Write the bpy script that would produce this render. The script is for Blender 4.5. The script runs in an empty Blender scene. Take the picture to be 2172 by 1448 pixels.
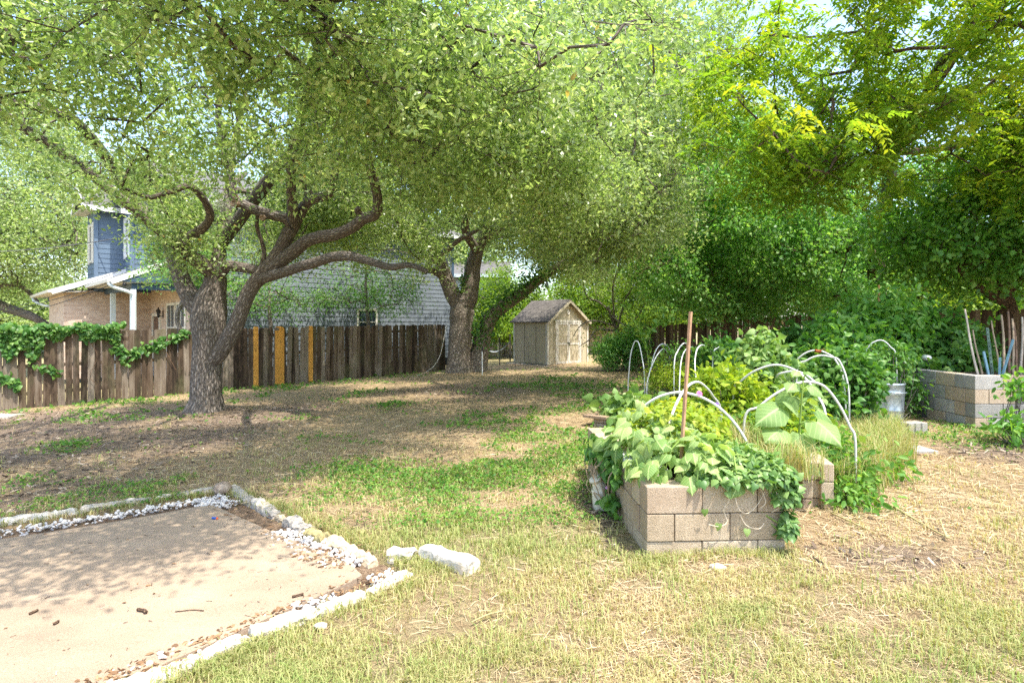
import bpy, math
import numpy as np
from mathutils import Vector

SC = bpy.context.scene
COL = SC.collection
RNG = np.random.default_rng(7)
R2 = math.sqrt(2.0)

# ------------------------------------------------------------------ basic numbers of the place
CAM_H, FOC, HOR, CX = 1.65, 1200.0, 690.0, 1086.0     # camera height (m), focal length and horizon in photo pixels


def gz(x, y):
    """height of the yard: a gentle plane falling to the left and to the back"""
    return 0.025 * x - 0.004 * np.maximum(0.0, np.asarray(y) - 4.0) * np.clip((60.0 - np.asarray(y)) / 40.0, 0, 1)


def at(px, py, Y):
    """point of the place seen at photo pixel (px,py), Y metres in front of the camera"""
    return np.array([(px - CX) * Y / FOC, Y, CAM_H - (py - HOR) * Y / FOC])


def onground(px, py):
    Y = 6.0
    for _ in range(30):
        x = (px - CX) * Y / FOC
        Y = FOC * (CAM_H - float(gz(x, Y))) / (py - HOR)
    x = (px - CX) * Y / FOC
    return np.array([x, Y, float(gz(x, Y))])


# ------------------------------------------------------------------ value noise
_T3 = np.random.default_rng(3).random((32, 32, 32))


def vnoise(p):
    p = np.asarray(p, float)
    i = np.floor(p).astype(int)
    f = p - i
    f = f * f * (3 - 2 * f)
    out = 0.0
    for dx in (0, 1):
        for dy in (0, 1):
            for dz in (0, 1):
                w = (f[..., 0] if dx else 1 - f[..., 0]) * (f[..., 1] if dy else 1 - f[..., 1]) * (f[..., 2] if dz else 1 - f[..., 2])
                out = out + w * _T3[(i[..., 0] + dx) % 32, (i[..., 1] + dy) % 32, (i[..., 2] + dz) % 32]
    return out


def n2(x, y, f, s=0.0):
    x = np.asarray(x, float)
    return vnoise(np.stack([x * f + s, np.asarray(y, float) * f + 1.7 * s, np.full_like(x, 0.37 + s)], -1))


def fbm2(x, y, f, s=0.0):
    return 0.55 * n2(x, y, f, s) + 0.3 * n2(x, y, f * 2.1, s + 5) + 0.15 * n2(x, y, f * 4.3, s + 9)


# ------------------------------------------------------------------ mesh making
def link(o, parent=None):
    COL.objects.link(o)
    if parent is not None:
        o.parent = parent
    return o


def mesh_np(name, V, F, mat, parent=None, tint=None, uv=None, base=None, smooth=False, attrs=None):
    """V (n,3) floats; F (m,k) ints with one k, or a list of tuples"""
    V = np.asarray(V, np.float32)
    if base is not None:
        V = V - np.asarray(base, np.float32)
    me = bpy.data.meshes.new(name)
    if isinstance(F, np.ndarray) and F.ndim == 2:
        m, k = F.shape
        me.vertices.add(len(V))
        me.vertices.foreach_set('co', np.ascontiguousarray(V, np.float32).ravel())
        me.loops.add(m * k)
        me.loops.foreach_set('vertex_index', np.ascontiguousarray(F, np.int32).ravel())
        me.polygons.add(m)
        me.polygons.foreach_set('loop_start', np.arange(0, m * k, k, dtype=np.int32))
        me.update(calc_edges=True)
    else:
        me.from_pydata([tuple(v) for v in V], [], [tuple(int(i) for i in f) for f in F])
        me.update()
    if tint is not None:
        a = me.attributes.new('tint', 'FLOAT', 'POINT')
        a.data.foreach_set('value', np.ascontiguousarray(tint, np.float32))
    for k_, v_ in (attrs or {}).items():
        a = me.attributes.new(k_, 'FLOAT', 'POINT')
        a.data.foreach_set('value', np.ascontiguousarray(v_, np.float32))
    if uv is not None:
        l = me.uv_layers.new(name='UVMap')
        l.data.foreach_set('uv', np.ascontiguousarray(uv, np.float32).ravel())
    if smooth:
        me.polygons.foreach_set('use_smooth', np.ones(len(me.polygons), bool))
    if mat is not None:
        me.materials.append(mat)
    o = bpy.data.objects.new(name, me)
    return link(o, parent)


class MB:
    """collects shapes into one mesh: vertices, faces, per-vertex tint, per-loop uv"""

    def __init__(self):
        self.V, self.F, self.T, self.U = [], [], [], []

    def add(self, V, F, tint=0.5, uv=None):
        b = len(self.V)
        self.V.extend([tuple(map(float, v)) for v in V])
        for n, f in enumerate(F):
            self.F.append(tuple(b + i for i in f))
            if uv is not None:
                self.U.extend(uv[n])
            else:
                self.U.extend([(V[i][0] * 0.7 + V[i][1] * 0.7, V[i][2]) for i in f])
        if np.ndim(tint) == 0:
            self.T.extend([float(tint)] * len(V))
        else:
            self.T.extend([float(t) for t in tint])
        return self

    def box(self, c, size, ax=None, tint=0.5):
        """box centred at c, size along axes ax (three unit vectors)"""
        c = np.asarray(c, float)
        ax = np.eye(3) if ax is None else np.asarray(ax, float)
        h = np.asarray(size, float) / 2
        V = []
        for sx in (-1, 1):
            for sy in (-1, 1):
                for sz in (-1, 1):
                    V.append(c + ax[0] * sx * h[0] + ax[1] * sy * h[1] + ax[2] * sz * h[2])
        F = [(0, 1, 3, 2), (4, 6, 7, 5), (0, 4, 5, 1), (2, 3, 7, 6), (0, 2, 6, 4), (1, 5, 7, 3)]
        U = []
        s = np.asarray(size, float)
        loc = [(sx * s[0] / 2, sy * s[1] / 2, sz * s[2] / 2) for sx in (-1, 1) for sy in (-1, 1) for sz in (-1, 1)]
        for k, f in enumerate(F):
            a, b = ((1, 2), (1, 2), (0, 2), (0, 2), (0, 1), (0, 1))[k]
            U.append([(loc[i][a], loc[i][b]) for i in f])
        return self.add(V, F, tint, U)

    def bar(self, p, q, w, t, tint=0.5, up=(0, 0, 1)):
        """rectangular bar from p to q, w across, t along up"""
        p, q = np.asarray(p, float), np.asarray(q, float)
        d = q - p
        L = np.linalg.norm(d)
        d = d / L
        u = np.asarray(up, float)
        u = u - d * np.dot(u, d)
        if np.linalg.norm(u) < 1e-6:
            u = np.array([1.0, 0, 0])
        u /= np.linalg.norm(u)
        s = np.cross(u, d)
        return self.box((p + q) / 2, (L, w, t), (d, s, u), tint)

    def quad(self, a, b, c, d, uv=None, tint=0.5):
        return self.add([a, b, c, d], [(0, 1, 2, 3)], tint, [uv] if uv else None)

    def tube(self, pts, rad, sides=8, tint=0.5, lump=0.0, caps=True):
        V, F, U = sweep(pts, rad, sides, lump, caps)
        return self.add(V, F, tint, U)

    def lathe(self, prof, c, sides=24, ax=None, tint=0.5):
        c = np.asarray(c, float)
        ax = np.eye(3) if ax is None else np.asarray(ax, float)
        V, F = [], []
        n = len(prof)
        for r, z in prof:
            for k in range(sides):
                a = 2 * math.pi * k / sides
                V.append(c + ax[0] * r * math.cos(a) + ax[1] * r * math.sin(a) + ax[2] * z)
        for i in range(n - 1):
            for k in range(sides):
                k2 = (k + 1) % sides
                F.append((i * sides + k, i * sides + k2, (i + 1) * sides + k2, (i + 1) * sides + k))
        F.append(tuple(range(sides))[::-1])
        F.append(tuple((n - 1) * sides + k for k in range(sides)))
        return self.add(V, F, tint)

    def build(self, name, mat, parent=None, base=None, smooth=False, bevel=0.0):
        o = mesh_np(name, np.array(self.V), self.F, mat, parent, self.T, self.U, base, smooth)
        if bevel:
            m = o.modifiers.new('bevel', 'BEVEL')
            m.width = bevel
            m.segments = 2
            m.limit_method = 'ANGLE'
            m.angle_limit = math.radians(40)
        return o


def catmull(P, sub=4):
    P = np.asarray(P, float)
    if len(P) < 3:
        return P
    Q = np.vstack([2 * P[0] - P[1], P, 2 * P[-1] - P[-2]])
    out = []
    for i in range(1, len(Q) - 2):
        p0, p1, p2, p3 = Q[i - 1], Q[i], Q[i + 1], Q[i + 2]
        for k in range(sub):
            t = k / sub
            out.append(0.5 * (2 * p1 + (p2 - p0) * t + (2 * p0 - 5 * p1 + 4 * p2 - p3) * t * t + (3 * p1 - p0 - 3 * p2 + p3) * t ** 3))
    out.append(P[-1])
    return np.array(out)


def sweep(pts, rad, sides=8, lump=0.0, caps=True):
    P = np.asarray(pts, float)
    n = len(P)
    rad = np.full(n, float(rad)) if np.ndim(rad) == 0 else np.asarray(rad, float)
    T = np.gradient(P, axis=0)
    T /= np.maximum(np.linalg.norm(T, axis=1, keepdims=True), 1e-9)
    u = np.cross(T[0], (0.31, 0.95, 0.05))
    if np.linalg.norm(u) < 1e-3:
        u = np.cross(T[0], (1, 0, 0))
    u /= np.linalg.norm(u)
    ang = np.arange(sides) * 2 * math.pi / sides
    ca, sa = np.cos(ang), np.sin(ang)
    V, dist = [], 0.0
    rows = []
    for i in range(n):
        u = u - T[i] * np.dot(u, T[i])
        u /= max(np.linalg.norm(u), 1e-9)
        w = np.cross(T[i], u)
        r = rad[i]
        rr = np.full(sides, r)
        if lump:
            q = np.stack([P[i][0] + ca * r * 1.3, P[i][1] + sa * r * 1.3, np.full(sides, P[i][2])], -1)
            rr = r * (1 + lump * (vnoise(q * 2.3) - 0.5) * 2 + 0.5 * lump * (vnoise(q * 6.1 + 11) - 0.5) * 2)
        V.append(P[i] + np.outer(ca * rr, u) + np.outer(sa * rr, w))
        if i:
            dist += np.linalg.norm(P[i] - P[i - 1])
        rows.append(dist)
    V = np.concatenate(V)
    F, U = [], []
    per = 2 * math.pi * float(np.mean(rad))
    for i in range(n - 1):
        for k in range(sides):
            k2 = (k + 1) % sides
            F.append((i * sides + k, i * sides + k2, (i + 1) * sides + k2, (i + 1) * sides + k))
            a, b = per * k / sides, per * (k + 1) / sides
            U.append([(a, rows[i]), (b, rows[i]), (b, rows[i + 1]), (a, rows[i + 1])])
    if caps:
        F.append(tuple(range(sides))[::-1])
        U.append([(0.01 * k, 0) for k in range(sides)])
        F.append(tuple((n - 1) * sides + k for k in range(sides)))
        U.append([(0.01 * k, 0) for k in range(sides)])
    return V, F, U


# ------------------------------------------------------------------ things, parts
def tag(o, label=None, cat=None, group=None, kind=None):
    if label:
        o['label'] = label
    if cat:
        o['category'] = cat
    if group:
        o['group'] = group
    if kind:
        o['kind'] = kind
    return o


def thing(name, label, cat, loc, group=None):
    o = bpy.data.objects.new(name, None)
    o.location = tuple(float(c) for c in loc)
    o.empty_display_size = 0.2
    COL.objects.link(o)
    return tag(o, label, cat, group)


def one(mb, name, mat, label, cat, group=None, smooth=False, bevel=0.0, loc=None):
    """a thing that is one mesh: its origin is put at the base of the mesh"""
    V = np.array(mb.V)
    base = loc if loc is not None else np.array([V[:, 0].mean(), V[:, 1].mean(), V[:, 2].min()])
    o = mb.build(name, mat, None, base, smooth, bevel)
    o.location = tuple(float(c) for c in base)
    return tag(o, label, cat, group)


# ------------------------------------------------------------------ materials
class NT:
    def __init__(self, name, rough=0.7, spec=0.3):
        self.m = bpy.data.materials.new(name)
        self.m.use_nodes = True
        self.t = self.m.node_tree
        self.b = self.t.nodes['Principled BSDF']
        self.out = self.t.nodes['Material Output']
        self.b.inputs['Roughness'].default_value = rough
        self.b.inputs['Specular IOR Level'].default_value = spec

    def n(self, typ, **kw):
        nd = self.t.nodes.new(typ)
        for k, v in kw.items():
            if k.startswith('i_'):
                nd.inputs[k[2:].replace('_', ' ')].default_value = v
            else:
                setattr(nd, k, v)
        return nd

    def l(self, a, b):
        self.t.links.new(a, b)

    def coord(self, kind='Object', scale=(1, 1, 1), rot=(0, 0, 0)):
        c = self.n('ShaderNodeTexCoord')
        mp = self.n('ShaderNodeMapping')
        mp.inputs['Scale'].default_value = scale
        mp.inputs['Rotation'].default_value = rot
        self.l(c.outputs[kind], mp.inputs['Vector'])
        return mp.outputs['Vector']

    def noise(self, vec, scale, detail=4, rough=0.6, dist=0.0):
        nd = self.n('ShaderNodeTexNoise')
        nd.inputs['Scale'].default_value = scale
        nd.inputs['Detail'].default_value = detail
        nd.inputs['Roughness'].default_value = rough
        nd.inputs['Distortion'].default_value = dist
        self.l(vec, nd.inputs['Vector'])
        return nd.outputs['Fac']

    def ramp(self, fac, stops, interp='LINEAR'):
        nd = self.n('ShaderNodeValToRGB')
        cr = nd.color_ramp
        cr.interpolation = interp
        while len(cr.elements) < len(stops):
            cr.elements.new(0.5)
        for e, (p, c) in zip(cr.elements, stops):
            e.position = p
            e.color = (*c, 1) if len(c) == 3 else c
        self.l(fac, nd.inputs['Fac'])
        return nd.outputs['Color']

    def mix(self, fac, a, b, mode='MIX'):
        nd = self.n('ShaderNodeMix', data_type='RGBA', blend_type=mode)
        for s, v in ((0, fac), (6, a), (7, b)):
            if isinstance(v, (int, float)):
                nd.inputs[s].default_value = v
            elif isinstance(v, tuple):
                nd.inputs[s].default_value = (*v, 1) if len(v) == 3 else v
            else:
                self.l(v, nd.inputs[s])
        return nd.outputs[2]

    def math(self, op, a, b=0.0, c=0.0, clamp=False):
        nd = self.n('ShaderNodeMath', operation=op, use_clamp=clamp)
        for k, v in enumerate((a, b, c)):
            if isinstance(v, (int, float)):
                nd.inputs[k].default_value = v
            else:
                self.l(v, nd.inputs[k])
        return nd.outputs[0]

    def attr(self, name):
        return self.n('ShaderNodeAttribute', attribute_name=name).outputs['Fac']

    def color(self, c):
        if isinstance(c, tuple):
            self.b.inputs['Base Color'].default_value = (*c, 1)
        else:
            self.l(c, self.b.inputs['Base Color'])
        return self

    def bump(self, h, strength=0.5, dist=0.01):
        nd = self.n('ShaderNodeBump')
        nd.inputs['Strength'].default_value = strength
        nd.inputs['Distance'].default_value = dist
        self.l(h, nd.inputs['Height'])
        self.l(nd.outputs['Normal'], self.b.inputs['Normal'])
        return self


def leaf_mat(name, c0, c1, c2, trans=0.45, tcol=(1.25, 1.3, 0.55), rough=0.45, spec=0.35, veins=False, flecks=None):
    m = NT(name, rough, spec)
    col = m.ramp(m.attr('tint'), [(0.0, c0), (0.5, c1), (1.0, c2)])
    if flecks:                                               # a few yellowing and browned leaves
        col = m.mix(m.math('GREATER_THAN', m.attr('tint'), .965), col, flecks)
    if veins:
        lv, lu = m.math('ABSOLUTE', m.attr('lv')), m.attr('lu')
        rib = m.math('LESS_THAN', lv, .030)
        side = m.math('LESS_THAN', m.math('FRACT', m.math('MULTIPLY', m.math('SUBTRACT', lu, m.math('MULTIPLY', lv, .75)), 5.5)), .16)
        f = m.math('MAXIMUM', rib, m.math('MULTIPLY', side, .55))
        col = m.mix(m.math('MULTIPLY', f, .6), col, tuple(min(1, c * 1.5 + .05) for c in c2))
        blot = m.noise(m.coord('Object'), 38.0, 4, .65)
        col = m.mix(m.math('MULTIPLY', m.math('SUBTRACT', blot, .56, clamp=True), 3.0, clamp=True), col, (c2[0] * 1.15, c2[1] * .9, c2[2] * .6))
        m.bump(f, -.6, .004)
    m.color(col)
    tr = m.n('ShaderNodeBsdfTranslucent')
    tc = m.mix(1.0, col, tcol, 'MULTIPLY')
    m.l(tc, tr.inputs['Color'])
    mx = m.n('ShaderNodeMixShader')
    mx.inputs[0].default_value = trans
    m.l(m.b.outputs[0], mx.inputs[1])
    m.l(tr.outputs[0], mx.inputs[2])
    m.l(mx.outputs[0], m.out.inputs['Surface'])
    return m.m


def flat_mat(name, c, rough=0.6, spec=0.3, var=0.12, scale=8.0, metal=0.0, bump=0.0):
    m = NT(name, rough, spec)
    f = m.noise(m.coord('Object'), scale, 5, 0.65)
    lo = tuple(x * (1 - var * 2) for x in c)
    hi = tuple(min(1, x * (1 + var)) for x in c)
    m.color(m.ramp(f, [(0.3, lo), (0.7, hi)]))
    m.b.inputs['Metallic'].default_value = metal
    if bump:
        m.bump(m.noise(m.coord('Object'), scale * 6, 4), 0.6, bump)
    return m.m


def bark_mat(name, dark, mid, light, sx=26.0, sy=7.0, moss=None):
    m = NT(name, 0.9, 0.15)
    uv = m.coord('UV', (sx, sy, 1))
    uvf = m.coord('UV', (sx * 2.2, sy * 2.5, 1))
    wob = m.noise(m.coord('UV', (6, 3, 1)), 1.0, 3)
    v = m.n('ShaderNodeTexVoronoi', feature='DISTANCE_TO_EDGE')
    nz = m.n('ShaderNodeTexNoise')
    nz.inputs['Scale'].default_value = 0.9
    m.l(uv, nz.inputs['Vector'])
    add = m.n('ShaderNodeVectorMath', operation='ADD')
    sc = m.n('ShaderNodeVectorMath', operation='SCALE')
    sc.inputs['Scale'].default_value = 1.1
    m.l(nz.outputs['Color'], sc.inputs[0])
    m.l(uv, add.inputs[0])
    m.l(sc.outputs[0], add.inputs[1])
    v.inputs['Scale'].default_value = 1.0
    m.l(add.outputs[0], v.inputs['Vector'])
    fine = m.noise(uvf, 1.0, 6, 0.7)
    h = m.math('ADD', m.math('MINIMUM', v.outputs['Distance'], 0.35), m.math('MULTIPLY', fine, 0.25))
    big = m.noise(m.coord('Object'), 1.6, 3)
    col = m.ramp(h, [(0.08, dark), (0.3, mid), (0.58, light)])
    col = m.mix(m.math('MULTIPLY', m.math('SUBTRACT', big, 0.4, clamp=True), 1.4, clamp=True), col, tuple(c * 0.7 for c in mid))
    if moss:
        col = m.mix(m.math('MULTIPLY', m.math('SUBTRACT', m.noise(m.coord('Object'), 3.1, 4), 0.55, clamp=True), 2.5, clamp=True), col, moss)
    m.color(col)
    m.bump(h, 1.0, 0.05)
    return m.m


# ------------------------------------------------------------------ leaves by the thousand
def unit(v):
    return v / np.maximum(np.linalg.norm(v, axis=-1, keepdims=True), 1e-9)


def scatter(tv, tf, pos, d, nrm, size, tint):
    """copies of one small shape: tv (k,3) template, tf (m,q) faces; d = long axis, nrm = up axis; returns V, F, T"""
    d = unit(d)
    nrm = unit(nrm - d * np.sum(nrm * d, -1, keepdims=True))
    s = np.cross(nrm, d)
    size = np.broadcast_to(np.asarray(size, float), (len(pos),))[:, None, None]
    tv = np.asarray(tv, float)
    V = pos[:, None, :] + size * (tv[None, :, 0:1] * d[:, None, :] + tv[None, :, 1:2] * s[:, None, :] + tv[None, :, 2:3] * nrm[:, None, :])
    k = len(tv)
    F = np.asarray(tf)[None, :, :] + (np.arange(len(pos)) * k)[:, None, None]
    return V.reshape(-1, 3), F.reshape(-1, F.shape[-1]), np.repeat(tint, k)


LEAF4 = (np.array([(0, 0, 0), (.45, .23, .07), (1, 0, -.03), (.45, -.23, .07)]), np.array([(0, 3, 2, 1)]))
LEAF4W = (np.array([(0, 0, 0), (.42, .33, .08), (1, 0, -.06), (.42, -.33, .08)]), np.array([(0, 3, 2, 1)]))
LEAF6 = (np.array([(0, 0, 0), (.28, .22, .05), (.68, .19, .03), (1, 0, -.1), (.68, -.19, .03), (.28, -.22, .05)]),
         np.array([(0, 3, 2, 1), (0, 5, 4, 3)]))
_h = [(0.02, 0, 0.02), (-.1, .22, -.03), (.0, .42, -.08), (.25, .47, -.12), (.55, .33, -.14), (.8, .15, -.2), (1.0, 0, -.28),
      (.8, -.15, -.2), (.55, -.33, -.14), (.25, -.47, -.12), (.0, -.42, -.08), (-.1, -.22, -.03), (.32, 0, .03), (.65, 0, -.06)]
HEART = (np.array(_h), np.array([(0, 12, 2, 1), (12, 13, 4, 3), (12, 3, 2, 2), (13, 6, 5, 4), (0, 11, 10, 12), (12, 9, 8, 13), (12, 10, 9, 9), (13, 8, 7, 6)]))
HEART = (HEART[0], np.array([(0, 2, 1), (0, 12, 2), (12, 3, 2), (12, 4, 3), (12, 13, 4), (13, 5, 4), (13, 6, 5),
                             (0, 11, 10), (0, 10, 12), (12, 10, 9), (12, 9, 8), (12, 8, 13), (13, 8, 7), (13, 7, 6)]))
BLADE = (np.array([(0, -.035, 0), (0, .035, 0), (.55, .026, .12), (.55, -.026, .12), (1, 0, .0)]), None)


def rand_dirs(n, rng, zb=0.0, zs=1.0):
    v = rng.normal(size=(n, 3))
    v[:, 2] = v[:, 2] * zs + zb
    return unit(v)


def leaf_cloud(sub, n, rad, L, rng, zf=0.7, up=0.9, droop=0.15, tl=LEAF4, lv=0.35, out=0.6):
    """n leaves around every point of sub"""
    c = np.repeat(sub, n, 0)
    off = rng.normal(size=(len(c), 3)) * rad
    off[:, 2] *= zf
    pos = c + off
    d = unit(unit(off) * out + rng.normal(size=off.shape) * 0.55 + np.array([0, 0, -droop]))
    nr = unit(rng.normal(size=off.shape) * 0.75 + np.array([0, 0, up]))
    size = L * (1 + lv * (rng.random(len(c)) * 2 - 1))
    tint = np.clip(0.62 * rng.random(len(c)) + 0.38 * np.repeat(rng.random(len(sub)), n), 0, 1)
    return scatter(tl[0], tl[1], pos, d, nr, size, tint)


def fronds(sub, per, L, rng, pairs=6, leaflet=0.1, droop=0.7, tl=LEAF4):
    """pinnate leaves: per fronds from every point of sub"""
    o = np.repeat(sub, per, 0) + rng.normal(size=(len(sub) * per, 3)) * 0.10
    d = rand_dirs(len(o), rng, 0.0, 0.35)
    nf = len(o)
    side = unit(np.cross(d, np.array([0, 0, 1.0])))
    PP, DD, NN, TT = [], [], [], []
    tf = np.clip(0.5 * rng.random(nf) + 0.5 * np.repeat(rng.random(len(sub)), per), 0, 1)
    for k in range(pairs):
        t = (k + 1) / pairs
        p = o + d * (L * t) + np.array([0, 0, -1.0]) * (droop * L * t * t)
        for s in (-1, 1):
            dd = unit(side * s + d * 0.55 + np.array([0, 0, -0.35 - 0.3 * t]) + rng.normal(size=d.shape) * 0.12)
            PP.append(p)
            DD.append(dd)
            NN.append(unit(np.array([0, 0, 1.0]) + rng.normal(size=d.shape) * 0.3))
            TT.append(np.clip(tf + rng.normal(size=nf) * 0.08, 0, 1))
    P, D, N, T = map(np.concatenate, (PP, DD, NN, TT))
    return scatter(tl[0], tl[1], P, D, N, leaflet * (0.75 + 0.5 * rng.random(len(P))), T)


def merge(parts):
    V, F, T, b = [], [], [], 0
    for v, f, t in parts:
        V.append(v)
        F.append(f + b)
        T.append(t)
        b += len(v)
    return np.concatenate(V), np.concatenate(F), np.concatenate(T)


# ------------------------------------------------------------------ trees
class Tree:
    def __init__(self):
        self.P, self.par, self.rf, self.ok = [], [], [], []

    def node(self, p, par, r=0.0, ok=True):
        self.P.append(np.asarray(p, float))
        self.par.append(par)
        self.rf.append(r)
        self.ok.append(ok)
        return len(self.P) - 1

    def limb(self, pts, frm=-1, ok=True, sub=4, ok_from=0):
        """pts: (x,y,z,r) rows; begins at node frm when given; returns list of node ids"""
        A = np.array([tuple(p) for p in pts], float)
        if frm >= 0:
            A = np.vstack([np.append(self.P[frm], min(self.rf[frm], A[0][3] * 1.15)), A])
        S = catmull(A, sub)
        ids, prev = [], frm
        for i, s in enumerate(S):
            if frm >= 0 and i == 0:
                continue
            prev = self.node(s[:3], prev, max(s[3], 0.004), ok and i >= ok_from)
            ids.append(prev)
        return ids

    def nearest(self, p):
        A = np.array(self.P)
        d = np.linalg.norm(A - p, axis=1)
        d[~np.array(self.ok)] = 1e9
        return int(np.argmin(d))

    def grow(self, att, rng, seg=0.55, wob=0.13, arch=0.15):
        base = np.array(self.P)[np.array(self.ok)]
        d0 = np.array([np.min(np.linalg.norm(base - a, axis=1)) for a in att])
        cap = len(self.P) + len(att) * 14 + 64
        A = np.full((cap, 3), 1e6)
        for i, (p, ok) in enumerate(zip(self.P, self.ok)):
            if ok:
                A[i] = p
        ends = []
        for k in np.argsort(d0):
            a = att[k]
            n = len(self.P)
            j = int(np.argmin(np.sum((A[:n] - a) ** 2, axis=1)))
            s = self.P[j]
            L = np.linalg.norm(a - s)
            m = int(min(max(1, math.ceil(L / seg)), 12))
            prev = j
            for i in range(1, m + 1):
                t = i / m
                p = s + (a - s) * t
                if i < m:
                    p = p + rng.normal(size=3) * wob * min(L / m, 0.6) * 1.2 + np.array([0, 0, arch * L * t * (1 - t)])
                prev = self.node(p, prev)
                if prev < cap:
                    A[prev] = p
            ends.append(prev)
        return ends

    def build(self, name, mat, parent, base, tip=0.0065, power=0.45, lump=0.07, min_r=0.0):
        n = len(self.P)
        cnt = np.zeros(n)
        kids = [[] for _ in range(n)]
        for i in range(n):
            if self.par[i] >= 0:
                kids[self.par[i]].append(i)
        for i in range(n - 1, -1, -1):
            if not kids[i]:
                cnt[i] += 1
            if self.par[i] >= 0:
                cnt[self.par[i]] += cnt[i]
        r = np.maximum(np.array(self.rf), tip * cnt ** power)
        for i in range(n):                                   # a grown child is never thicker than its parent
            if self.par[i] >= 0:
                r[i] = min(r[i], r[self.par[i]] * 1.25)
        mb_V, mb_F, mb_U, b = [], [], [], 0
        starts = [(i, None) for i in range(n) if self.par[i] < 0]
        while starts:
            i, p = starts.pop()
            ch = ([p] if p is not None else []) + [i]
            rr = ([min(r[p], r[i] * 1.1)] if p is not None else []) + [r[i]]
            while kids[i]:
                ks = sorted(kids[i], key=lambda q: -r[q] - 1e-4 * cnt[q])
                for q in ks[1:]:
                    starts.append((q, i))
                i = ks[0]
                ch.append(i)
                rr.append(r[i])
            if len(ch) < 2 or max(rr) < min_r:
                continue
            rr[-1] *= 0.5 if rr[-1] < 0.03 else 0.9
            m = max(rr)
            sides = 20 if m > 0.2 else 12 if m > 0.09 else 7 if m > 0.03 else 5 if m > 0.012 else 3
            V, F, U = sweep([self.P[q] for q in ch], rr, sides, lump if m > 0.05 else 0.0, True)
            mb_V.append(V)
            mb_F.extend([tuple(q + b for q in f) for f in F])
            for u in U:
                mb_U.extend(u)
            b += len(V)
        return mesh_np(name, np.concatenate(mb_V), mb_F, mat, parent, None, mb_U, base, True)
# ================================================================== camera, sun, sky
cam_d = bpy.data.cameras.new('camera')
cam_d.sensor_width = 36.0
cam_d.lens = 36.0 * FOC / 2172.0
cam_d.shift_y = -(724.0 - HOR) / 2172.0
cam_d.clip_end = 3000.0
cam = bpy.data.objects.new('camera', cam_d)
cam.location = (0, 0, CAM_H)
cam.rotation_euler = (math.radians(90), 0, 0)
COL.objects.link(cam)
SC.camera = cam

SUN_EL, SUN_AZ = math.radians(67), math.atan2(0.72, -0.69)      # clockwise from +Y
sdir = Vector((math.sin(SUN_AZ) * math.cos(SUN_EL), math.cos(SUN_AZ) * math.cos(SUN_EL), math.sin(SUN_EL)))
sl = bpy.data.lights.new('sun', 'SUN')
sl.energy = 2.1
sl.angle = math.radians(0.53)
sl.color = (1.0, 0.95, 0.86)
so = bpy.data.objects.new('sun', sl)
so.rotation_euler = (-sdir).to_track_quat('-Z', 'Y').to_euler()
so.location = (20, -10, 40)
COL.objects.link(so)

w = bpy.data.worlds.new('World')
SC.world = w
w.use_nodes = True
wt = w.node_tree
bg = wt.nodes['Background']
sky = wt.nodes.new('ShaderNodeTexSky')
sky.sky_type = 'NISHITA'
sky.sun_disc = False
sky.sun_elevation = SUN_EL
sky.sun_rotation = SUN_AZ
sky.air_density = 1.0
sky.dust_density = 2.2
wt.links.new(sky.outputs[0], bg.inputs['Color'])
bg.inputs['Strength'].default_value = 0.15

SC.view_settings.view_transform = 'Standard'
SC.view_settings.look = 'None'
SC.view_settings.exposure = 2.0
SC.view_settings.gamma = 1.0
SC.cycles.max_bounces = 12
SC.cycles.diffuse_bounces = 9
SC.cycles.glossy_bounces = 2
SC.cycles.transmission_bounces = 4
SC.cycles.use_denoising = False
SC.cycles.caustics_reflective = False
SC.cycles.caustics_refractive = False
SC.cycles.sample_clamp_indirect = 6.0

# ================================================================== ground
PATIO = [(-12, 1118), (0, 1112), (240, 1086), (472, 1040), (560, 1082), (700, 1135), (806, 1172), (872, 1212)]   # outer line of the edging, photo px
pl = [onground(*p)[:2] for p in PATIO]
P_A, P_B, P_C = onground(0, 1120)[:2], onground(472, 1046)[:2], onground(800, 1176)[:2]
P_D, P_E = onground(866, 1222)[:2], onground(330, 1436)[:2]
_de = (P_E - P_D) / np.linalg.norm(P_E - P_D)
P_F = P_D + _de * 5.2
_ab = (P_A - P_B) / np.linalg.norm(P_A - P_B)
P_G = P_B + _ab * 4.6
PAT_POLY = np.array([P_G, P_B, P_C, P_D, P_F])                  # everything inside the stone edging


def inside(poly, x, y):
    x, y = np.asarray(x), np.asarray(y)
    r = np.zeros(x.shape, bool)
    j = len(poly) - 1
    for i in range(len(poly)):
        xi, yi, xj, yj = poly[i][0], poly[i][1], poly[j][0], poly[j][1]
        c = ((yi > y) != (yj > y)) & (x < (xj - xi) * (y - yi) / (yj - yi + 1e-12) + xi)
        r ^= c
        j = i
    return r


def seg_dist(x, y, a, b):
    d = b - a
    t = np.clip(((x - a[0]) * d[0] + (y - a[1]) * d[1]) / np.dot(d, d), 0, 1)
    return np.hypot(x - a[0] - d[0] * t, y - a[1] - d[1] * t)


FENCE_A, FENCE_B = np.array([-13.4, 11.6]), np.array([-2.75, 22.45])


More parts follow.
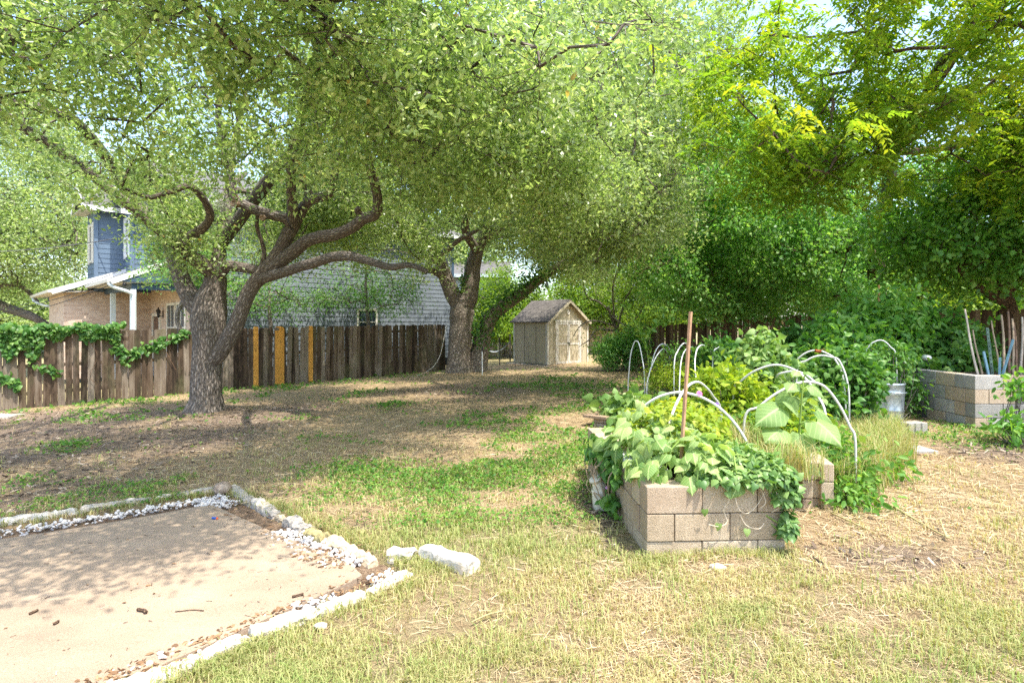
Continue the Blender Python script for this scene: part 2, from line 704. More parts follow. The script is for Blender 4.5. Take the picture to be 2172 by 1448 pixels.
def mulch_f(x, y):
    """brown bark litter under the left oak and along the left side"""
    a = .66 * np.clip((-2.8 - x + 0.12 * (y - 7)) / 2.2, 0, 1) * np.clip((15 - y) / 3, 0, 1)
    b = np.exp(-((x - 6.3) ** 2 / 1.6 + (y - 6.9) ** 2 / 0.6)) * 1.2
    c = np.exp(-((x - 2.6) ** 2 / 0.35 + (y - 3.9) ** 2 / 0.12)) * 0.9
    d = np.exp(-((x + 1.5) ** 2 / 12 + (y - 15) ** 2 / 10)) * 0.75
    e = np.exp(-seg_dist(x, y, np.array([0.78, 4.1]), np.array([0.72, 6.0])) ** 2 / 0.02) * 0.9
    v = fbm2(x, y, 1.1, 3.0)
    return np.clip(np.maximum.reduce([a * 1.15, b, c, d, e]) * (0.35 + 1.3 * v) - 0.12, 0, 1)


def green_f(x, y):
    """how much living green grows at a spot"""
    v = fbm2(x, y, 0.75, 1.0)
    v2 = fbm2(x, y, 2.2, 21.0)
    k = np.clip((v - 0.47) * 3.8, 0, 1) * np.clip((v2 - 0.28) * 3, 0, 1)
    k = k + 1.0 * np.exp(-((x + 0.75) ** 2 / 0.8 + (y - 5.9) ** 2 / 0.45)) * np.clip(v2 * 2 - .3, 0, 1)
    k = k + 0.7 * np.exp(-((x + 1.9) ** 2 / 0.6 + (y - 6.6) ** 2 / 0.6)) * np.clip(v2 * 2 - .3, 0, 1)
    k = k + 0.55 * np.exp(-((x - 0.0) ** 2 / 2.2 + (y - 4.3) ** 2 / 0.35))
    k = k + 0.7 * np.exp(-((x + 1.0) ** 2 / 1.2 + (y - 2.6) ** 2 / 0.35))
    k = k + 0.5 * np.exp(-((x - 2.4) ** 2 / 0.5 + (y - 2.3) ** 2 / 0.5))
    f = seg_dist(x, y, FENCE_A, FENCE_B)
    k = k + np.exp(-(f - 0.5) ** 2 / 0.5) * np.clip(v2 * 2.2 - .55, 0, 1)
    k = k + np.exp(-((x - 2.6) ** 2 / 5 + (y - 15) ** 2 / 14)) * 0.65 * np.clip(v * 2.4 - .5, 0, 1)
    k = k + np.exp(-((x - 6.6) ** 2 / 2 + (y - 7.6) ** 2 / 1.0)) * np.clip(v2 * 2.2 - .3, 0, 1)
    k = k + np.exp(-((x - 1.2) ** 2 / .5 + (y - 8.2) ** 2 / .5)) * np.clip(v2 * 2.2 - .3, 0, 1)
    k = k + .34 * np.clip((1.6 - x) / 1.0, 0, 1) * np.clip((5.2 - y) / .8, 0, 1) * np.clip(v2 * 2.2 - .35, 0, 1)
    k = k * (1 - 0.5 * np.clip(mulch_f(x, y), 0, 1))
    k = k * (1 - 0.6 * np.exp(-((x - 3.2) ** 2 / 1.6 + (y - 4.6) ** 2 / 1.2)))
    return np.clip(k, 0, 1)


gx = np.unique(np.concatenate([np.arange(-14, 16, 0.10), -14 - np.geomspace(0.3, 700, 26), 16 + np.geomspace(0.3, 700, 26)]))
gy = np.unique(np.concatenate([np.arange(0.5, 26, 0.10), 0.5 - np.geomspace(0.3, 60, 14), 26 + np.geomspace(0.3, 900, 30)]))
GX, GY = np.meshgrid(gx, gy)
GZ = gz(GX, GY)
GZ = np.where((np.abs(GX) < 40) & (GY < 60), GZ, np.clip(GZ, -0.5, 0.5))
inp = inside(PAT_POLY, GX, GY)
ndz = 0.05 * (fbm2(GX, GY, 1.3, 7.0) - 0.5) + 0.022 * (fbm2(GX, GY, 6.0, 2.0) - 0.5)
ndz = np.where((GX > -15) & (GX < 17) & (GY > 0) & (GY < 27), ndz, 0)
GZ = np.where(inp, GZ - 0.06, GZ + ndz)
ny, nx = GX.shape
idx = np.arange(nx * ny).reshape(ny, nx)
F = np.stack([idx[:-1, :-1], idx[:-1, 1:], idx[1:, 1:], idx[1:, :-1]], -1).reshape(-1, 4)
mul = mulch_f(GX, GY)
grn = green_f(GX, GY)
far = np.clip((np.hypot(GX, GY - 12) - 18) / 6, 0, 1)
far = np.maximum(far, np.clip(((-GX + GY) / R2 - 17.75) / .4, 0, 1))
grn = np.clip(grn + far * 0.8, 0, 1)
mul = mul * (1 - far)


def surf_z(x, y):
    """terrain height with its small bumps"""
    return gz(x, y) + 0.05 * (fbm2(x, y, 1.3, 7.0) - 0.5) + 0.022 * (fbm2(x, y, 6.0, 2.0) - 0.5)


m = NT('dry_lawn_soil', 0.95, 0.1)
oc = m.coord('Object')
big = m.noise(oc, 1.7, 6, 0.62, 0.4)
mid = m.noise(oc, 9.0, 6, 0.7, 0.8)
fin = m.noise(m.coord('Object', (1, 1.7, 1), (0, 0, 0.6)), 75.0, 4, 0.75, 1.5)
straw = m.ramp(m.math('ADD', m.math('MULTIPLY', mid, 0.55), m.math('MULTIPLY', fin, 0.5)),
               [(0.30, (.15, .092, .05)), (0.45, (.30, .205, .115)), (0.58, (.43, .32, .185)), (0.74, (.56, .455, .29))])
soil = m.ramp(fin, [(0.28, (.08, .058, .042)), (0.46, (.19, .138, .098)), (0.6, (.31, .235, .17)), (0.75, (.44, .35, .26))])
green = m.ramp(fin, [(0.3, (.09, .095, .035)), (0.5, (.23, .23, .10)), (0.7, (.42, .38, .20))])
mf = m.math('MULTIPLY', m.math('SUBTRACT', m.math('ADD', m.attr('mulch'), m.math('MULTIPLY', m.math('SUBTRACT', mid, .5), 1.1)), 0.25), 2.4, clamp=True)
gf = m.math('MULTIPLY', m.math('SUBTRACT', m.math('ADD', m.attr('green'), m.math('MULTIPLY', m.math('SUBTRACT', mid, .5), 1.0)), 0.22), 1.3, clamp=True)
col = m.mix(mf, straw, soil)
col = m.mix(m.math('MULTIPLY', gf, 0.65), col, green)
col = m.mix(m.math('MULTIPLY', m.math('SUBTRACT', big, 0.56, clamp=True), 2.2, clamp=True), col, (.30, .205, .135))
m.color(col)
m.bump(m.math('ADD', m.math('MULTIPLY', fin, .6), mid), 1.0, 0.03)
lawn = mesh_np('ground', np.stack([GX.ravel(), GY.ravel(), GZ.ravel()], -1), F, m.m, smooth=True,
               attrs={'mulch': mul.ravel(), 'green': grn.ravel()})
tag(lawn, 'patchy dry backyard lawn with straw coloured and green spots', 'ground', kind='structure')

# ------------------------------------------------------------------ concrete slab
conc = []
inner = [onground(*p) for p in ((0, 1146), (150, 1124), (300, 1099), (420, 1076), (452, 1074), (476, 1084), (600, 1140), (700, 1180), (748, 1204), (768, 1222), (742, 1238), (560, 1318), (380, 1398), (230, 1462))]
_a = inner[0][:2] + _ab * 3.2
_b = inner[-1][:2] + _de * 4.0
poly = [np.array([*_a, 0])] + inner + [np.array([*_b, 0])]
mb = MB()
nP = len(poly)
top = [(p[0], p[1], float(gz(p[0], p[1])) + 0.012) for p in poly]
bot = [(p[0], p[1], float(gz(p[0], p[1])) - 0.11) for p in poly]
mb.add(top, [tuple(range(nP))[::-1]])
V = top + bot
mb.add(V, [(i, (i + 1) % nP, nP + (i + 1) % nP, nP + i) for i in range(nP)])
m = NT('tan_concrete', 0.85, 0.2)
oc = m.coord('Object')
a1 = m.noise(oc, 0.9, 6, 0.6, 0.3)
a2 = m.noise(m.coord('Object', (1.0, 3.2, 1), (0, 0, 0.5)), 1.3, 4, 0.6)
a3 = m.noise(oc, 170.0, 3, 0.7)
a4 = m.noise(oc, 14.0, 6, 0.75)
c = m.ramp(m.math('ADD', m.math('MULTIPLY', a1, 0.5), m.math('MULTIPLY', a2, 0.5)), [(0.36, (.205, .145, .093)), (0.5, (.285, .205, .133)), (0.64, (.36, .268, .18))])
c = m.mix(m.math('MULTIPLY', m.math('SUBTRACT', a4, 0.5, clamp=True), 1.6, clamp=True), c, (.19, .135, .09))
c = m.mix(0.28, c, m.ramp(a3, [(0.35, (.16, .12, .09)), (0.5, (.42, .34, .26)), (0.7, (.70, .6, .48))]))
vo = m.n('ShaderNodeTexVoronoi')
vo.inputs['Scale'].default_value = 1.15
m.l(oc, vo.inputs['Vector'])
spot = m.math('LESS_THAN', vo.outputs['Distance'], 0.055)
c = m.mix(m.math('MULTIPLY', spot, 0.55), c, (.26, .28, .33))
m.color(c)
m.bump(m.math('ADD', a3, a4), 0.35, 0.006)
sl_ = mb.build('patio', m.m)
tag(sl_, 'tan concrete slab dappled with leaf shadows', 'patio', kind='structure')

# ------------------------------------------------------------------ stone edging round the slab
def rough_stone(L, W, H, rng, seed, amp=1.0):
    """a hand split block of stone: a subdivided box pushed about by noise"""
    nx_, ny_, nz_ = max(6, int(L / 0.028)), 6, 4
    V, F, key = [], [], {}

    def vid(i, j, k):
        if (i, j, k) not in key:
            p = np.array([(i / nx_ - .5) * L, (j / ny_ - .5) * W, (k / nz_) * H])
            q = p * 7 + seed * 3.1
            d = np.array([vnoise(q), vnoise(q + 9), vnoise(q + 17)]) - .5
            e = np.array([1 - 0.5 * (k == nz_) * (j in (0, ny_)), 1, 1])
            e2_ = np.array([vnoise(q * 4 + 3), vnoise(q * 4 + 12), vnoise(q * 4 + 31)]) - .5
            p = p + (d * .022 + e2_ * .014 + np.sign(e2_) * .003) * amp
            if k == nz_ and j in (0, ny_):
                p[2] -= 0.012 + 0.01 * vnoise(q * 2)
                p[1] *= 0.95
            if i in (0, nx_):
                p[2] -= 0.012 * (k == nz_)
                p[0] *= 1 - 0.02 * abs(vnoise(q * 1.3))
            key[(i, j, k)] = len(V)
            V.append(p)
        return key[(i, j, k)]
    for i in range(nx_):
        for j in range(ny_):
            F.append((vid(i, j, nz_), vid(i + 1, j, nz_), vid(i + 1, j + 1, nz_), vid(i, j + 1, nz_)))
        for k in range(nz_):
            F.append((vid(i, 0, k), vid(i + 1, 0, k), vid(i + 1, 0, k + 1), vid(i, 0, k + 1)))
            F.append((vid(i, ny_, k), vid(i, ny_, k + 1), vid(i + 1, ny_, k + 1), vid(i + 1, ny_, k)))
    for j in range(ny_):
        for k in range(nz_):
            F.append((vid(0, j, k), vid(0, j, k + 1), vid(0, j + 1, k + 1), vid(0, j + 1, k)))
            F.append((vid(nx_, j, k), vid(nx_, j + 1, k), vid(nx_, j + 1, k + 1), vid(nx_, j, k + 1)))
    return np.array(V), F


def stone_mat(name, lo, mid_, hi, stain=None):
    m = NT(name, 0.85, 0.2)
    o = m.coord('Object')
    c = m.ramp(m.noise(o, 9, 6, 0.7), [(0.3, lo), (0.48, mid_), (0.62, hi)])
    if stain:
        c = m.mix(m.math('MULTIPLY', m.math('SUBTRACT', m.noise(o, 5.0, 4), 0.50, clamp=True), 4.0, clamp=True), c, stain)
    c = m.mix(0.25, c, m.ramp(m.noise(o, 60, 4, 0.7), [(0.35, tuple(x * .35 for x in lo)), (0.6, hi)]))
    m.color(c)
    m.bump(m.noise(o, 45, 5, 0.7), 0.6, 0.012)
    return m.m


LIME = stone_mat('pale_limestone', (.34, .29, .22), (.54, .49, .415), (.68, .64, .57), (.50, .36, .17))
LIMEG = stone_mat('grey_limestone', (.24, .20, .165), (.40, .355, .295), (.54, .49, .41), (.27, .20, .14))
TANST = stone_mat('tan_limestone', (.38, .29, .19), (.52, .41, .27), (.62, .51, .36))
MOSS = stone_mat('mossy_limestone', (.20, .17, .08), (.38, .31, .13), (.50, .42, .22), (.12, .15, .04))
srng = np.random.default_rng(11)


def edging(p0, p1, W, H, mat, label, seed, sink=0.05, group='stone edging blocks around the slab'):
    p0, p1 = np.asarray(p0[:2], float), np.asarray(p1[:2], float)
    d = p1 - p0
    L = np.linalg.norm(d)
    V, F = rough_stone(L, W, H, srng, seed, .8 if seed in (61,) else 1.2)
    o = mesh_np('edging_stone', V, F, mat, None, smooth=False)
    c = (p0 + p1) / 2
    o.location = (c[0], c[1], float(gz(*c)) - sink)
    o.rotation_euler = (0, 0, math.atan2(d[1], d[0]))
    return tag(o, label, 'stone', group)


def lerp(a, b, t):
    return a + (b - a) * t


# left row: from the far corner towards the left edge of the photo
L0, L1 = onground(468, 1040)[:2], onground(-70, 1123)[:2]
LB = ['pale edging stone just left of the brown corner rock', 'long grey edging stone with dry mulch behind it, second from the corner rock',
      'long pale edging stone in dappled shade, third from the corner rock', 'short edging stone at the left edge of the photo']
cuts = [0, .30, .605, .90, 1.12]
for k in range(4):
    edging(lerp(L0, L1, cuts[k] + .006), lerp(L0, L1, cuts[k + 1] - .006), (.085, .075, .09, .08)[k], .125, (LIMEG, LIMEG, LIME, LIMEG)[k], LB[k], 3 + k, (.085, .075, .08, .09)[k])
# right row
RB = ['pale flat edging stone touching the brown corner rock on its right', 'flat grey edging stone in dappled shade, second right of the corner rock',
      'thin half buried tan edging stone between two flat grey ones', 'broad pale flat edging stone just before the mossy one',
      'edging stone stained yellow and green with moss', 'plain tan edging stone just after the mossy one', 'last tan edging stone, sunk in leaves and tilted towards the slab']
rp = [(486, 1034), (540, 1066), (590, 1092), (612, 1103), (652, 1126), (694, 1147), (754, 1172), (796, 1192)]
for k in range(7):
    a, b = onground(*rp[k])[:2], onground(*rp[k + 1])[:2]
    edging(lerp(a, b, .03), lerp(a, b, .97), (.10, .10, .06, .12, .10, .10, .08)[k], .12, (LIMEG, LIMEG, TANST, LIMEG, MOSS, TANST, TANST)[k], RB[k], 21 + k, (.085, .08, .10, .078, .08, .085, .098)[k])
# front row
FB = ['small white edging stone whose end reaches the lawn beside the raised white block', 'white edging stone with a yellow stain, second in the front row',
      'weathered white and brown edging stone in the middle of the front row', 'clean white edging stone beside the pile of white pebbles',
      'white edging stone at the bottom edge of the photo']
fp = [(868, 1216), (782, 1264), (674, 1300), (528, 1352), (348, 1436), (205, 1490), (100, 1540)]
for k in range(5):
    a, b = onground(*fp[k])[:2], onground(*fp[k + 1])[:2]
    edging(lerp(a, b, .02), lerp(a, b, .97), (.085, .10, .11, .11, .11)[k], .13, (LIME, LIME, LIME, LIME, LIME)[k], FB[k], 41 + k, (.09, .09, .085, .095, .085)[k])
# the big white block and the rock before it
a, b = onground(905, 1186)[:2], onground(1006, 1216)[:2]
edging(a + (b - a) * -0.05, b, .12, .15, LIME, 'big raised white limestone block standing in the lawn', 61, .05, None)
a, b = onground(828, 1176)[:2], onground(880, 1184)[:2]
edging(a, b, .12, .09, LIME, 'low rounded white rock just left of the big raised limestone block', 62, .03, None)
a, b = onground(0, 886)[:2] + np.array([-.5, 0]), onground(38, 885)[:2]
edging(a, b, .42, .09, LIMEG, 'flat pale stone slab lying by the foot of the fence at the left edge', 63, .02, None)


def rock(name, c, r, mat, label, seed, sq=(1, 1, .7)):
    V, F = [], []
    n, k_ = 9, 12
    for i in range(n + 1):
        th = math.pi * i / n
        for k in range(k_):
            a = 2 * math.pi * k / k_
            d = np.array([math.sin(th) * math.cos(a), math.sin(th) * math.sin(a), math.cos(th)])
            rr = r * (0.72 + 0.56 * vnoise(d * 1.6 + seed) + .12 * vnoise(d * 5 + seed))
            V.append(d * rr * np.array(sq))
    for i in range(n):
        for k in range(k_):
            k2 = (k + 1) % k_
            F.append((i * k_ + k, (i + 1) * k_ + k, (i + 1) * k_ + k2, i * k_ + k2))
    o = mesh_np(name, np.array(V), F, mat)
    o.location = tuple(c)
    return tag(o, label, 'rock')


BROWNROCK = stone_mat('brown_rock', (.16, .11, .08), (.30, .22, .16), (.45, .36, .27))
c = onground(473, 1045)
rock('rock', c + np.array([0, 0, .05]), .085, BROWNROCK, 'rough brown rock sitting on the far corner of the stone edging', 5)
c = onground(1010, 1208)
# small white stones in the lawn
for k, (px, py, r, lb) in enumerate(((1522, 1206, .045, 'white stone lying on dry grass in front of the block bed'),
                                     (1247, 1158, .017, 'small white pebble on the lawn left of the block bed'),
                                     (680, 1330, .03, 'white stone lying loose on the grass by the front edging'),
                                     (1300, 1010 + 145, .014, 'tiny white pebble nearest the left wall of the block bed'))):
    c = onground(px, py)
    rock('lawn_stone', c + np.array([0, 0, r * .3]), r, LIME, lb, 80 + k, (1.2, 1, .5))

# ------------------------------------------------------------------ white pebbles, leaf litter in the strip
prng = np.random.default_rng(5)


def strip_pts(a, b, n, w0, w1, rng, gap=None):
    """points along a..b, offset to the inner side between w0 and w1"""
    d = (b - a) / np.linalg.norm(b - a)
    s = np.array([-d[1], d[0]])
    cen = PAT_POLY.mean(0)
    if np.dot(cen - a, s) < 0:
        s = -s
    t = rng.random(n)
    if gap is not None:
        t = t[gap(t)]
    q = w0 + (w1 - w0) * rng.random(len(t))
    p = a[None] + (b - a)[None] * t[:, None] + s[None] * q[:, None]
    return p


clump = lambda f, th, s: (lambda t: n2(t * f, t * 0, 1.0, s) > th)
pp = np.concatenate([strip_pts(P_B, P_B + _ab * 2.6, 620, .05, .22, prng),
                     strip_pts(P_B, P_C, 1700, .05, .34, prng, clump(9, .42, 3.)), strip_pts(P_C, P_C + (P_B - P_C) * .3, 260, .02, .4, prng),
                     strip_pts(P_D, P_D + _de * 2.4, 760, .05, .20, prng, clump(7, .42, 8.)),
                     strip_pts(P_B, lerp(P_B, P_C, .18), 160, .0, .28, prng)])
pt, pf = [], []
k_, n_ = 6, 4
tv = []
for i in range(n_ + 1):
    th = math.pi * i / n_
    for k in range(k_):
        a = 2 * math.pi * k / k_ + .3 * i
        tv.append((math.sin(th) * math.cos(a) * (1 + .15 * math.sin(3 * a)), math.sin(th) * math.sin(a) * .72, math.cos(th) * .45))
tf = []
for i in range(n_):
    for k in range(k_):
        tf.append((i * k_ + k, (i + 1) * k_ + k, (i + 1) * k_ + (k + 1) % k_, i * k_ + (k + 1) % k_))
n = len(pp)
pos = np.stack([pp[:, 0], pp[:, 1], gz(pp[:, 0], pp[:, 1]) - .035 + .045 * prng.random(n)], -1)
V, F, T = scatter(tv, np.array(tf), pos, rand_dirs(n, prng, 0, .3), rand_dirs(n, prng, 1.2), .011 + .018 * prng.random(n) ** 1.5, prng.random(n))
m = NT('white_pebble', 0.75, 0.25)
m.color(m.mix(m.noise(m.coord('Object'), 30, 4), m.ramp(m.attr('tint'), [(0, (.42, .43, .46)), (.5, (.68, .66, .63)), (1, (.80, .78, .74))]), (.55, .48, .40)))
m.bump(m.noise(m.coord('Object'), 90, 4), .5, .004)
o = mesh_np('pebbles', V, F, m.m, tint=T)
tag(o, 'white river pebbles in the strip between the slab and the edging', 'pebbles', kind='stuff')

# dirt under the pebbles
mb = MB()
pg = PAT_POLY
mb.add([(p[0], p[1], float(gz(*p)) - .034) for p in pg], [tuple(range(len(pg)))[::-1]])
m = NT('leaf_dirt', 0.95, 0.1)
f1 = m.noise(m.coord('Object'), 60, 5, .7, 1.)
m.color(m.ramp(f1, [(.3, (.05, .035, .025)), (.5, (.19, .13, .085)), (.7, (.38, .28, .19))]))
m.bump(f1, .9, .02)
o = mb.build('dirt_strip', m.m)
tag(o, 'brown dirt and litter between slab and edging stones', 'dirt', kind='structure')

# dry leaves: mostly in the strip, some on the slab and in the yard
lp = [strip_pts(P_B, P_C, 220, .05, .34, prng), strip_pts(P_C + (P_B - P_C) * .2, P_C, 260, .0, .40, prng), strip_pts(P_D, P_D + _de * 2.2, 480, .04, .22, prng),
      strip_pts(P_B, P_B + _ab * 3, 200, .05, .26, prng)]
q = np.stack([prng.uniform(-4.5, -.6, 420), prng.uniform(1.6, 5, 420)], -1)
lp.append(q[prng.random(len(q)) < .3])
q = np.stack([prng.uniform(-12, 4, 5200), prng.uniform(4.5, 17, 5200)], -1)
q = q[prng.random(len(q)) < .15 + .85 * mulch_f(q[:, 0], q[:, 1])]
q = q[~inside(PAT_POLY, q[:, 0], q[:, 1])]
lp.append(q)
pp = np.concatenate(lp)
n = len(pp)
ins = inside(PAT_POLY, pp[:, 0], pp[:, 1])
cp = inside(np.array([p[:2] for p in poly]), pp[:, 0], pp[:, 1])
zz = np.where(cp, gz(pp[:, 0], pp[:, 1]) + .016, np.where(ins, gz(pp[:, 0], pp[:, 1]) - .01 + .02 * prng.random(n), surf_z(pp[:, 0], pp[:, 1]) + .01 + .01 * prng.random(n)))
V, F, T = scatter(LEAF6[0], LEAF6[1], np.stack([pp[:, 0], pp[:, 1], zz], -1), rand_dirs(n, prng, 0, .12), rand_dirs(n, prng, 2.6), .016 + .03 * prng.random(n) ** 1.5, prng.random(n))
DRY = leaf_mat('dry_leaf', (.10, .055, .03), (.25, .145, .075), (.42, .28, .16), .15, (1.1, 1., .8), .6, .2)
o = mesh_np('dry_leaves', V, F, DRY, tint=T)
tag(o, 'fallen brown leaves along the slab and under the oaks', 'leaves', kind='stuff')

# wood chips / bark litter in the brown areas
q = np.stack([prng.uniform(-13, 8, 150000), prng.uniform(3.5, 16, 150000)], -1)
wgt = mulch_f(q[:, 0], q[:, 1]) * np.clip(7.0 / q[:, 1], 0, 1) ** 1.2
q = q[prng.random(len(q)) < wgt * .5]
q = q[~inside(PAT_POLY, q[:, 0], q[:, 1])]
n = len(q)
V, F, T = scatter(np.array([(-.5, -.12, 0), (.5, -.1, 0), (.45, .12, .06), (-.5, .1, .05)]), np.array([(0, 1, 2, 3)]),
                  np.stack([q[:, 0], q[:, 1], surf_z(q[:, 0], q[:, 1]) + .008 + .014 * prng.random(n)], -1),
                  rand_dirs(n, prng, 0, .25), rand_dirs(n, prng, 1.3), .03 + .06 * prng.random(n) ** 2, prng.random(n))
m = NT('bark_chip', .9, .12)
m.color(m.ramp(m.attr('tint'), [(0, (.06, .045, .035)), (.5, (.17, .125, .09)), (.85, (.32, .25, .185)), (1, (.48, .40, .31))]))
o = mesh_np('bark_litter', V, F, m.m, tint=T)
tag(o, 'dark bark chips and litter scattered under the left oak', 'litter', kind='stuff')

# ------------------------------------------------------------------ things lying on the slab
mb = MB()
c = onground(455, 1103)
ax = (np.array([.96, -.2, 0]), np.array([.2, .96, 0]), np.array([0, 0, 1.]))
tdart = thing('foam_dart', 'tiny blue foam dart with an orange tip lying on the slab', 'toy', c)
d = np.array([.95, -.22, 0])
p0 = c + np.array([-.02, 0, .022])
mb.tube([p0, p0 + d * .045], .0095, 10)
mb.build('shaft', flat_mat('blue_foam', (.03, .10, .42), .7), tdart, c)
mb = MB()
mb.tube([p0 + d * .0455, p0 + d * .055, p0 + d * .06], [.0095, .0095, .006], 10)
mb.build('tip', flat_mat('orange_rubber', (.7, .12, .03), .5), tdart, c)

TWIG = bark_mat('twig_bark', (.10, .06, .04), (.22, .14, .09), (.36, .25, .17), 60, 20)
for k, (a, b, r, lb) in enumerate((((292, 1300), (310, 1306), .011, 'short thick brown stick piece lying alone on the slab'),
                                   ((620, 1272), (644, 1266), .008, 'thin brown stick on the slab near the front edging'),
                                   ((62, 1308), (80, 1300), .007, 'broken brown twig on the slab near the left edge'),
                                   ((114, 1330), (124, 1324), .008, 'stubby brown twig on the slab, nearest the bottom left corner'),
                                   ((372, 1302), (432, 1300), .003, 'long hair thin twig curving across the sunlit slab'),
                                   ((676, 1208), (702, 1198), .0045, 'thin dark twig on the slab by the right hand pebble strip'))):
    a, b = onground(*a), onground(*b)
    z = np.array([0, 0, r + .013])
    mb = MB()
    mid_ = (a + b) / 2 + np.array([.06, .09, .0]) * np.linalg.norm(b - a)
    mb.tube(catmull([a + z, mid_ + z, b + z]), r, 6, lump=.15)
    one(mb, 'twig', TWIG, lb, 'twig', 'twigs lying on the slab', smooth=True)

# crumbs of bark and twig on the slab
q = np.stack([prng.uniform(-5, -.6, 2600), prng.uniform(1.3, 5, 2600)], -1)
cpoly = np.array([p[:2] for p in poly])
q = q[inside(cpoly, q[:, 0], q[:, 1])]
q = q[prng.random(len(q)) < np.clip(fbm2(q[:, 0], q[:, 1], 1.6, 77.) * 3 - 1.0, .05, 1)]
n = len(q)
V, F, T = scatter(np.array([(-.5, -.1, 0), (.5, -.08, 0), (.5, .1, .08), (-.5, .08, .08)]), np.array([(0, 1, 2, 3)]), np.stack([q[:, 0], q[:, 1], gz(q[:, 0], q[:, 1]) + .0145], -1),
                  rand_dirs(n, prng, 0, .06), rand_dirs(n, prng, 3), .006 + .035 * prng.random(n) ** 3, prng.random(n))
o = mesh_np('slab_litter', V, F, bpy.data.materials['bark_chip'], tint=T)
tag(o, 'tiny crumbs of bark and twig on the tan slab', 'litter', kind='stuff')
# ================================================================== materials for built things
def board_mat(name, stops, moss=None, freq=1.0):
    m = NT(name, 0.9, 0.12)
    o = m.coord('Object', (18 * freq, 18 * freq, .9 * freq))
    g = m.noise(o, 1.0, 6, .65, .6)
    o2 = m.noise(m.coord('Object', (5, 5, 1.3)), 1.0, 4, .6)
    f = m.math('ADD', m.math('MULTIPLY', g, .55), m.math('ADD', m.math('MULTIPLY', m.attr('tint'), .42), m.math('MULTIPLY', m.math('SUBTRACT', o2, .5), .5)))
    c = m.ramp(f, stops)
    if moss:
        c = m.mix(m.math('MULTIPLY', m.math('SUBTRACT', m.noise(m.coord('Object', (2.2, 2.2, .8)), 1.0, 4), .5, clamp=True), 2.6, clamp=True), c, moss)
    kn = m.n('ShaderNodeTexVoronoi')
    kn.inputs['Scale'].default_value = 1.0
    m.l(m.coord('Object', (7, 7, 2.1)), kn.inputs['Vector'])
    c = m.mix(m.math('MULTIPLY', m.math('LESS_THAN', kn.outputs['Distance'], .12), .55), c, (.05, .03, .02))
    m.color(c)
    m.bump(g, .6, .012)
    return m.m


OLDWOOD = board_mat('weathered_cedar', [(.28, (.034, .025, .019)), (.46, (.105, .073, .050)), (.62, (.185, .146, .112)), (.84, (.33, .28, .225))], (.13, .13, .065))
DARKWOOD = board_mat('dark_cedar', [(.25, (.05, .032, .022)), (.45, (.14, .09, .058)), (.62, (.24, .165, .11)), (.8, (.33, .25, .18))])
NEWWOOD = board_mat('new_orange_cedar', [(.2, (.48, .22, .045)), (.5, (.62, .31, .07)), (.8, (.70, .40, .11))])
PALEWOOD = board_mat('pale_pine', [(.2, (.30, .23, .16)), (.5, (.46, .38, .28)), (.8, (.58, .5, .39))])
PLANK = board_mat('tan_plank', [(.2, (.20, .13, .085)), (.5, (.34, .235, .16)), (.8, (.46, .35, .25))])


def picket(mb, p, d, w, h, t, tint, lean=0.0, sag=0.0):
    """dog-eared board standing at p, face width along d"""
    d = np.asarray([d[0], d[1], 0.0])
    nrm = np.array([-d[1], d[0], 0.0])
    up = np.array([0, 0, 1.0]) + d * lean
    ear = w * .26
    prof = [(-w / 2, 0), (w / 2, 0), (w / 2, h - ear), (w / 2 - ear * .35, h - ear * .35), (w / 2 - ear, h), (-w / 2 + ear, h), (-w / 2 + ear * .35, h - ear * .35), (-w / 2, h - ear)]
    V = [p + d * a + up * b + nrm * s * t / 2 + nrm * sag * (b / h) for s in (-1, 1) for a, b in prof]
    n = len(prof)
    F = [tuple(range(n)), tuple(range(2 * n - 1, n - 1, -1))] + [(i, n + i, n + (i + 1) % n, (i + 1) % n) for i in range(n)]
    mb.add(V, F, tint)


frng = np.random.default_rng(21)


def fence(name, label, A, B, h, mat, pitch, gapf, new=(), zf=None, step=0.0, top_var=.012, group=None, back=1.0):
    """A,B ends on the ground plan; back = side on which rails and posts stand"""
    A, B = np.asarray(A, float), np.asarray(B, float)
    L = np.linalg.norm(B - A)
    d = (B - A) / L
    zf = zf or (lambda p: float(gz(p[0], p[1])))
    t = thing(name, label, 'fence', (*((A + B) / 2), zf((A + B) / 2)), group)
    base = np.array(t.location)
    mb = MB()
    s = 0.0
    nrm = np.array([-d[1], d[0]]) * back
    while s < L:
        w = pitch * (1 - gapf(s / L)) * (0.97 + .06 * frng.random())
        p = A + d * (s + pitch / 2)
        hit = [n_ for n_ in new if abs((s + pitch / 2) - n_[0]) < pitch * .5]
        if not hit:
            picket(mb, np.array([*p, zf(p) + .02 * frng.random()]), d, w, h + top_var * frng.normal(), .018,
                   frng.random(), .012 * frng.normal(), .02 * frng.normal())
        s += pitch
    mb.build('board_panel', mat, t, base)
    for n_ in new:
        m2 = MB()
        k0 = math.floor(n_[0] / pitch)
        p = A + d * (k0 * pitch + pitch / 2)
        picket(m2, np.array([*p, zf(p) + .01]) - np.array([nrm[0], nrm[1], 0]) * .006, d, n_[1], h + .03, .02, .3 + .4 * frng.random())
        o = m2.build('new_board', NEWWOOD, t, base)
        o['label'] = n_[2]
    mr = MB()
    for zr in (.35, h * .55, h - .22):
        a3, b3 = np.array([*A, zf(A) + zr]), np.array([*B, zf(B) + zr])
        off = np.array([*nrm, 0]) * .034
        mr.bar(a3 + off, b3 + off, .04, .085)
    mr.build('rail', mat, t, base)
    k = 0
    while k * 2.4 <= L:
        p = A + d * k * 2.4 + nrm * .10
        mp = MB()
        mp.box((p[0], p[1], zf(p) + h / 2 - .05), (.09, .09, h - .06), ((d[0], d[1], 0), (-d[1], d[0], 0), (0, 0, 1)))
        mp.build('post', mat, t, base)
        k += 1
    return t


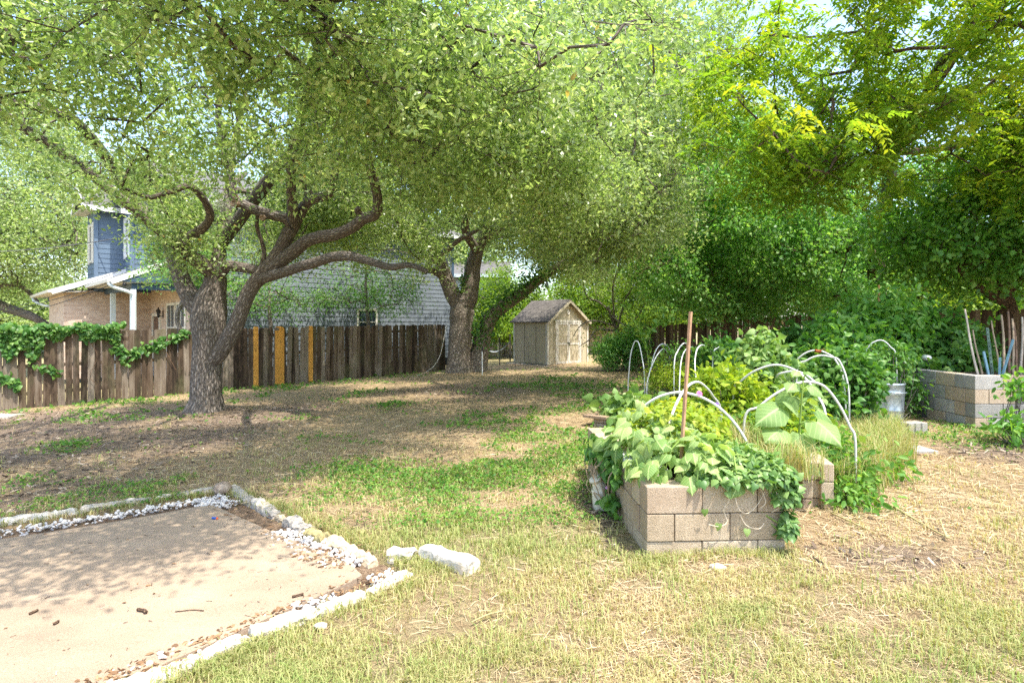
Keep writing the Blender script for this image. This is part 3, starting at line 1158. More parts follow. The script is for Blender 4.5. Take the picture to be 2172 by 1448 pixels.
# left fence, with three new boards
e1 = np.array([1, 1]) / R2
e2 = np.array([-1, 1]) / R2
fv = float(np.dot(FENCE_B, e2))


def fence_s(px):
    """distance along the left fence at photo column px"""
    t = (px - CX) / FOC
    A, B = FENCE_A, FENCE_B
    D = B - A
    s = (t * A[1] - A[0]) / (D[0] - t * D[1])
    return s * np.linalg.norm(D)


fence('wood_fence', 'long weathered cedar picket fence with three new orange boards behind the left oak', FENCE_A, FENCE_B, 1.82, OLDWOOD, .146,
      lambda u: .075 if u < .34 else .03,
      [(fence_s(541), .15, 'new orange cedar board, narrow, nearest the left oak trunk'),
       (fence_s(590), .29, 'widest new orange cedar board with a dark knot near its top'),
       (fence_s(655), .15, 'new orange cedar board farthest from the left oak trunk')])

# right fence, behind the garden
RF_A, RF_B = np.array([4.6, 22.0]), np.array([9.55, 17.05])
fence('wood_fence', 'dark brown picket fence under the leaning elm foliage behind the garden', RF_A, RF_B, 1.8, DARKWOOD, .125, lambda u: .03,
      zf=lambda p: lerp(-.25, .22, (p[0] - 4.6) / 4.95))
fence('wood_fence', 'shaded brown picket fence behind the bamboo canes at the right edge', RF_B + np.array([.03, -.03]), np.array([17.4, 9.2]), 1.8, DARKWOOD, .125, lambda u: .04,
      zf=lambda p: lerp(.17, .34, (p[0] - 9.55) / 7.85))
# far pale fence beyond the shed
fence('wood_fence', 'sunlit pale plank fence far beyond the shed and the hammock', (-4.0, 34.0), (6.5, 31.5), 1.75, PALEWOOD, .14, lambda u: .06, zf=lambda p: -.12, back=-1.0)

# ================================================================== the neighbour's house
SID_B = flat_mat('blue_siding_paint', (.13, .185, .255), .55, .3, .08, 3.0)
SID_LIT = flat_mat('sunlit_blue_siding', (.18, .205, .235), .55, .3, .08, 3.0)  # same blue paint; sunlight put into the colour, paler and greyer
SID_T = flat_mat('dark_blue_trim', (.06, .10, .15), .5, .3, .06)
CREAM = flat_mat('cream_trim', (.68, .64, .55), .5, .3, .05)
WHITE = flat_mat('white_trim', (.78, .79, .78), .45, .35, .04)
GUTT = flat_mat('pale_blue_gutter', (.62, .70, .72), .35, .4, .04)


def brick_mat():
    m = NT('tan_brick', .9, .15)
    b = m.n('ShaderNodeTexBrick')
    b.offset = .5
    b.inputs['Scale'].default_value = 1.0
    b.inputs['Brick Width'].default_value = .21
    b.inputs['Row Height'].default_value = .073
    b.inputs['Mortar Size'].default_value = .006
    b.inputs['Bias'].default_value = -.2
    b.inputs['Color1'].default_value = (.50, .36, .27, 1)
    b.inputs['Color2'].default_value = (.68, .54, .43, 1)
    b.inputs['Mortar'].default_value = (.52, .46, .38, 1)
    m.l(m.coord('UV'), b.inputs['Vector'])
    c = m.mix(m.math('MULTIPLY', m.math('SUBTRACT', m.noise(m.coord('UV'), 4.5, 5, .7), .5, clamp=True), 2, clamp=True), b.outputs['Color'], (.24, .15, .11))
    m.color(c)
    m.bump(b.outputs['Fac'], -.5, .008)
    return m.m


def shingle_mat(name, a, b_, scale=1.0):
    m = NT(name, .92, .1)
    b = m.n('ShaderNodeTexBrick')
    b.offset = .5
    b.inputs['Brick Width'].default_value = .22 * scale
    b.inputs['Row Height'].default_value = .125 * scale
    b.inputs['Mortar Size'].default_value = .006
    b.inputs['Scale'].default_value = 1.0
    b.inputs['Color1'].default_value = (*a, 1)
    b.inputs['Color2'].default_value = (*b_, 1)
    b.inputs['Mortar'].default_value = (*(x * .3 for x in a), 1)
    m.l(m.coord('UV'), b.inputs['Vector'])
    c = m.mix(.45, b.outputs['Color'], m.ramp(m.noise(m.coord('UV'), 9, 6, .7), [(.3, tuple(x * .5 for x in a)), (.7, b_)]))
    m.color(c)
    m.bump(b.outputs['Fac'], -.7, .012)
    return m.m


BRICK = brick_mat()
SHING = shingle_mat('grey_shingles', (.10, .095, .092), (.19, .182, .175))
SHEDSH = shingle_mat('brown_shingles', (.085, .075, .066), (.20, .178, .155), .8)


def glass_mat():
    m = NT('window_glass', .08, .6)
    m.color((.05, .07, .085))
    return m.m


GLASS = glass_mat()


def H(u, v, z):
    return np.array([u / R2 - v / R2, u / R2 + v / R2, z])


def lap_wall(mb, P, Q, z0, z1, out, course=.17, lip=.016, tint=.5, slope=None):
    """lap siding between plan points P and Q; out = outward normal"""
    n = int(round((z1 - z0) / course))
    h = (z1 - z0) / n
    out = np.array([out[0], out[1], 0.0])
    for i in range(n):
        a, b = z0 + i * h, z0 + (i + 1) * h
        pa, qa = np.array([P[0], P[1], a]) + out * lip, np.array([Q[0], Q[1], a]) + out * lip
        pb, qb = np.array([P[0], P[1], b + .004]) + out * .002, np.array([Q[0], Q[1], b + .004]) + out * .002
        L = np.linalg.norm(Q[:2] - P[:2])
        mb.add([pa, qa, qb, pb], [(0, 1, 2, 3)], tint, [[(0, a), (L, a), (L, b), (0, b)]])
        p0, q0 = np.array([P[0], P[1], a]), np.array([Q[0], Q[1], a])
        mb.add([p0, q0, qa, pa], [(0, 1, 2, 3)], tint, [[(0, 0), (L, 0), (L, .01), (0, .01)]])


def wallq(mb, P, Q, z0, z1):
    L = np.linalg.norm(np.asarray(Q[:2]) - np.asarray(P[:2]))
    mb.add([(P[0], P[1], z0), (Q[0], Q[1], z0), (Q[0], Q[1], z1), (P[0], P[1], z1)], [(0, 1, 2, 3)], .5, [[(0, z0), (L, z0), (L, z1), (0, z1)]])


def slab(mb, pts, th):
    """thick sheet: four top corners, extruded down by th; uv in metres"""
    p = [np.asarray(q, float) for q in pts]
    a = np.linalg.norm(p[1] - p[0])
    b = np.linalg.norm(p[3] - p[0])
    uv = [[(0, 0), (a, 0), (a, b), (0, b)]]
    dn = np.array([0, 0, -th])
    V = p + [q + dn for q in p]
    F = [(0, 1, 2, 3), (7, 6, 5, 4)] + [(i, 4 + i, 4 + (i + 1) % 4, (i + 1) % 4) for i in range(4)]
    U = [uv[0], uv[0][::-1]] + [[(0, 0), (0, th), (1, th), (1, 0)]] * 4
    mb.add(V, F, .5, U)


H0 = H(5.72, 20.2, -.3)
house = thing('house', 'two storey blue sided house with a tan brick porch behind the left fence', 'house', H0)
base = np.array(house.location)
zb = -.3
nS, nF = -e2, -e1                                                # outward normals: side wall (towards the yard), front wall
V1, U1 = 20.2, 5.72
# main side wall, with gable
mb = MB()
lap_wall(mb, H(5.85, V1, 0), H(16.3, V1, 0), .2, 5.75, nS, .178)
wl = mb.build('side_wall', SID_LIT, house, base)
for uu in (5.78, 16.36):
    mb = MB()
    c = H(uu, V1, 3.0)
    mb.box((c[0], c[1], 2.95), (.13, .06, 5.7), ((*e1, 0), (*nS, 0), (0, 0, 1)))
    mb.build('corner_board', SID_T, house, base)
# the body behind it: far walls so that it is a closed volume
mb = MB()
wallq(mb, H(16.4, V1 + .02, 0), H(16.4, 30, 0), zb, 5.75)
wallq(mb, H(16.4, 30, 0), H(5.72, 30, 0), zb, 5.75)
mb.build('rear_wall', SID_LIT, house, base)
# upper front walls (same paint, its own blue), stepped
mb = MB()
lap_wall(mb, H(4.81, 24.5, 0), H(U1, 24.5, 0), 3.35, 5.75, nS, .178)           # side facing piece right of the step
lap_wall(mb, H(4.81, 25.9, 0), H(4.81, 24.5, 0), 3.2, 6.0, nF, .178)
lap_wall(mb, H(3.95, 25.9, 0), H(4.81, 25.9, 0), 2.9, 6.0, nS, .178)
lap_wall(mb, H(3.95, 27.6, 0), H(3.95, 25.9, 0), 2.9, 6.0, nF, .178)
lap_wall(mb, H(U1, 24.5, 0), H(U1, V1, 0), 3.4, 5.75, nF, .178)
mb.build('front_wall', SID_B, house, base)
for (u_, v_) in ((3.95, 25.9), (4.81, 24.5), (4.81, 25.88)):
    c = H(u_ - .005, v_ - .005, 0)
    mb = MB()
    mb.box((c[0], c[1], 4.45), (.12, .12, 3.1), ((*e1, 0), (*e2, 0), (0, 0, 1)))
    mb.build('corner_board', SID_B, house, base)
# brick walls
mb = MB()
wallq(mb, H(3.0, 25.9, 0), H(U1, 25.9, 0), zb, 2.95)
wallq(mb, H(3.0, 30, 0), H(3.0, 25.9, 0), zb, 2.95)
wallq(mb, H(U1, 25.9, 0), H(U1, V1 + .05, 0), zb, 3.3)
mb.build('brick_wall', BRICK, house, base)
# windows: a frame with a pane and muntins
def window(center_u, center_v, z0, z1, width, face, fmat, parent, name='window', grid=(1, 2), shutter=None):
    along = e1 if face == 'S' else e2
    out = nS if face == 'S' else nF
    A3, O3, U3 = np.array([*along, 0]), np.array([*out, 0]), np.array([0, 0, 1.])
    c = H(center_u, center_v, (z0 + z1) / 2)
    mf = MB()
    t = .085
    hh = z1 - z0
    for s in (-1, 1):
        mf.box(c + A3 * s * (width / 2 - t / 2) + O3 * .03, (t, .05, hh), (A3, O3, U3))
        mf.box(c + U3 * s * (hh / 2 - t / 2) + O3 * .031, (width - 2 * t, .05, t), (A3, O3, U3))
    for k in range(1, grid[1]):
        mf.box(c + U3 * (hh * (k / grid[1] - .5)) + O3 * .03, (width - 2 * t, .04, .045), (A3, O3, U3))
    for k in range(1, grid[0]):
        mf.box(c + A3 * (width * (k / grid[0] - .5)) + O3 * .029, (.03, .036, hh - 2 * t), (A3, O3, U3))
    f = mf.build(name, fmat, parent, base)
    mp = MB()
    mp.box(c + O3 * .020, (width - t, .012, hh - t), (A3, O3, U3))
    mp.build('pane', GLASS, f, base)
    if shutter:
        ms = MB()
        for s in (-1, 1):
            x = c + A3 * s * (width / 2 + .16) + O3 * .03
            ms.box(x, (.28, .035, hh + .08), (A3, O3, U3))
            for k in range(3):
                ms.box(x + U3 * ((k - 1) * hh / 3) + O3 * .02, (.19, .02, hh / 3 - .09), (A3, O3, U3))
        ms.build('shutter', shutter, f, base)
    return f


window(11.95, V1, 1.25, 2.32, .92, 'S', CREAM, house)
window(3.95, 26.75, 4.05, 5.5, .55, 'F', CREAM, house, shutter=CREAM)
window(4.81, 25.1, 4.2, 5.65, .5, 'F', WHITE, house, shutter=WHITE)
window(U1, 22.95, .7, 2.45, 1.05, 'F', CREAM, house, grid=(2, 2))
window(U1, 21.75, .7, 2.45, 1.05, 'F', CREAM, house, grid=(2, 2))
# front door trim
mb = MB()
A3, O3 = np.array([*e2, 0]), np.array([*nF, 0])
for s in (-1, 1):
    mb.box(H(U1, 24.95 + s * .5, .85) + O3 * .03, (.12, .06, 2.3), (A3, O3, (0, 0, 1)))
mb.box(H(U1, 24.95, 2.06) + O3 * .031, (1.12, .06, .12), (A3, O3, (0, 0, 1)))
dr = mb.build('door', CREAM, house, base)
mb = MB()
mb.box(H(U1, 24.95, .85) + O3 * .012, (.88, .02, 2.28), (A3, O3, (0, 0, 1)))
mb.build('door_leaf', flat_mat('brown_door', (.16, .10, .07), .5), dr, base)
# wall lamp
BLACKM = flat_mat('black_metal', (.02, .02, .022), .4, .4, .1)
c = H(U1, 24.1, 2.1) + O3 * .16
mb = MB()
mb.lathe([(.02, -.16), (.05, -.14), (.035, -.11), (.075, .08), (.085, .09), (.03, .16), (.012, .22)], c, 8)
mb.bar(H(U1, 24.1, 2.0), c + np.array([0, 0, -.1]), .03, .03)
mb.bar(H(U1, 24.1, 1.93) + O3 * .01, H(U1, 24.1, 2.2) + O3 * .01, .09, .02, up=tuple(O3))
mb.build('wall_lamp', BLACKM, house, base)

# lower roof A (over the brick front room), its fascia, soffit, gutter
zt, zr = 6.12, 7.0
for grp in ((([H(2.62, 25.45, 2.93), H(2.62, 31.5, 2.93), H(5.3, 31.5, 3.98), H(5.3, 25.45, 3.98)], .05),),          # front room
            (([H(3.66, 21.35, 3.13), H(3.66, 25.44, 3.13), H(5.72, 25.44, 4.06), H(5.72, 21.35, 4.06)], .05),),        # porch
            (([H(3.5, 25.45, zt - .06), H(5.9, 25.45, zt - .06), H(5.9, 26.75, zr), H(3.5, 26.75, zr)], .05),           # tower gable
             ([H(3.5, 26.75, zr + .002), H(5.9, 26.75, zr + .002), H(5.9, 28.05, zt - .06), H(3.5, 28.05, zt - .06)], .05)),
            (([H(4.4, 24.1, 5.83), H(6.2, 24.1, 5.83), H(6.2, 26.2, 6.8), H(4.4, 26.2, 6.8)], .05),),
            (([H(5.3, 19.75, 5.72), H(16.8, 19.75, 5.72), H(16.8, 25.1, 7.9), H(5.3, 25.1, 7.9)], .06),
             ([H(5.3, 25.1, 7.902), H(16.8, 25.1, 7.902), H(16.8, 30.4, 5.72), H(5.3, 30.4, 5.72)], .06))):
    mb = MB()
    for p_, th_ in grp:
        slab(mb, p_, th_)
    mb.build('roof', SHING, house, base)
for fa, fb_ in ((H(2.6, 25.43, 2.83), H(5.3, 25.43, 3.89)), (H(3.63, 21.33, 3.02), H(5.70, 21.33, 3.955)), (H(3.46, 25.43, zt - .17), H(5.9, 25.43, zt - .17)),
                (H(3.48, 25.42, zt - .15), H(3.48, 26.75, zr - .09)), (H(3.48, 28.07, zt - .15), H(3.48, 26.752, zr - .09)), (H(4.4, 24.08, 5.73), H(6.2, 24.08, 5.73)), (H(5.3, 19.73, 5.62), H(16.8, 19.73, 5.62))):
    mb = MB()
    mb.bar(fa, fb_, .03, .17)
    mb.build('fascia', WHITE, house, base)
for p_ in ([H(2.64, 25.47, 2.83), H(2.64, 31.4, 2.83), H(3.6, 31.4, 2.90), H(3.6, 25.47, 2.90)], [H(3.68, 21.37, 3.03), H(3.68, 25.4, 3.03), H(5.70, 25.4, 3.04), H(5.70, 21.37, 3.04)],
           [H(3.52, 25.47, 5.99), H(3.94, 25.47, 5.99), H(3.94, 28.0, 5.99), H(3.52, 28.0, 5.99)], [H(5.4, 19.76, 5.70), H(16.7, 19.76, 5.70), H(16.7, 20.18, 5.70), H(5.4, 20.18, 5.70)]):
    mb = MB()
    slab(mb, p_, .02)
    mb.build('soffit', CREAM, house, base)
for p_ in ((H(4.2, 21.5, 2.92), H(5.70, 21.5, 2.92), .22), (H(4.25, 21.56, 2.92), H(4.25, 25.85, 2.92), .22), (H(3.1, 25.95, 2.76), H(3.1, 31, 2.76), .16)):
    mb = MB()
    mb.bar(p_[0], p_[1], .10, p_[2])
    mb.build('porch_beam', SID_T, house, base)
for p_ in ((H(5.70, 21.34, 3.04), H(3.9, 21.34, 3.04), H(5.70, 21.34, 3.90)), (H(3.955, 25.95, 6.0), H(3.955, 27.55, 6.0), H(3.955, 26.75, 6.85))):
    mb = MB()
    mb.add(p_, [(0, 1, 2)])
    mb.build('gable_panel', SID_T, house, base)
for u_, v_, top in ((4.25, 21.5, 2.81), (4.25, 24.6, 2.81), (3.1, 29.9, 2.68)):
    mb = MB()
    mb.box(H(u_, v_, (top + zb) / 2), (.15, .15, top - zb), ((*e1, 0), (*e2, 0), (0, 0, 1)))
    mb.build('porch_post', GUTT if v_ < 26 else CREAM, house, base)
for p_ in ((H(2.57, 25.5, 2.86), H(2.57, 31.5, 2.86)), (H(3.60, 21.38, 3.05), H(3.60, 25.4, 3.05))):
    mb = MB()
    mb.bar(p_[0], p_[1], .11, .10)
    mb.build('gutter', CREAM, house, base)
for pts in ([H(3.60, 21.45, 3.0), H(3.62, 21.42, 2.93), H(3.75, 21.40, 2.84), H(4.10, 21.39, 2.72), H(4.23, 21.385, 2.64), H(4.25, 21.38, 2.5), H(4.25, 21.38, 1.2), H(4.25, 21.38, 0)],
            [H(2.57, 31.0, 2.8), H(2.6, 30.8, 2.66), H(2.8, 30.2, 2.5), H(3.02, 29.86, 2.42), H(3.05, 29.8, 2.3), H(3.05, 29.8, 1.2), H(3.05, 29.8, 0)]):
    mb = MB()
    mb.tube(catmull(pts, 5), .052, 8)
    mb.build('downspout', GUTT, house, base, smooth=True)
c = H(4.0, 21.42, 2.95)
mb = MB()
mb.lathe([(.02, -.04), (.055, -.03), (.06, .05), (.02, .07)], c, 10, (np.array([0, 0, 1.]), np.array([*e1, 0]), np.array([*nS, 0])))
mb.tube([c + np.array([0, 0, .12]), c], .015, 6)
mb.build('flood_lamp', BLACKM, house, base, smooth=True)

# second house, seen between the stems of the middle oak
h2 = thing('house', 'pale grey house with a dark eave seen between the stems of the middle oak', 'house', at(1030, 700, 38) * np.array([1, 1, 0]))
b2 = np.array(h2.location)
mb = MB()
lap_wall(mb, np.array([-6.5, 38.0]), np.array([-.6, 38.0]), -.2, 5.0, np.array([0, -1.0]), .19)
wallq(mb, (-.6, 38.0), (-.6, 46), -.2, 5.0)
mb.build('wall', flat_mat('pale_grey_siding', (.5, .53, .56), .6), h2, b2)
mb = MB()
slab(mb, [(-6.8, 37.5, 5.05), (-.1, 37.5, 5.05), (-.1, 42, 6.4), (-6.8, 42, 6.4)], .12)
slab(mb, [(-6.8, 42, 6.402), (-.1, 42, 6.402), (-.1, 46.5, 5.05), (-6.8, 46.5, 5.05)], .12)
mb.build('roof', SHING, h2, b2)
mb = MB()
mb.bar((-6.8, 37.47, 4.95), (-.1, 37.47, 4.95), .05, .2)
mb.build('fascia', GUTT, h2, b2)

# ================================================================== the shed
shed_c = np.array([1.52, 24.0])
aS = math.radians(40)
sf, ss = np.array([math.cos(aS), math.sin(aS)]), np.array([-math.sin(aS), math.cos(aS)])
zS = float(gz(*shed_c)) + .02
WF, WS, HE, HR = 2.44, 2.23, 1.88, 2.78


def Sh(a, b, z):
    p = shed_c + sf * a + ss * b
    return np.array([p[0], p[1], zS + z])


shed = thing('shed', 'small tan gable roofed garden shed at the back of the yard', 'shed', Sh(0, 0, 0))
bS = np.array(shed.location)
m = NT('tan_shed_paint', .75, .2)
g = m.noise(m.coord('Object', (60, 60, 1.2)), 1.0, 3)
dirt = m.math('MULTIPLY', m.math('SUBTRACT', m.noise(m.coord('Object', (2.5, 2.5, 1)), 1.0, 5, .7), .46, clamp=True), 2.2, clamp=True)
c = m.ramp(g, [(.3, (.46, .405, .29)), (.7, (.49, .43, .31))])
m.color(m.mix(m.math('MULTIPLY', dirt, .30), c, (.34, .25, .17)))
m.bump(g, .2, .002)
TANP = m.m
m = NT('peeling_white_trim', .7, .2)
pn = m.noise(m.coord('Object', (14, 14, 3)), 1.0, 6, .7)
m.color(m.ramp(pn, [(.33, (.36, .31, .25)), (.45, (.60, .56, .49)), (.6, (.68, .65, .58))]))
PEEL = m.m
F3, S3, Z3 = np.array([*sf, 0]), np.array([*ss, 0]), np.array([0, 0, 1.])
mb = MB()
mb.box(Sh(WF / 2, WS / 2, HE / 2), (WF, WS, HE), (F3, S3, Z3))
gab = [Sh(0, 0, HE), Sh(WF, 0, HE), Sh(WF / 2, 0, HR)]
gab2 = [Sh(0, WS, HE), Sh(WF, WS, HE), Sh(WF / 2, WS, HR)]
mb.add(gab + gab2, [(0, 1, 2), (5, 4, 3)])
mb.build('wall', TANP, shed, bS)
GROOVE = flat_mat('dark_groove_strip', (.09, .075, .055), .8)  # thin dark strips laid on the wall along the panel lines
for c_, sz in ((Sh(-.004, WS / 3, HE / 2), (.012, .016, HE - .02)), (Sh(-.004, WS * 2 / 3, HE / 2), (.012, .016, HE - .02)), (Sh(.34, -.002, HE / 2), (.012, .008, HE)), (Sh(WF - .34, -.002, HE / 2), (.012, .008, HE))):
    mb = MB()
    mb.box(c_, sz, (F3, S3, Z3))
    mb.build('panel_groove', GROOVE, shed, bS)
for c_, sz in ((Sh(-.012, -.012, HE / 2), (.09, .05, HE)), (Sh(WF + .012, -.012, HE / 2), (.09, .05, HE)), (Sh(-.02, .06, HE / 2), (.03, .09, HE)), (Sh(-.02, WS - .05, HE / 2), (.03, .09, HE))):
    mb = MB()
    mb.box(c_, sz, (F3, S3, Z3))
    mb.build('corner_trim', PEEL, shed, bS)
# roof: two thick slopes with an overhang
mb = MB()
ov = .12
sl = (HR - HE) / (WF / 2)
for s in (0, 1):
    if s == 0:
        pts = [Sh(-ov, -.14, HE - ov * sl + .03), Sh(WF / 2, -.14, HR + .03), Sh(WF / 2, WS + .14, HR + .03), Sh(-ov, WS + .14, HE - ov * sl + .03)]
    else:
        pts = [Sh(WF / 2, -.14, HR + .032), Sh(WF + ov, -.14, HE - ov * sl + .03), Sh(WF + ov, WS + .14, HE - ov * sl + .03), Sh(WF / 2, WS + .14, HR + .032)]
    p = [pts[0], pts[3], pts[2], pts[1]] if s == 0 else [pts[1], pts[0], pts[3], pts[2]]
    if s == 1:
        p = [pts[1], pts[2], pts[3], pts[0]]
    slab(mb, p, .035)
mb.build('roof', SHEDSH, shed, bS)
mb = MB()
mb.bar(Sh(-ov, -.155, HE - ov * sl - .06), Sh(WF / 2, -.155, HR - .06), .025, .11)
mb.bar(Sh(WF + ov, -.155, HE - ov * sl - .06), Sh(WF / 2, -.157, HR - .06), .025, .11)
mb.bar(Sh(WF / 2 - .30, -.02, HR - .30), Sh(WF / 2 + .30, -.02, HR - .30), .03, .07)
mb.build('gable_trim', TANP, shed, bS)
mb = MB()
mb.lathe([(.02, .0), (.085, .0), (.10, .015), (.085, .03), (.07, .022), (.03, .02)], Sh(WF / 2, -.004, HR - .55), 18, (F3, Z3, -S3))
mb.build('vent', PEEL, shed, bS)
mb = MB()
d0, d1, dh = .52, 1.92, 1.80
mb.box(Sh(d0 - .05, -.022, dh / 2), (.09, .05, dh), (F3, S3, Z3))
mb.box(Sh(d1 + .05, -.022, dh / 2), (.09, .05, dh), (F3, S3, Z3))
mb.box(Sh((d0 + d1) / 2, -.023, dh + .045), (d1 - d0 + .24, .055, .09), (F3, S3, Z3))
mb.build('door_frame', PEEL, shed, bS)
wd = (d1 - d0) / 2
for s in (0, 1):
    x0 = d0 + s * wd
    mb = MB()
    mb.box(Sh(x0 + wd / 2, -.012, dh / 2), (wd - .012, .02, dh - .02), (F3, S3, Z3))
    dd = mb.build('door', TANP, shed, bS)
    mb = MB()
    for xx in (x0 + .045, x0 + wd - .045):
        mb.box(Sh(xx, -.032, dh / 2), (.075, .02, dh - .04), (F3, S3, Z3))
    for zz in (.06, .86, dh - .06):
        mb.box(Sh(x0 + wd / 2, -.031, zz), (wd - .165, .02, .085), (F3, S3, Z3))
    mb.build('door_trim', PEEL, dd, bS)
mb = MB()
mb.box(Sh((d0 + d1) / 2, -.055, .9), (.16, .02, .035), (F3, S3, Z3))
mb.lathe([(.02, -.035), (.03, -.03), (.03, .01), (.012, .02)], Sh((d0 + d1) / 2 + .01, -.07, .83), 10)
mb.build('latch', BLACKM, shed, bS)
mb = MB()
mb.box(Sh(WF / 2, -.25, -.055), (WF + .9, .42, .07), (F3, S3, Z3))
mb.box(Sh(-.2, WS / 2, -.06), (.3, WS + .3, .07), (F3, S3, Z3))
one(mb, 'paving_slab', LIMEG, 'low worn paving edge at the foot of the tan shed', 'paving', bevel=.01)

# ================================================================== small things near the middle oak
GREYM = flat_mat('dull_steel', (.30, .31, .31), .5, .4, .15, 20)
RUSTG = flat_mat('dark_rusty_steel', (.06, .05, .045), .7, .3, .3, 20)
GREENM = flat_mat('green_post_paint', (.07, .12, .09), .6, .3, .25, 20)
p = at(1060, 775, 24.6)
p[2] = gz(p[0], p[1])
mb = MB()
mb.bar(p, p + np.array([0, 0, 1.22]), .05, .05)
mb.bar(p + np.array([-.04, 0, .2]), p + np.array([-.04, 0, 1.2]), .03, .012)
one(mb, 'fence_post', RUSTG, 'dark steel post of the wire fence between the leaning oak stem and the shed', 'post')
# wire mesh panel between stem and shed
mb = MB()
A, B = np.array([-.9, 23.6]), np.array([1.3, 25.4])
L = np.linalg.norm(B - A)
d = (B - A) / L
for k in range(int(L / .1) + 1):
    q = A + d * k * .1
    z0 = gz(*q)
    mb.tube([(q[0], q[1], z0), (q[0], q[1], z0 + 1.0)], .003, 3, caps=False)
for k in range(11):
    z0 = gz(*A) + k * .1
    mb.tube([(*A, z0), (*B, z0)], .003, 3, caps=False)
one(mb, 'wire_fence', GREYM, 'thin wire mesh fence panel between the leaning oak stem and the shed', 'fence')
# white marker stake
p = at(1023, 789, 20.0)
p[2] = gz(p[0], p[1])
st = thing('marker_stake', 'thin white stake with a black cap at the foot of the leaning oak stem', 'stake', p)
mb = MB()
mb.box(p + np.array([0, 0, .42]), (.035, .02, .85))
mb.build('stake', WHITE, st, p)
mb = MB()
mb.box(p + np.array([0, -.005, .90]), (.075, .05, .14))
mb.build('cap', BLACKM, st, p, bevel=.01)
# hammock on its frame post
hp0, hp1 = at(1032, 742, 27.5), at(1082, 724, 27.0)
ham = thing('hammock', 'blue grey striped hammock slung in the neighbouring yard beyond the middle oak', 'hammock', ((hp0 + hp1) / 2) * np.array([1, 1, 0]))
bh = np.array(ham.location)
V, F, U = [], [], []
nu, nv = 16, 6
for i in range(nu + 1):
    s = i / nu
    for j in range(nv + 1):
        q = j / nv - .5
        p = lerp(hp0, hp1, s)
        wdt = .75 * (.25 + .75 * math.sin(math.pi * min(max(s, .06), .94)))
        V.append(p + np.array([.0, q * wdt, -.36 * math.sin(math.pi * s) + .9 * q * q * math.sin(math.pi * s) * .5]))
for i in range(nu):
    for j in range(nv):
        F.append((i * (nv + 1) + j, (i + 1) * (nv + 1) + j, (i + 1) * (nv + 1) + j + 1, i * (nv + 1) + j + 1))
        U += [(i / nu, j / nv), ((i + 1) / nu, j / nv), ((i + 1) / nu, (j + 1) / nv), (i / nu, (j + 1) / nv)]
m = NT('striped_canvas', .9, .1)
wv = m.n('ShaderNodeTexWave', bands_direction='Y')
wv.inputs['Scale'].default_value = 2.2
m.l(m.coord('UV'), wv.inputs['Vector'])
m.color(m.ramp(wv.outputs['Fac'], [(.4, (.06, .09, .13)), (.6, (.55, .58, .6))], 'CONSTANT'))
mesh_np('canvas', np.array(V), F, m.m, ham, uv=np.array(U), base=bh, smooth=True)
mb = MB()
for q in (hp0, hp1):
    mb.bar((q[0], q[1], -.15), q + np.array([0, 0, .35]), .06, .06)
mb.build('stand_post', RUSTG, ham, bh)
p = at(1057, 712, 30.0)
mb = MB()
mb.tube([(p[0], p[1], -.15), (p[0], p[1], p[2] + .15)], .06, 8)
one(mb, 'pipe_post', WHITE, 'white pipe post standing before the far pale fence', 'post', smooth=True)
# white cord hanging down the fence by the middle oak
mb = MB()
pts = [at(948, 685, 20.9), at(942, 715, 20.6), at(934, 752, 20.3), at(920, 776, 20.0), at(903, 789, 19.4), at(885, 796, 18.6)]
for q in pts[3:]:
    q[2] = max(q[2], float(gz(q[0], q[1])) + .03)
mb.tube(catmull(pts, 5), .011, 5)
one(mb, 'cord', flat_mat('grey_cord', (.55, .52, .46), .8), 'pale cord hanging down the fence beside the middle oak', 'cord', smooth=True)
# overhead cables
for k, (a, b, sag, lb) in enumerate(((at(-260, 528, 22), H(4.9, 24.6, 4.98), .35, 'highest overhead cable running to the blue upper wall'),
                                     (at(-260, 690, 17), H(5.0, 24.5, 4.0), .5, 'middle overhead cable ending just above the porch roof'),
                                     (at(-260, 700, 17), H(4.7, 21.3, 3.55), .35, 'upper of the two cables ending at the porch roof edge'),
                                     (at(-260, 712, 17), H(4.3, 21.3, 3.3), .4, 'lowest overhead cable ending at the porch gutter corner'))):
    pts = [lerp(a, b, s) + np.array([0, 0, -sag * 4 * s * (1 - s)]) for s in np.linspace(0, 1, 20)]
    mb = MB()
    mb.tube(pts, .016 if k == 0 else .011, 5)
    one(mb, 'cable', BLACKM if k else flat_mat('grey_cable', (.12, .12, .12), .5), lb, 'cable', 'overhead cables to the blue house', smooth=True)
# ================================================================== trees
BARK_OAK = bark_mat('oak_bark', (.055, .045, .038), (.19, .158, .130), (.37, .325, .28), 34, 6.5)
BARK_OLD = bark_mat('old_oak_bark', (.07, .055, .045), (.24, .195, .155), (.42, .36, .30), 26, 8, (.17, .17, .11))
BARK_DK = bark_mat('dark_bark', (.05, .035, .025), (.16, .11, .075), (.30, .22, .16), 22, 7)
BARK_GREY = bark_mat('grey_bark', (.09, .075, .06), (.24, .205, .17), (.40, .36, .30), 24, 6)
OAKL = leaf_mat('live_oak_leaf', (.085, .16, .05), (.32, .43, .15), (.64, .69, .36), .54, (1.08, 1.18, .60), .32, .55, flecks=(.42, .30, .10))  # ramp ends carry shade tones and pale highlights painted into the leaves
OAKL2 = leaf_mat('far_oak_leaf', (.10, .175, .06), (.36, .455, .175), (.64, .68, .37), .54, (1.08, 1.18, .62), .36, .5, flecks=(.42, .32, .12))  # shade and highlight tones painted into this ramp too
PECL = leaf_mat('pecan_leaf', (.10, .23, .035), (.22, .36, .045), (.44, .48, .05), .55, (1.35, 1.3, .4), .42, .35)
ELML = leaf_mat('elm_leaf', (.075, .22, .06), (.18, .38, .10), (.40, .56, .20), .5, (1.3, 1.35, .5), .42, .35)
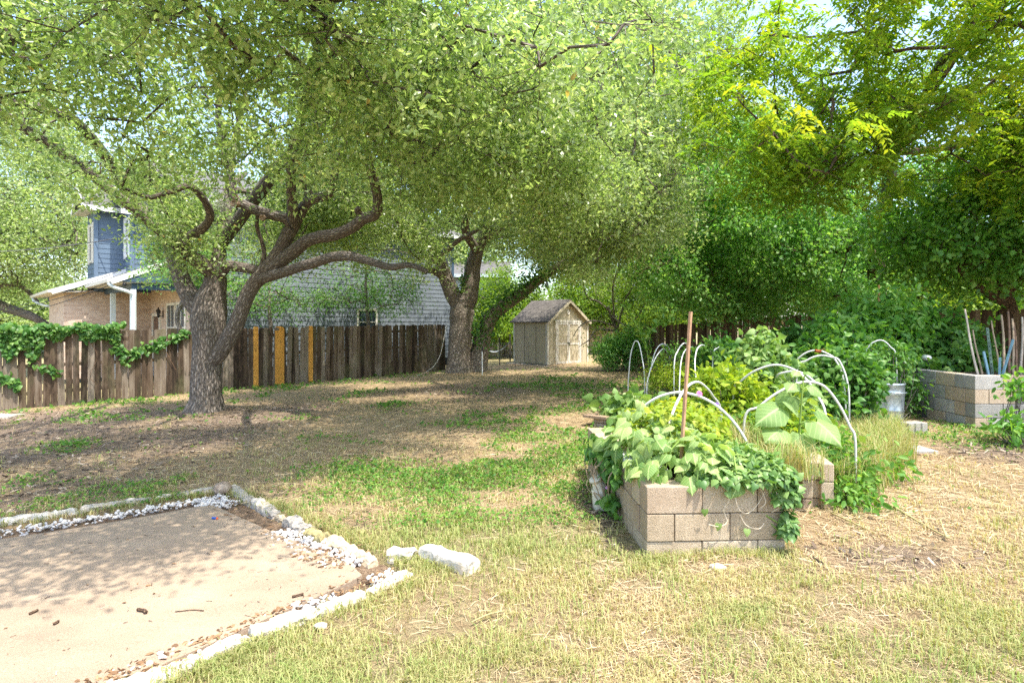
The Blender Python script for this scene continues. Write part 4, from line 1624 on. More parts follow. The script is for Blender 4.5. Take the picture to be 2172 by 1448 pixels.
LIMEL = leaf_mat('bright_leaf', (.10, .22, .03), (.19, .32, .04), (.32, .42, .07), .5, (1.3, 1.25, .5), .45, .3)
VINEL = leaf_mat('vine_leaf', (.04, .13, .025), (.09, .22, .04), (.19, .33, .07), .42, (1.3, 1.3, .5), .42, .35)
BRT = leaf_mat('mulberry_leaf', (.07, .22, .04), (.15, .34, .06), (.29, .46, .10), .48, (1.3, 1.3, .45), .4, .4)


def crown_obj(name, parts, mat, parent, base):
    V, F, T = merge(parts)
    return mesh_np(name, V, F, mat, parent, T, base=base)


def disc_att(n, cx, cy, rx, ry, zb, zt, rng, pw=1.4, hole=.42, freq=.42, seed=0.0, keep=None):
    """points in a flattened dome: zb, zt are functions of the relative radius; a noise field leaves gaps"""
    out = []
    while len(out) < n:
        a = rng.random() * 2 * math.pi
        r = math.sqrt(rng.random())
        x, y = cx + rx * r * math.cos(a), cy + ry * r * math.sin(a)
        lo, hi = zb(r, x, y), zt(r, x, y)
        p = np.array([x, y, lo + (hi - lo) * rng.random() ** pw])
        if vnoise(p * np.array([freq, freq, freq * 1.25]) + seed) < hole:
            continue
        if keep is not None and not keep(p):
            continue
        out.append(p)
    return np.array(out)


def sub_pts(T, ends, k, spread, rng, zf=.7):
    """short twigs round the tip of every branch"""
    e = np.array([T.P[i] for i in ends])
    sub = np.repeat(e, k, 0)
    off = rng.normal(size=sub.shape) * spread
    off[:, 2] *= zf
    sub = sub + off
    ii = np.repeat(np.array(ends), k)
    for p, i in zip(sub, ii):
        q = T.node((T.P[i] + p) / 2 + rng.normal(size=3) * .04, int(i), 0, False)
        T.node(p, q, 0, False)
    return sub


def W(px, py, Y, r):
    return (*at(px, py, Y), r)


# ------------------------------------------------------------------ the left live oak
rng = np.random.default_rng(101)
T = Tree()
b1 = onground(434, 872)
Y0 = b1[1]
zg = b1[2]
trunk = T.limb([(b1[0] + .0, b1[1], zg - .15, .56), (b1[0], b1[1], zg + .02, .44), (*at(436, 848, Y0), .345), (*at(437, 815, Y0), .305), (*at(439, 760, Y0), .295), (*at(441, 710, Y0), .315),
                (*at(443, 672, Y0 + .02), .34), (*at(446, 640, Y0 + .05), .32), (*at(455, 608, Y0 + .05), .25), (*at(458, 588, Y0 + .05), .22)], ok=False)
tp = trunk
lA = T.limb([W(412, 640, Y0 + .1, .215), W(388, 600, Y0 + .2, .19), W(374, 552, Y0 + .3, .175), W(352, 505, Y0 + .4, .16), W(318, 462, Y0 + .5, .14), W(280, 420, Y0 + .3, .12), W(226, 335, Y0 - 1.2, .10), W(160, 258, Y0 - 2.6, .085), W(70, 226, Y0 - 3.7, .07), W(-40, 205, Y0 - 4.4, .05)], tp[24], ok_from=8)
lB = T.limb([W(448, 572, Y0 - .1, .15), W(420, 552, Y0 - .4, .13), W(386, 535, Y0 - .7, .12), W(378, 518, Y0 - .9, .11), W(398, 504, Y0 - 1.2, .10), W(428, 486, Y0 - 1.5, .085), W(446, 458, Y0 - 1.9, .075), W(430, 420, Y0 - 2.4, .06), W(400, 395, Y0 - 2.9, .05), W(360, 408, Y0 - 3.0, .045), W(318, 420, Y0 - 3.1, .04)], tp[-2], ok_from=16)
lU = T.limb([W(462, 560, Y0 + .1, .15), W(470, 505, Y0 + .3, .125), W(482, 440, Y0 + .5, .10), W(490, 360, Y0 + .7, .08), W(500, 290, Y0 + .8, .065), W(520, 200, Y0 + .8, .05), W(540, 100, Y0 + .6, .035)], tp[-1], ok_from=10)
# the right hand stem, low on the trunk
lD = T.limb([W(473, 735, Y0 - .05, .19), W(497, 695, Y0 - .1, .165), W(513, 655, Y0 - .15, .155), W(532, 612, Y0 - .2, .155), W(552, 586, Y0 - .25, .165), W(574, 562, Y0 - .3, .17), W(595, 530, Y0 - .4, .15), W(611, 498, Y0 - .5, .145), W(624, 478, Y0 - .55, .13)], tp[15], ok=False)
lD1 = T.limb([W(606, 462, Y0 - .7, .115), W(575, 455, Y0 - .8, .105), W(545, 447, Y0 - .9, .10), W(515, 434, Y0 - 1.0, .095), W(496, 420, Y0 - 1.05, .09), W(490, 385, Y0 - 1.1, .085), W(483, 345, Y0 - 1.2, .075), W(470, 290, Y0 - 1.4, .065), W(463, 235, Y0 - 1.6, .055), W(470, 150, Y0 - 2.0, .045)], lD[-1], ok_from=20)
lD2 = T.limb([W(636, 452, Y0 - .7, .11), W(650, 430, Y0 - .9, .105), W(668, 421, Y0 - 1.0, .10), W(692, 414, Y0 - 1.1, .095), W(706, 398, Y0 - 1.2, .085), W(712, 360, Y0 - 1.5, .07), W(735, 300, Y0 - 2.0, .055), W(770, 230, Y0 - 2.6, .045)], lD[-2], ok_from=16)
T.limb([W(652, 402, Y0 - 1.0, .075), W(640, 380, Y0 - 1.2, .065), W(632, 350, Y0 - 1.4, .055), W(620, 290, Y0 - 2, .04)], lD2[9])
lD3 = T.limb([W(618, 538, Y0 - .5, .14), W(645, 515, Y0 - .7, .13), W(672, 504, Y0 - .9, .125), W(712, 497, Y0 - 1.2, .12), W(748, 482, Y0 - 1.5, .115), W(772, 464, Y0 - 1.7, .105), W(796, 455, Y0 - 1.9, .10), W(801, 430, Y0 - 2.0, .09), W(796, 395, Y0 - 2.2, .08), W(780, 330, Y0 - 2.8, .065), W(790, 250, Y0 - 3.5, .05)], lD[20], ok_from=26)
T.limb([W(764, 455, Y0 - 1.7, .06), W(757, 448, Y0 - 1.75, .055), W(762, 440, Y0 - 1.8, .05)], lD3[19], ok=False)
lD4 = T.limb([W(600, 578, Y0 - .6, .115), W(630, 568, Y0 - .9, .105), W(664, 558, Y0 - 1.2, .10), W(702, 546, Y0 - 1.5, .095), W(740, 543, Y0 - 1.9, .085), W(775, 551, Y0 - 2.2, .075), W(826, 566, Y0 - 2.6, .06), W(868, 562, Y0 - 2.9, .05), W(905, 575, Y0 - 3.1, .04)], lD[18], ok_from=18)
lC = T.limb([W(478, 566, Y0 - .1, .12), W(505, 566, Y0 - .2, .11), W(532, 570, Y0 - .25, .11), W(556, 577, Y0 - .26, .115)], tp[-3], ok=False)
T.limb([W(560, 545, Y0 - .4, .05), W(556, 515, Y0 - .5, .045), W(545, 480, Y0 - .7, .04), W(548, 440, Y0 - 1, .03)], lD[17])
# limbs that pass over the yard towards the camera (above the photo's frame)
o1 = T.limb([(-3.9, Y0 - 2.2, 4.5, .09), (-2.7, Y0 - 4.4, 5.2, .07), (-1.8, Y0 - 6.4, 5.4, .05), (-1.2, Y0 - 7.8, 5.3, .03)], lD[-1], ok_from=4)
o2 = T.limb([(b1[0] - 1.0, Y0 - 2, 4.4, .09), (b1[0] - 1.6, Y0 - 4.4, 5.4, .06), (b1[0] - .6, Y0 - 6.4, 5.8, .045), (b1[0] + .6, Y0 - 7.8, 5.6, .03)], tp[-2], ok_from=6)
o3 = T.limb([(b1[0] + 2.2, Y0 - 1, 5.0, .12), (b1[0] + 4.2, Y0 - 2.2, 6.0, .09), (b1[0] + 6.0, Y0 - 3.6, 6.3, .06)], lU[6], ok_from=6)
o4 = T.limb([(b1[0] - .5, Y0 + 2, 5.0, .12), (b1[0] - 1, Y0 + 4.0, 6.0, .08)], tp[-1], ok_from=4)


def oak_zb(r, x, y):
    e = 3.85 + .55 * fbm2(x, y, .35, 5.) + .35 * np.clip((7.5 - y) / 3, 0, 1) - .35 * math.exp(-((x + 7.8) ** 2 / 5 + (y - 9.8) ** 2 / 4)) - .25 * r
    return float(e)


def near_gap(p):
    """the sunny lawn has no leaves above it; a lobe of leaves reaches over the slab"""
    gx_, gy_ = p[0] - .306 * (p[2] + .05), p[1] + .293 * p[2]       # where its shadow lands
    edge = 5.3 - .6 * (gx_ + .2) if gx_ > -1.0 else 4.55 + .38 * (gx_ + 1.0)
    if gx_ < -3.0:
        edge = 4.1 + .2 * (gx_ + 3)
    edge += 1.0 * (n2(gx_, gy_, .9, 4.) - .5)
    return gy_ > edge and gx_ < 1.2


def tower_view(p):
    px, py = CX + FOC * p[0] / p[1], HOR - FOC * (p[2] - CAM_H) / p[1]
    if 330 < px < 850 and py > 335 and p[1] < 12.6 and vnoise(p * 1.9 + 3) < .60:
        return True
    return (px < 300 and py > 405 - max(0, 165 - px) * .7) or (px < 420 and py > 545) or (px < 900 and py > 565)


def small_gaps(p):
    """sun flecks: part of the yard stays lit"""
    gx_, gy_ = p[0] - .306 * (p[2] + .05), p[1] + .293 * p[2]
    return fbm2(gx_ * .55, gy_, .72, 12.) > (.535 if gy_ > 5.6 else .40)


att = disc_att(700, -4.7, 9.2, 7.0, 7.6, oak_zb, lambda r, x, y: oak_zb(r, x, y) + .7 + 1.9 * (1 - r * r), rng, 1.3, .40, .45, 2.0,
               keep=lambda p: near_gap(p) and small_gaps(p) and not tower_view(p))
# the lower boughs behind the limbs, between the two oaks and over the porch
low = [np.array([(rng.uniform(500, 930) - CX) / FOC, 1, 0]) for _ in range(190)]
xtra = []
for q in low:
    Yq = rng.uniform(12.8, 16.4)
    py = rng.uniform(360, 555 + 20 * math.sin(q[0] * 40))
    xtra.append(np.array([q[0] * Yq, Yq, CAM_H + (HOR - py) * Yq / FOC]))
for _ in range(60):
    Yq = rng.uniform(10.5, 14)
    px, py = rng.uniform(335, 430), rng.uniform(400, 540)
    xtra.append(at(px, py, Yq))
att = np.concatenate([att, np.array([p for p in xtra if vnoise(p * .8 + 40) > .44])])
ends = T.grow(att, rng)
sub = sub_pts(T, ends, 5, .36, rng)
oak1 = thing('live_oak', 'big live oak with forked trunk and twisting limbs before the left picket fence', 'tree', b1)
ob = np.array(oak1.location)
T.build('trunk', BARK_OAK, oak1, ob, tip=.0045, power=.40, lump=.09)
nearm = sub[:, 1] < 7.6
crown_obj('crown', [leaf_cloud(sub[nearm], 38, .125, .074, rng, tl=LEAF6, droop=.0, up=.5), leaf_cloud(sub[~nearm], 44, .15, .082, rng, droop=.05, up=.45)], OAKL, oak1, ob)
# pruning scars: pale rings with a dark heart
mb = MB()
md = MB()
for px, py, Y, r, n_ in ((496, 431, Y0 - 1.2, .065, (-.2, -1, .1)), (556, 462, Y0 - 1.0, .05, (.1, -1, -.2)), (500, 418, Y0 - 1.2, .045, (.6, -1, .3))):
    n_ = np.array(n_) / np.linalg.norm(n_)
    u_ = np.cross(n_, (0, 0, 1.))
    u_ /= np.linalg.norm(u_)
    v_ = np.cross(n_, u_)
    c = at(px, py, Y)
    mb = MB()
    mb.lathe([(r * 1.12, -.10), (r * 1.15, 0), (r * 1.0, .02), (r * .72, .012), (r * .7, -.005)], c, 14, (u_, v_, n_))
    mb.build('pruning_scar', flat_mat('cut_wood', (.34, .24, .16), .9, .1, .3, 30), oak1, ob, smooth=True)
# moss balls
rg = np.random.default_rng(4)
pts = np.array([at(508, 322, 9.4), at(470, 432, 10.6), at(975, 372, 14.5), at(955, 325, 14.4), at(675, 255, 8.8), at(480, 190, 9.0)])
P = np.repeat(pts, 240, 0) + rg.normal(size=(240 * len(pts), 3)) * .05
V, F_, Tt = scatter(np.array([(0, -.02, 0), (0, .02, 0), (1, .01, 0), (1, -.01, 0)]), np.array([(0, 1, 2, 3)]), P, rand_dirs(len(P), rg), rand_dirs(len(P), rg), .11, rg.random(len(P)))
mesh_np('ball_moss', V, F_, flat_mat('grey_moss', (.36, .36, .29), .9, .1, .2), oak1, Tt, base=ob)

# ------------------------------------------------------------------ the middle live oak
rng = np.random.default_rng(202)
T = Tree()
b2_ = onground(974, 789)
Y2 = b2_[1]
zg = b2_[2]
tk = T.limb([(*b2_[:2], zg - .15, .62), (*b2_[:2], zg + .03, .54), (*at(974, 765, Y2), .45), (*at(975, 725, Y2), .43), (*at(978, 690, Y2), .44), (*at(980, 662, Y2), .45), (*at(981, 640, Y2), .36)], ok=False)
l1 = T.limb([W(962, 628, Y2 - .05, .30), W(946, 590, Y2 - .1, .26), W(936, 562, Y2 - .1, .24), W(925, 535, Y2 - .3, .2), W(905, 500, Y2 - .6, .17), W(890, 450, Y2 - 1, .14), W(900, 390, Y2 - 1.6, .11), W(880, 310, Y2 - 2.4, .08)], tk[-3], ok_from=14)
T.limb([W(912, 572, Y2 - .6, .12), W(902, 576, Y2 - .9, .10), W(915, 556, Y2 - 1.4, .10), W(940, 538, Y2 - 2.0, .09), W(975, 508, Y2 - 2.8, .075), W(1010, 490, Y2 - 3.5, .06), W(1050, 470, Y2 - 4.2, .05)], l1[7], ok_from=12)
l2 = T.limb([W(994, 628, Y2 + .05, .34), W(1000, 590, Y2 + .1, .32), W(1005, 560, Y2 + .1, .29), W(1014, 525, Y2, .25), W(1026, 502, Y2 - .2, .22), W(1040, 460, Y2 - .6, .18), W(1075, 390, Y2 - 1.2, .15), W(1090, 310, Y2 - 1.8, .12), W(1120, 230, Y2 - 2.4, .09), W(1160, 140, Y2 - 3, .06)], tk[-3], ok_from=16)
T.limb([W(1070, 480, Y2 - .8, .12), W(1110, 455, Y2 - 1.8, .10), W(1150, 430, Y2 - 2.8, .075), W(1190, 400, Y2 - 3.8, .06)], l2[18])
# the leaning stem
p = np.array([*at(1012, 780, Y2 + .25)])
l3 = T.limb([(p[0], p[1], float(gz(p[0], p[1])) - .15, .46), (*at(1012, 770, Y2 + .25), .40), W(1020, 735, Y2 + .3, .34), W(1029, 700, Y2 + .35, .30), W(1046, 668, Y2 + .4, .27), W(1075, 644, Y2 + .4, .25), W(1104, 624, Y2 + .4, .22), W(1132, 602, Y2 + .3, .2), W(1158, 582, Y2 + .1, .185), W(1190, 562, Y2 - .2, .16), W(1230, 540, Y2 - .6, .14), W(1275, 500, Y2 - 1.2, .11), W(1310, 440, Y2 - 1.8, .09), W(1340, 360, Y2 - 2.2, .06)], ok_from=34)
T.limb([W(1262, 555, Y2 - 1.0, .09), W(1300, 520, Y2 - 1.7, .075), W(1350, 500, Y2 - 2.2, .055), W(1395, 470, Y2 - 2.6, .04)], l3[38])
l4 = T.limb([(b2_[0] + .4, Y2 - 2.2, 5.0, .15), (b2_[0] + 1.0, Y2 - 4.6, 5.6, .11), (b2_[0] + 1.8, Y2 - 6.6, 5.9, .08), (b2_[0] + 2.4, Y2 - 8.2, 5.6, .05)], l2[14])
l5 = T.limb([(b2_[0] - 1.6, Y2 - 2.6, 5.0, .12), (b2_[0] - 2.4, Y2 - 4.6, 5.6, .09), (b2_[0] - 2.8, Y2 - 6.0, 5.6, .06)], l1[14])
l6 = T.limb([(b2_[0] + 2.6, Y2 - 1.6, 7.6, .10), (b2_[0] + 4.2, Y2 - 3.2, 9.2, .07), (b2_[0] + 5.0, Y2 - 4.2, 10.2, .05)], l2[26])


def o2_zb(r, x, y):
    px = CX + FOC * x / y
    low = 3.75 + .7 * fbm2(x, y, .3, 8.)
    # the leaves hang lowest on the right of the leaning stem
    low -= .75 * math.exp(-((px - 1270) / 130) ** 2) * (1 if y > 12 else .3)
    low += .5 * math.exp(-((px - 1080) / 60) ** 2) * (y > 15)
    return float(low)


def o2_keep(p):
    px, py = CX + FOC * p[0] / p[1], HOR - FOC * (p[2] - CAM_H) / p[1]
    if px > 1455 or (px < 880 and py > 545) or (p[1] - p[0]) / R2 > 16.9 or (p[0] > 4.2 and p[1] > 15.5):
        return False
    gx_, gy_ = p[0] - .306 * p[2], p[1] + .293 * p[2]
    return fbm2(gx_ * .6, gy_, .6, 31.) > .475


att = disc_att(940, .4, 17.2, 6.7, 7.6, o2_zb, lambda r, x, y: o2_zb(r, x, y) + 1.6 + 6.4 * (1 - r * r) ** .8, rng, 1.15, .38, .42, 9.0, keep=o2_keep)
ends = T.grow(att, rng)
sub = sub_pts(T, ends, 5, .42, rng)
oak2 = thing('live_oak', 'old live oak with thick forked trunk and ivy covered leaning stem by the shed', 'tree', b2_)
ob = np.array(oak2.location)
T.build('trunk', BARK_OLD, oak2, ob, tip=.006, power=.40, lump=.09)
crown_obj('crown', [leaf_cloud(sub, 40, .19, .108, rng, up=.45)], OAKL2, oak2, ob)
# ivy on the leaning stem and in the fork
rg = np.random.default_rng(12)
st = np.array([T.P[i] for i in l3[8:34]])
P = np.repeat(st, 60, 0) + rg.normal(size=(60 * len(st), 3)) * np.array([.24, .2, .22]) + np.array([0, -.15, .16])
fk = np.array([at(985, 590, Y2 - .1), at(990, 560, Y2), at(985, 615, Y2 - .2), at(1000, 685, Y2), at(1012, 700, Y2 - .2)])
P = np.concatenate([P, np.repeat(fk, 60, 0) + rg.normal(size=(60 * len(fk), 3)) * np.array([.12, .1, .25])])
iv = scatter(LEAF4W[0], LEAF4W[1], P, unit(rg.normal(size=P.shape) + np.array([0, -.3, -.6])), unit(rg.normal(size=P.shape) * .7 + np.array([0, -1, .5])), .10 + .05 * rg.random(len(P)), rg.random(len(P)))
mesh_np('ivy', iv[0], iv[1], VINEL, oak2, iv[2], base=ob)

# ------------------------------------------------------------------ the trees on the right
# pecan
rng = np.random.default_rng(303)
T = Tree()
bp = np.array([11.6, 17.6, .2])
tk = T.limb([(*bp[:2], -.1, .30), (*at(1858, 560, 17.6), .24), W(1868, 470, 17.4, .21), W(1882, 410, 17.2, .19), W(1888, 360, 17.0, .18), W(1893, 325, 16.8, .165)], ok=False)
T.limb([W(1905, 312, 16.6, .12), W(1930, 296, 16.2, .11), W(1965, 270, 15.4, .09), W(2010, 230, 14.4, .07), W(2080, 170, 13.4, .05)], tk[-1], ok_from=4)
T.limb([W(1884, 300, 16.6, .11), W(1868, 290, 16.2, .10), W(1800, 262, 15.2, .09), W(1750, 235, 14.4, .085), W(1700, 195, 13.6, .07), W(1670, 150, 13.0, .05)], tk[-1], ok_from=8)
T.limb([W(1838, 450, 17.2, .09), W(1820, 430, 17.0, .07), W(1790, 400, 16.6, .05)], tk[9])
T.limb([(11.4, 16.0, 7.6, .12), (11.0, 13.6, 8.6, .09), (10.6, 11.4, 8.9, .06)], tk[-1], ok_from=6)
T.limb([(10.0, 14.0, 6.8, .09), (8.6, 11.4, 6.9, .07), (7.8, 9.6, 6.4, .05)], tk[-1], ok_from=6)
T.limb([(13.0, 16, 6.8, .09), (14.0, 13.6, 6.9, .07), (14.0, 11.6, 6.4, .05)], tk[-1], ok_from=4)


def p_zb(r, x, y):
    return float(4.0 + .9 * fbm2(x, y, .33, 15.) - .6 * (x > 12) + .5 * np.clip((9.5 - y) / 2, 0, 1))


def p_keep(p):
    px, py = CX + FOC * p[0] / p[1], HOR - FOC * (p[2] - CAM_H) / p[1]
    if px < 1465 + 40 * math.sin(py * .02) + max(0, py - 220) * .55:
        return False
    gx_, gy_ = p[0] - .306 * p[2], p[1] + .293 * p[2]
    if p[1] > 13.2 or (p[0] > 12 and vnoise(p * 1.7) > .5):
        return False
    return not (gy_ < 7.6 + .6 * (n2(gx_, gy_, .8, 3.) - .5) and gx_ < 8.5)


att = disc_att(360, 10.8, 11.0, 7.6, 4.2, p_zb, lambda r, x, y: p_zb(r, x, y) + 1.4 + 3.4 * (1 - r * r) ** .4, rng, 1.2, .38, .4, 17.0, keep=p_keep)
ends = T.grow(att, rng)
sub = sub_pts(T, ends, 4, .42, rng)
pec = thing('pecan_tree', 'tall tree with drooping yellow green compound leaves filling the upper right', 'tree', bp)
ob = np.array(pec.location)
T.build('trunk', BARK_DK, pec, ob, tip=.0055, power=.40, lump=.06)
crown_obj('crown', [fronds(sub, 6, .34, rng, 6, .115, .55), leaf_cloud(sub, 9, .3, .085, rng)], PECL, pec, ob)

# dark elm behind the fence, hanging over it
rng = np.random.default_rng(404)
T = Tree()
be = np.array([8.0, 20.9, .05])
tk = T.limb([(*be[:2], -.1, .24), (8.0, 20.8, 1.6, .2), (7.9, 20.6, 3.0, .17), (8.0, 20.4, 4.4, .14), (8.1, 20.2, 6.0, .1), (8.0, 20.0, 7.6, .06)], ok_from=5)
T.limb([(6.8, 19.8, 3.2, .1), (5.6, 18.8, 3.6, .07), (4.8, 18.2, 3.7, .05)], tk[8])
T.limb([(8.6, 19.2, 3.6, .09), (9.4, 17.8, 3.9, .06), (9.8, 16.6, 3.8, .04)], tk[10])
T.limb([(6.6, 20.4, 5.2, .08), (5.4, 20.0, 6.0, .05)], tk[13])


def e_keep(p):
    px, py = CX + FOC * p[0] / p[1], HOR - FOC * (p[2] - CAM_H) / p[1]
    v = (p[0] + p[1]) / R2                                     # distance along the camera-right diagonal; fence at 18.8
    lim = 688 if px < 1480 else 668
    return py < lim + 14 * math.sin(px * .05) and px > 1378 + 25 * math.sin(py * .03)


def e_zb(r, x, y):
    return 1.70 + .5 * r + .4 * float(fbm2(x, y, .5, 19.))


att = disc_att(560, 7.6, 18.6, 4.5, 3.0, e_zb, lambda r, x, y: e_zb(r, x, y) + 1.2 + 5.2 * (1 - r * r) ** .7, rng, 1.05, .34, .5, 27.0, keep=e_keep)
ends = T.grow(att, rng)
sub = sub_pts(T, ends, 4, .36, rng)
elm = thing('elm_tree', 'dense dark green elm leaning over the brown fence behind the garden hoops', 'tree', be)
ob = np.array(elm.location)
T.build('trunk', BARK_DK, elm, ob, tip=.005, power=.40)
crown_obj('crown', [leaf_cloud(sub, 36, .20, .115, rng, tl=LEAF4W, droop=.35, up=.55)], ELML, elm, ob)

# small broad-leaved tree at the right edge
rng = np.random.default_rng(505)
T = Tree()
bh_ = np.array([13.4, 14.6, .3])
tk = T.limb([(*bh_[:2], 0, .2), (13.0, 14.4, 1.2, .17), (12.3, 14.1, 2.4, .15), (12.0, 13.8, 3.4, .12), (11.8, 13.4, 4.4, .09), (11.6, 13, 5.4, .05)], ok_from=5)
T.limb([(12.8, 13.6, 3.2, .07), (13.2, 12.6, 3.6, .05), (13.2, 11.6, 3.6, .04)], tk[8])
T.limb([(11.0, 13.4, 2.6, .08), (10.2, 13.0, 3.0, .05), (9.8, 12.4, 3.0, .03)], tk[7])


def h_zb(r, x, y):
    return 2.35 + .9 * float(fbm2(x, y, .5, 23.)) - .5 * (x > 13)


att = disc_att(240, 12.0, 12.9, 3.6, 2.4, h_zb, lambda r, x, y: h_zb(r, x, y) + .8 + 2.2 * (1 - r * r), rng, 1.0, .36, .5, 37.0, keep=lambda p: CX + FOC * p[0] / p[1] > 1890)
ends = T.grow(att, rng)
sub = sub_pts(T, ends, 4, .33, rng)
hk = thing('hackberry_tree', 'mid green tree with a slanting trunk hanging over the block bed at the right edge', 'tree', bh_)
ob = np.array(hk.location)
T.build('trunk', BARK_DK, hk, ob, tip=.005, power=.40)
crown_obj('crown', [leaf_cloud(sub, 30, .24, .12, rng, tl=LEAF4W, droop=.35, up=.5), fronds(sub[::2], 3, .3, rng, 5, .11, .6)], BRT, hk, ob)


def simple_tree(name, label, base, height, rx, ry, zb, zt, n, leafL, per, mat, bark, seed, group=None, r0=.2, lean=(0, 0), keep=None, tl=LEAF4, hole=.38, cc=None, k=4, spread=.4, sup=.9):
    rng = np.random.default_rng(seed)
    T = Tree()
    b = np.asarray(base, float)
    top = b + np.array([lean[0], lean[1], height])
    tk = T.limb([(*b[:2], b[2] - .1, r0 * 1.3)] + [(*(lerp(b, top, t) + rng.normal(size=3) * .12 * (0 < t < 1)), r0 * (1 - .75 * t)) for t in (.12, .35, .6, .8, 1)], ok_from=6)
    cx_, cy_ = cc if cc is not None else (b[0] + lean[0] * .6, b[1] + lean[1] * .6)
    att = disc_att(n, cx_, cy_, rx, ry, lambda r, x, y: zb + .25 * (zt - zb) * r * float(n2(x, y, .6, seed % 7)), lambda r, x, y: zb + (zt - zb) * (.35 + .65 * (1 - r * r)), rng, 1.0, hole, .45, seed % 31, keep)
    ends = T.grow(att, rng)
    sub = sub_pts(T, ends, k, spread, rng)
    t = thing(name, label, 'tree', b, group)
    ob = np.array(t.location)
    T.build('trunk', bark, t, ob, tip=.006, power=.42)
    crown_obj('crown', [leaf_cloud(sub, per, spread * .62, leafL, rng, tl=tl, up=sup)], mat, t, ob)
    return t, T


# oak across the street at the left edge, with long bare limbs
rng = np.random.default_rng(606)
T = Tree()
bl = np.array([-26.0, 27.0, -.6])
tk = T.limb([(*bl[:2], -1, .6), (-26, 27, 1.5, .5), (-25.6, 27, 3.2, .45)], ok=False)
T.limb([W(-60, 628, 26, .24), W(20, 655, 25, .20), W(70, 672, 24, .17), W(105, 690, 24, .12), W(150, 694, 24, .08)], tk[5], ok_from=6)
T.limb([W(-40, 560, 27, .26), W(30, 535, 26.5, .24), W(75, 520, 26, .22), W(120, 518, 26, .17), W(160, 540, 25.6, .10)], tk[-1], ok_from=8)
T.limb([W(-60, 470, 27, .26), W(10, 430, 27, .22), W(60, 405, 27, .17), W(110, 400, 27, .12)], tk[-1], ok_from=6)
T.limb([W(-20, 610, 25, .12), W(40, 605, 25, .10), W(80, 640, 25, .08)], tk[-1], ok_from=4)
T.limb([(-26, 27, 7, .3), (-25, 26, 10, .2), (-23, 25.5, 12, .1)], tk[-1])
att = disc_att(620, -24.5, 27, 7.2, 5, lambda r, x, y: 2.6 + 2.2 * float(n2(x, y, .4, 3.)), lambda r, x, y: 4.5 + 8.6 * (1 - r * r) ** .7, rng, .9, .42, .35, 12.,
               keep=lambda p: CX + FOC * p[0] / p[1] < 178 and not (p[2] < 3.2 + .0 and rng.random() < .55))
ends = T.grow(att, rng, seg=.8)
sub = sub_pts(T, ends, 4, .55, rng)
lo = thing('live_oak', 'pale green oak with long bare limbs standing left of the blue house', 'tree', bl)
ob = np.array(lo.location)
T.build('trunk', BARK_OAK, lo, ob, tip=.009, power=.40)
crown_obj('crown', [leaf_cloud(sub, 40, .36, .14, rng)], OAKL2, lo, ob)

# saplings along the neighbour's wall
simple_tree('young_oak', 'slim young oak standing before the window of the blue house wall', (*(at(783, 700, 21.5)[:2]), -.25), 4.4, 1.9, 1.3, 2.2, 4.6, 70, .095, 24, ELML, BARK_GREY, 711, r0=.11, k=3, spread=.32, hole=.42)
simple_tree('young_oak', 'slim young oak behind the new orange boards, left of the blue house window', (*(at(566, 700, 19.0)[:2]), -.3), 4.4, 1.9, 1.4, 2.0, 4.4, 75, .09, 24, ELML, BARK_GREY, 712, r0=.10, k=3, spread=.32, hole=.42)
simple_tree('young_oak', 'small leafy tree at the porch corner behind the left oak trunk', (*(at(398, 700, 17.2)[:2]), -.3), 3.6, 1.1, 1.1, 2.9, 4.8, 80, .09, 28, ELML, BARK_GREY, 713, r0=.07, k=3, spread=.3, hole=.36)

# bright trees beyond the shed
for k, (px, Y, h, rx, zb_, zt_, n, lb) in enumerate(((1075, 31, 4.5, 2.2, .6, 5.2, 150, 'bright sunlit bushy tree behind the shed roof, just left of it'),
                                                    (1165, 36, 6, 3.2, 1.0, 8.5, 170, 'bright green tree rising behind the ridge of the shed'),
                                                    (1290, 33, 6, 3.0, .8, 7.5, 190, 'bright yellow green tree beyond the tangle of bare branches right of the shed'),
                                                    (1430, 30, 6, 3.0, 1.2, 8.0, 150, 'light green tree beyond the fence between the shed and the elm'))):
    b = at(px, 700, Y)
    b[2] = -.1
    simple_tree('bright_tree', lb, b, h, rx, 1.8, zb_, zt_, n, .15, 44, LIMEL, BARK_GREY, 720 + k, 'bright trees beyond the back of the yard', .16, k=4, spread=.42)
# trees far behind the right fence, closing the view
for k, (px, Y, h, rx, zb_, zt_, n, lb) in enumerate(((1640, 30, 9, 4.5, 1.5, 14, 230, 'tall green tree far behind the elm'),
                                                    (1880, 27, 9, 4.2, 1.2, 14, 230, 'tall green tree far behind the pecan trunk'),
                                                    (2150, 22, 8, 3.6, 1.0, 10, 220, 'green tree behind the fence at the right edge of the photo'),
                                                    (1400, 36, 14, 5.5, 1.5, 25, 330, 'tall olive green tree behind the right side of the middle oak crown'))):
    b = at(px, 700, Y)
    b[2] = 0
    simple_tree('backdrop_tree', lb, b, h, rx, 2.2, zb_, zt_, n, .20, 40, (ELML, ELML, LIMEL, OAKL2)[k], BARK_DK, 740 + k, 'tall trees behind the right fence', .22, k=4, spread=.55)
for k, (px, Y, h, rx, zb_, zt_, n, lb) in enumerate(((960, 44, 9, 5, 3, 15, 170, 'olive green tree far behind the pale grey house'), (700, 48, 10, 5.5, 6, 17, 170, 'tall olive green tree far behind the roof of the blue house'), (330, 44, 9, 5.5, 6.5, 15, 150, 'olive green tree far behind the left end of the blue house'))):
    b = at(px, 700, Y)
    b[2] = -.2
    simple_tree('backdrop_tree', lb, b, h, rx, 2.5, zb_, zt_, n, .30, 34, OAKL2, BARK_DK, 760 + k, 'far trees behind the houses', .3, k=4, spread=.75)

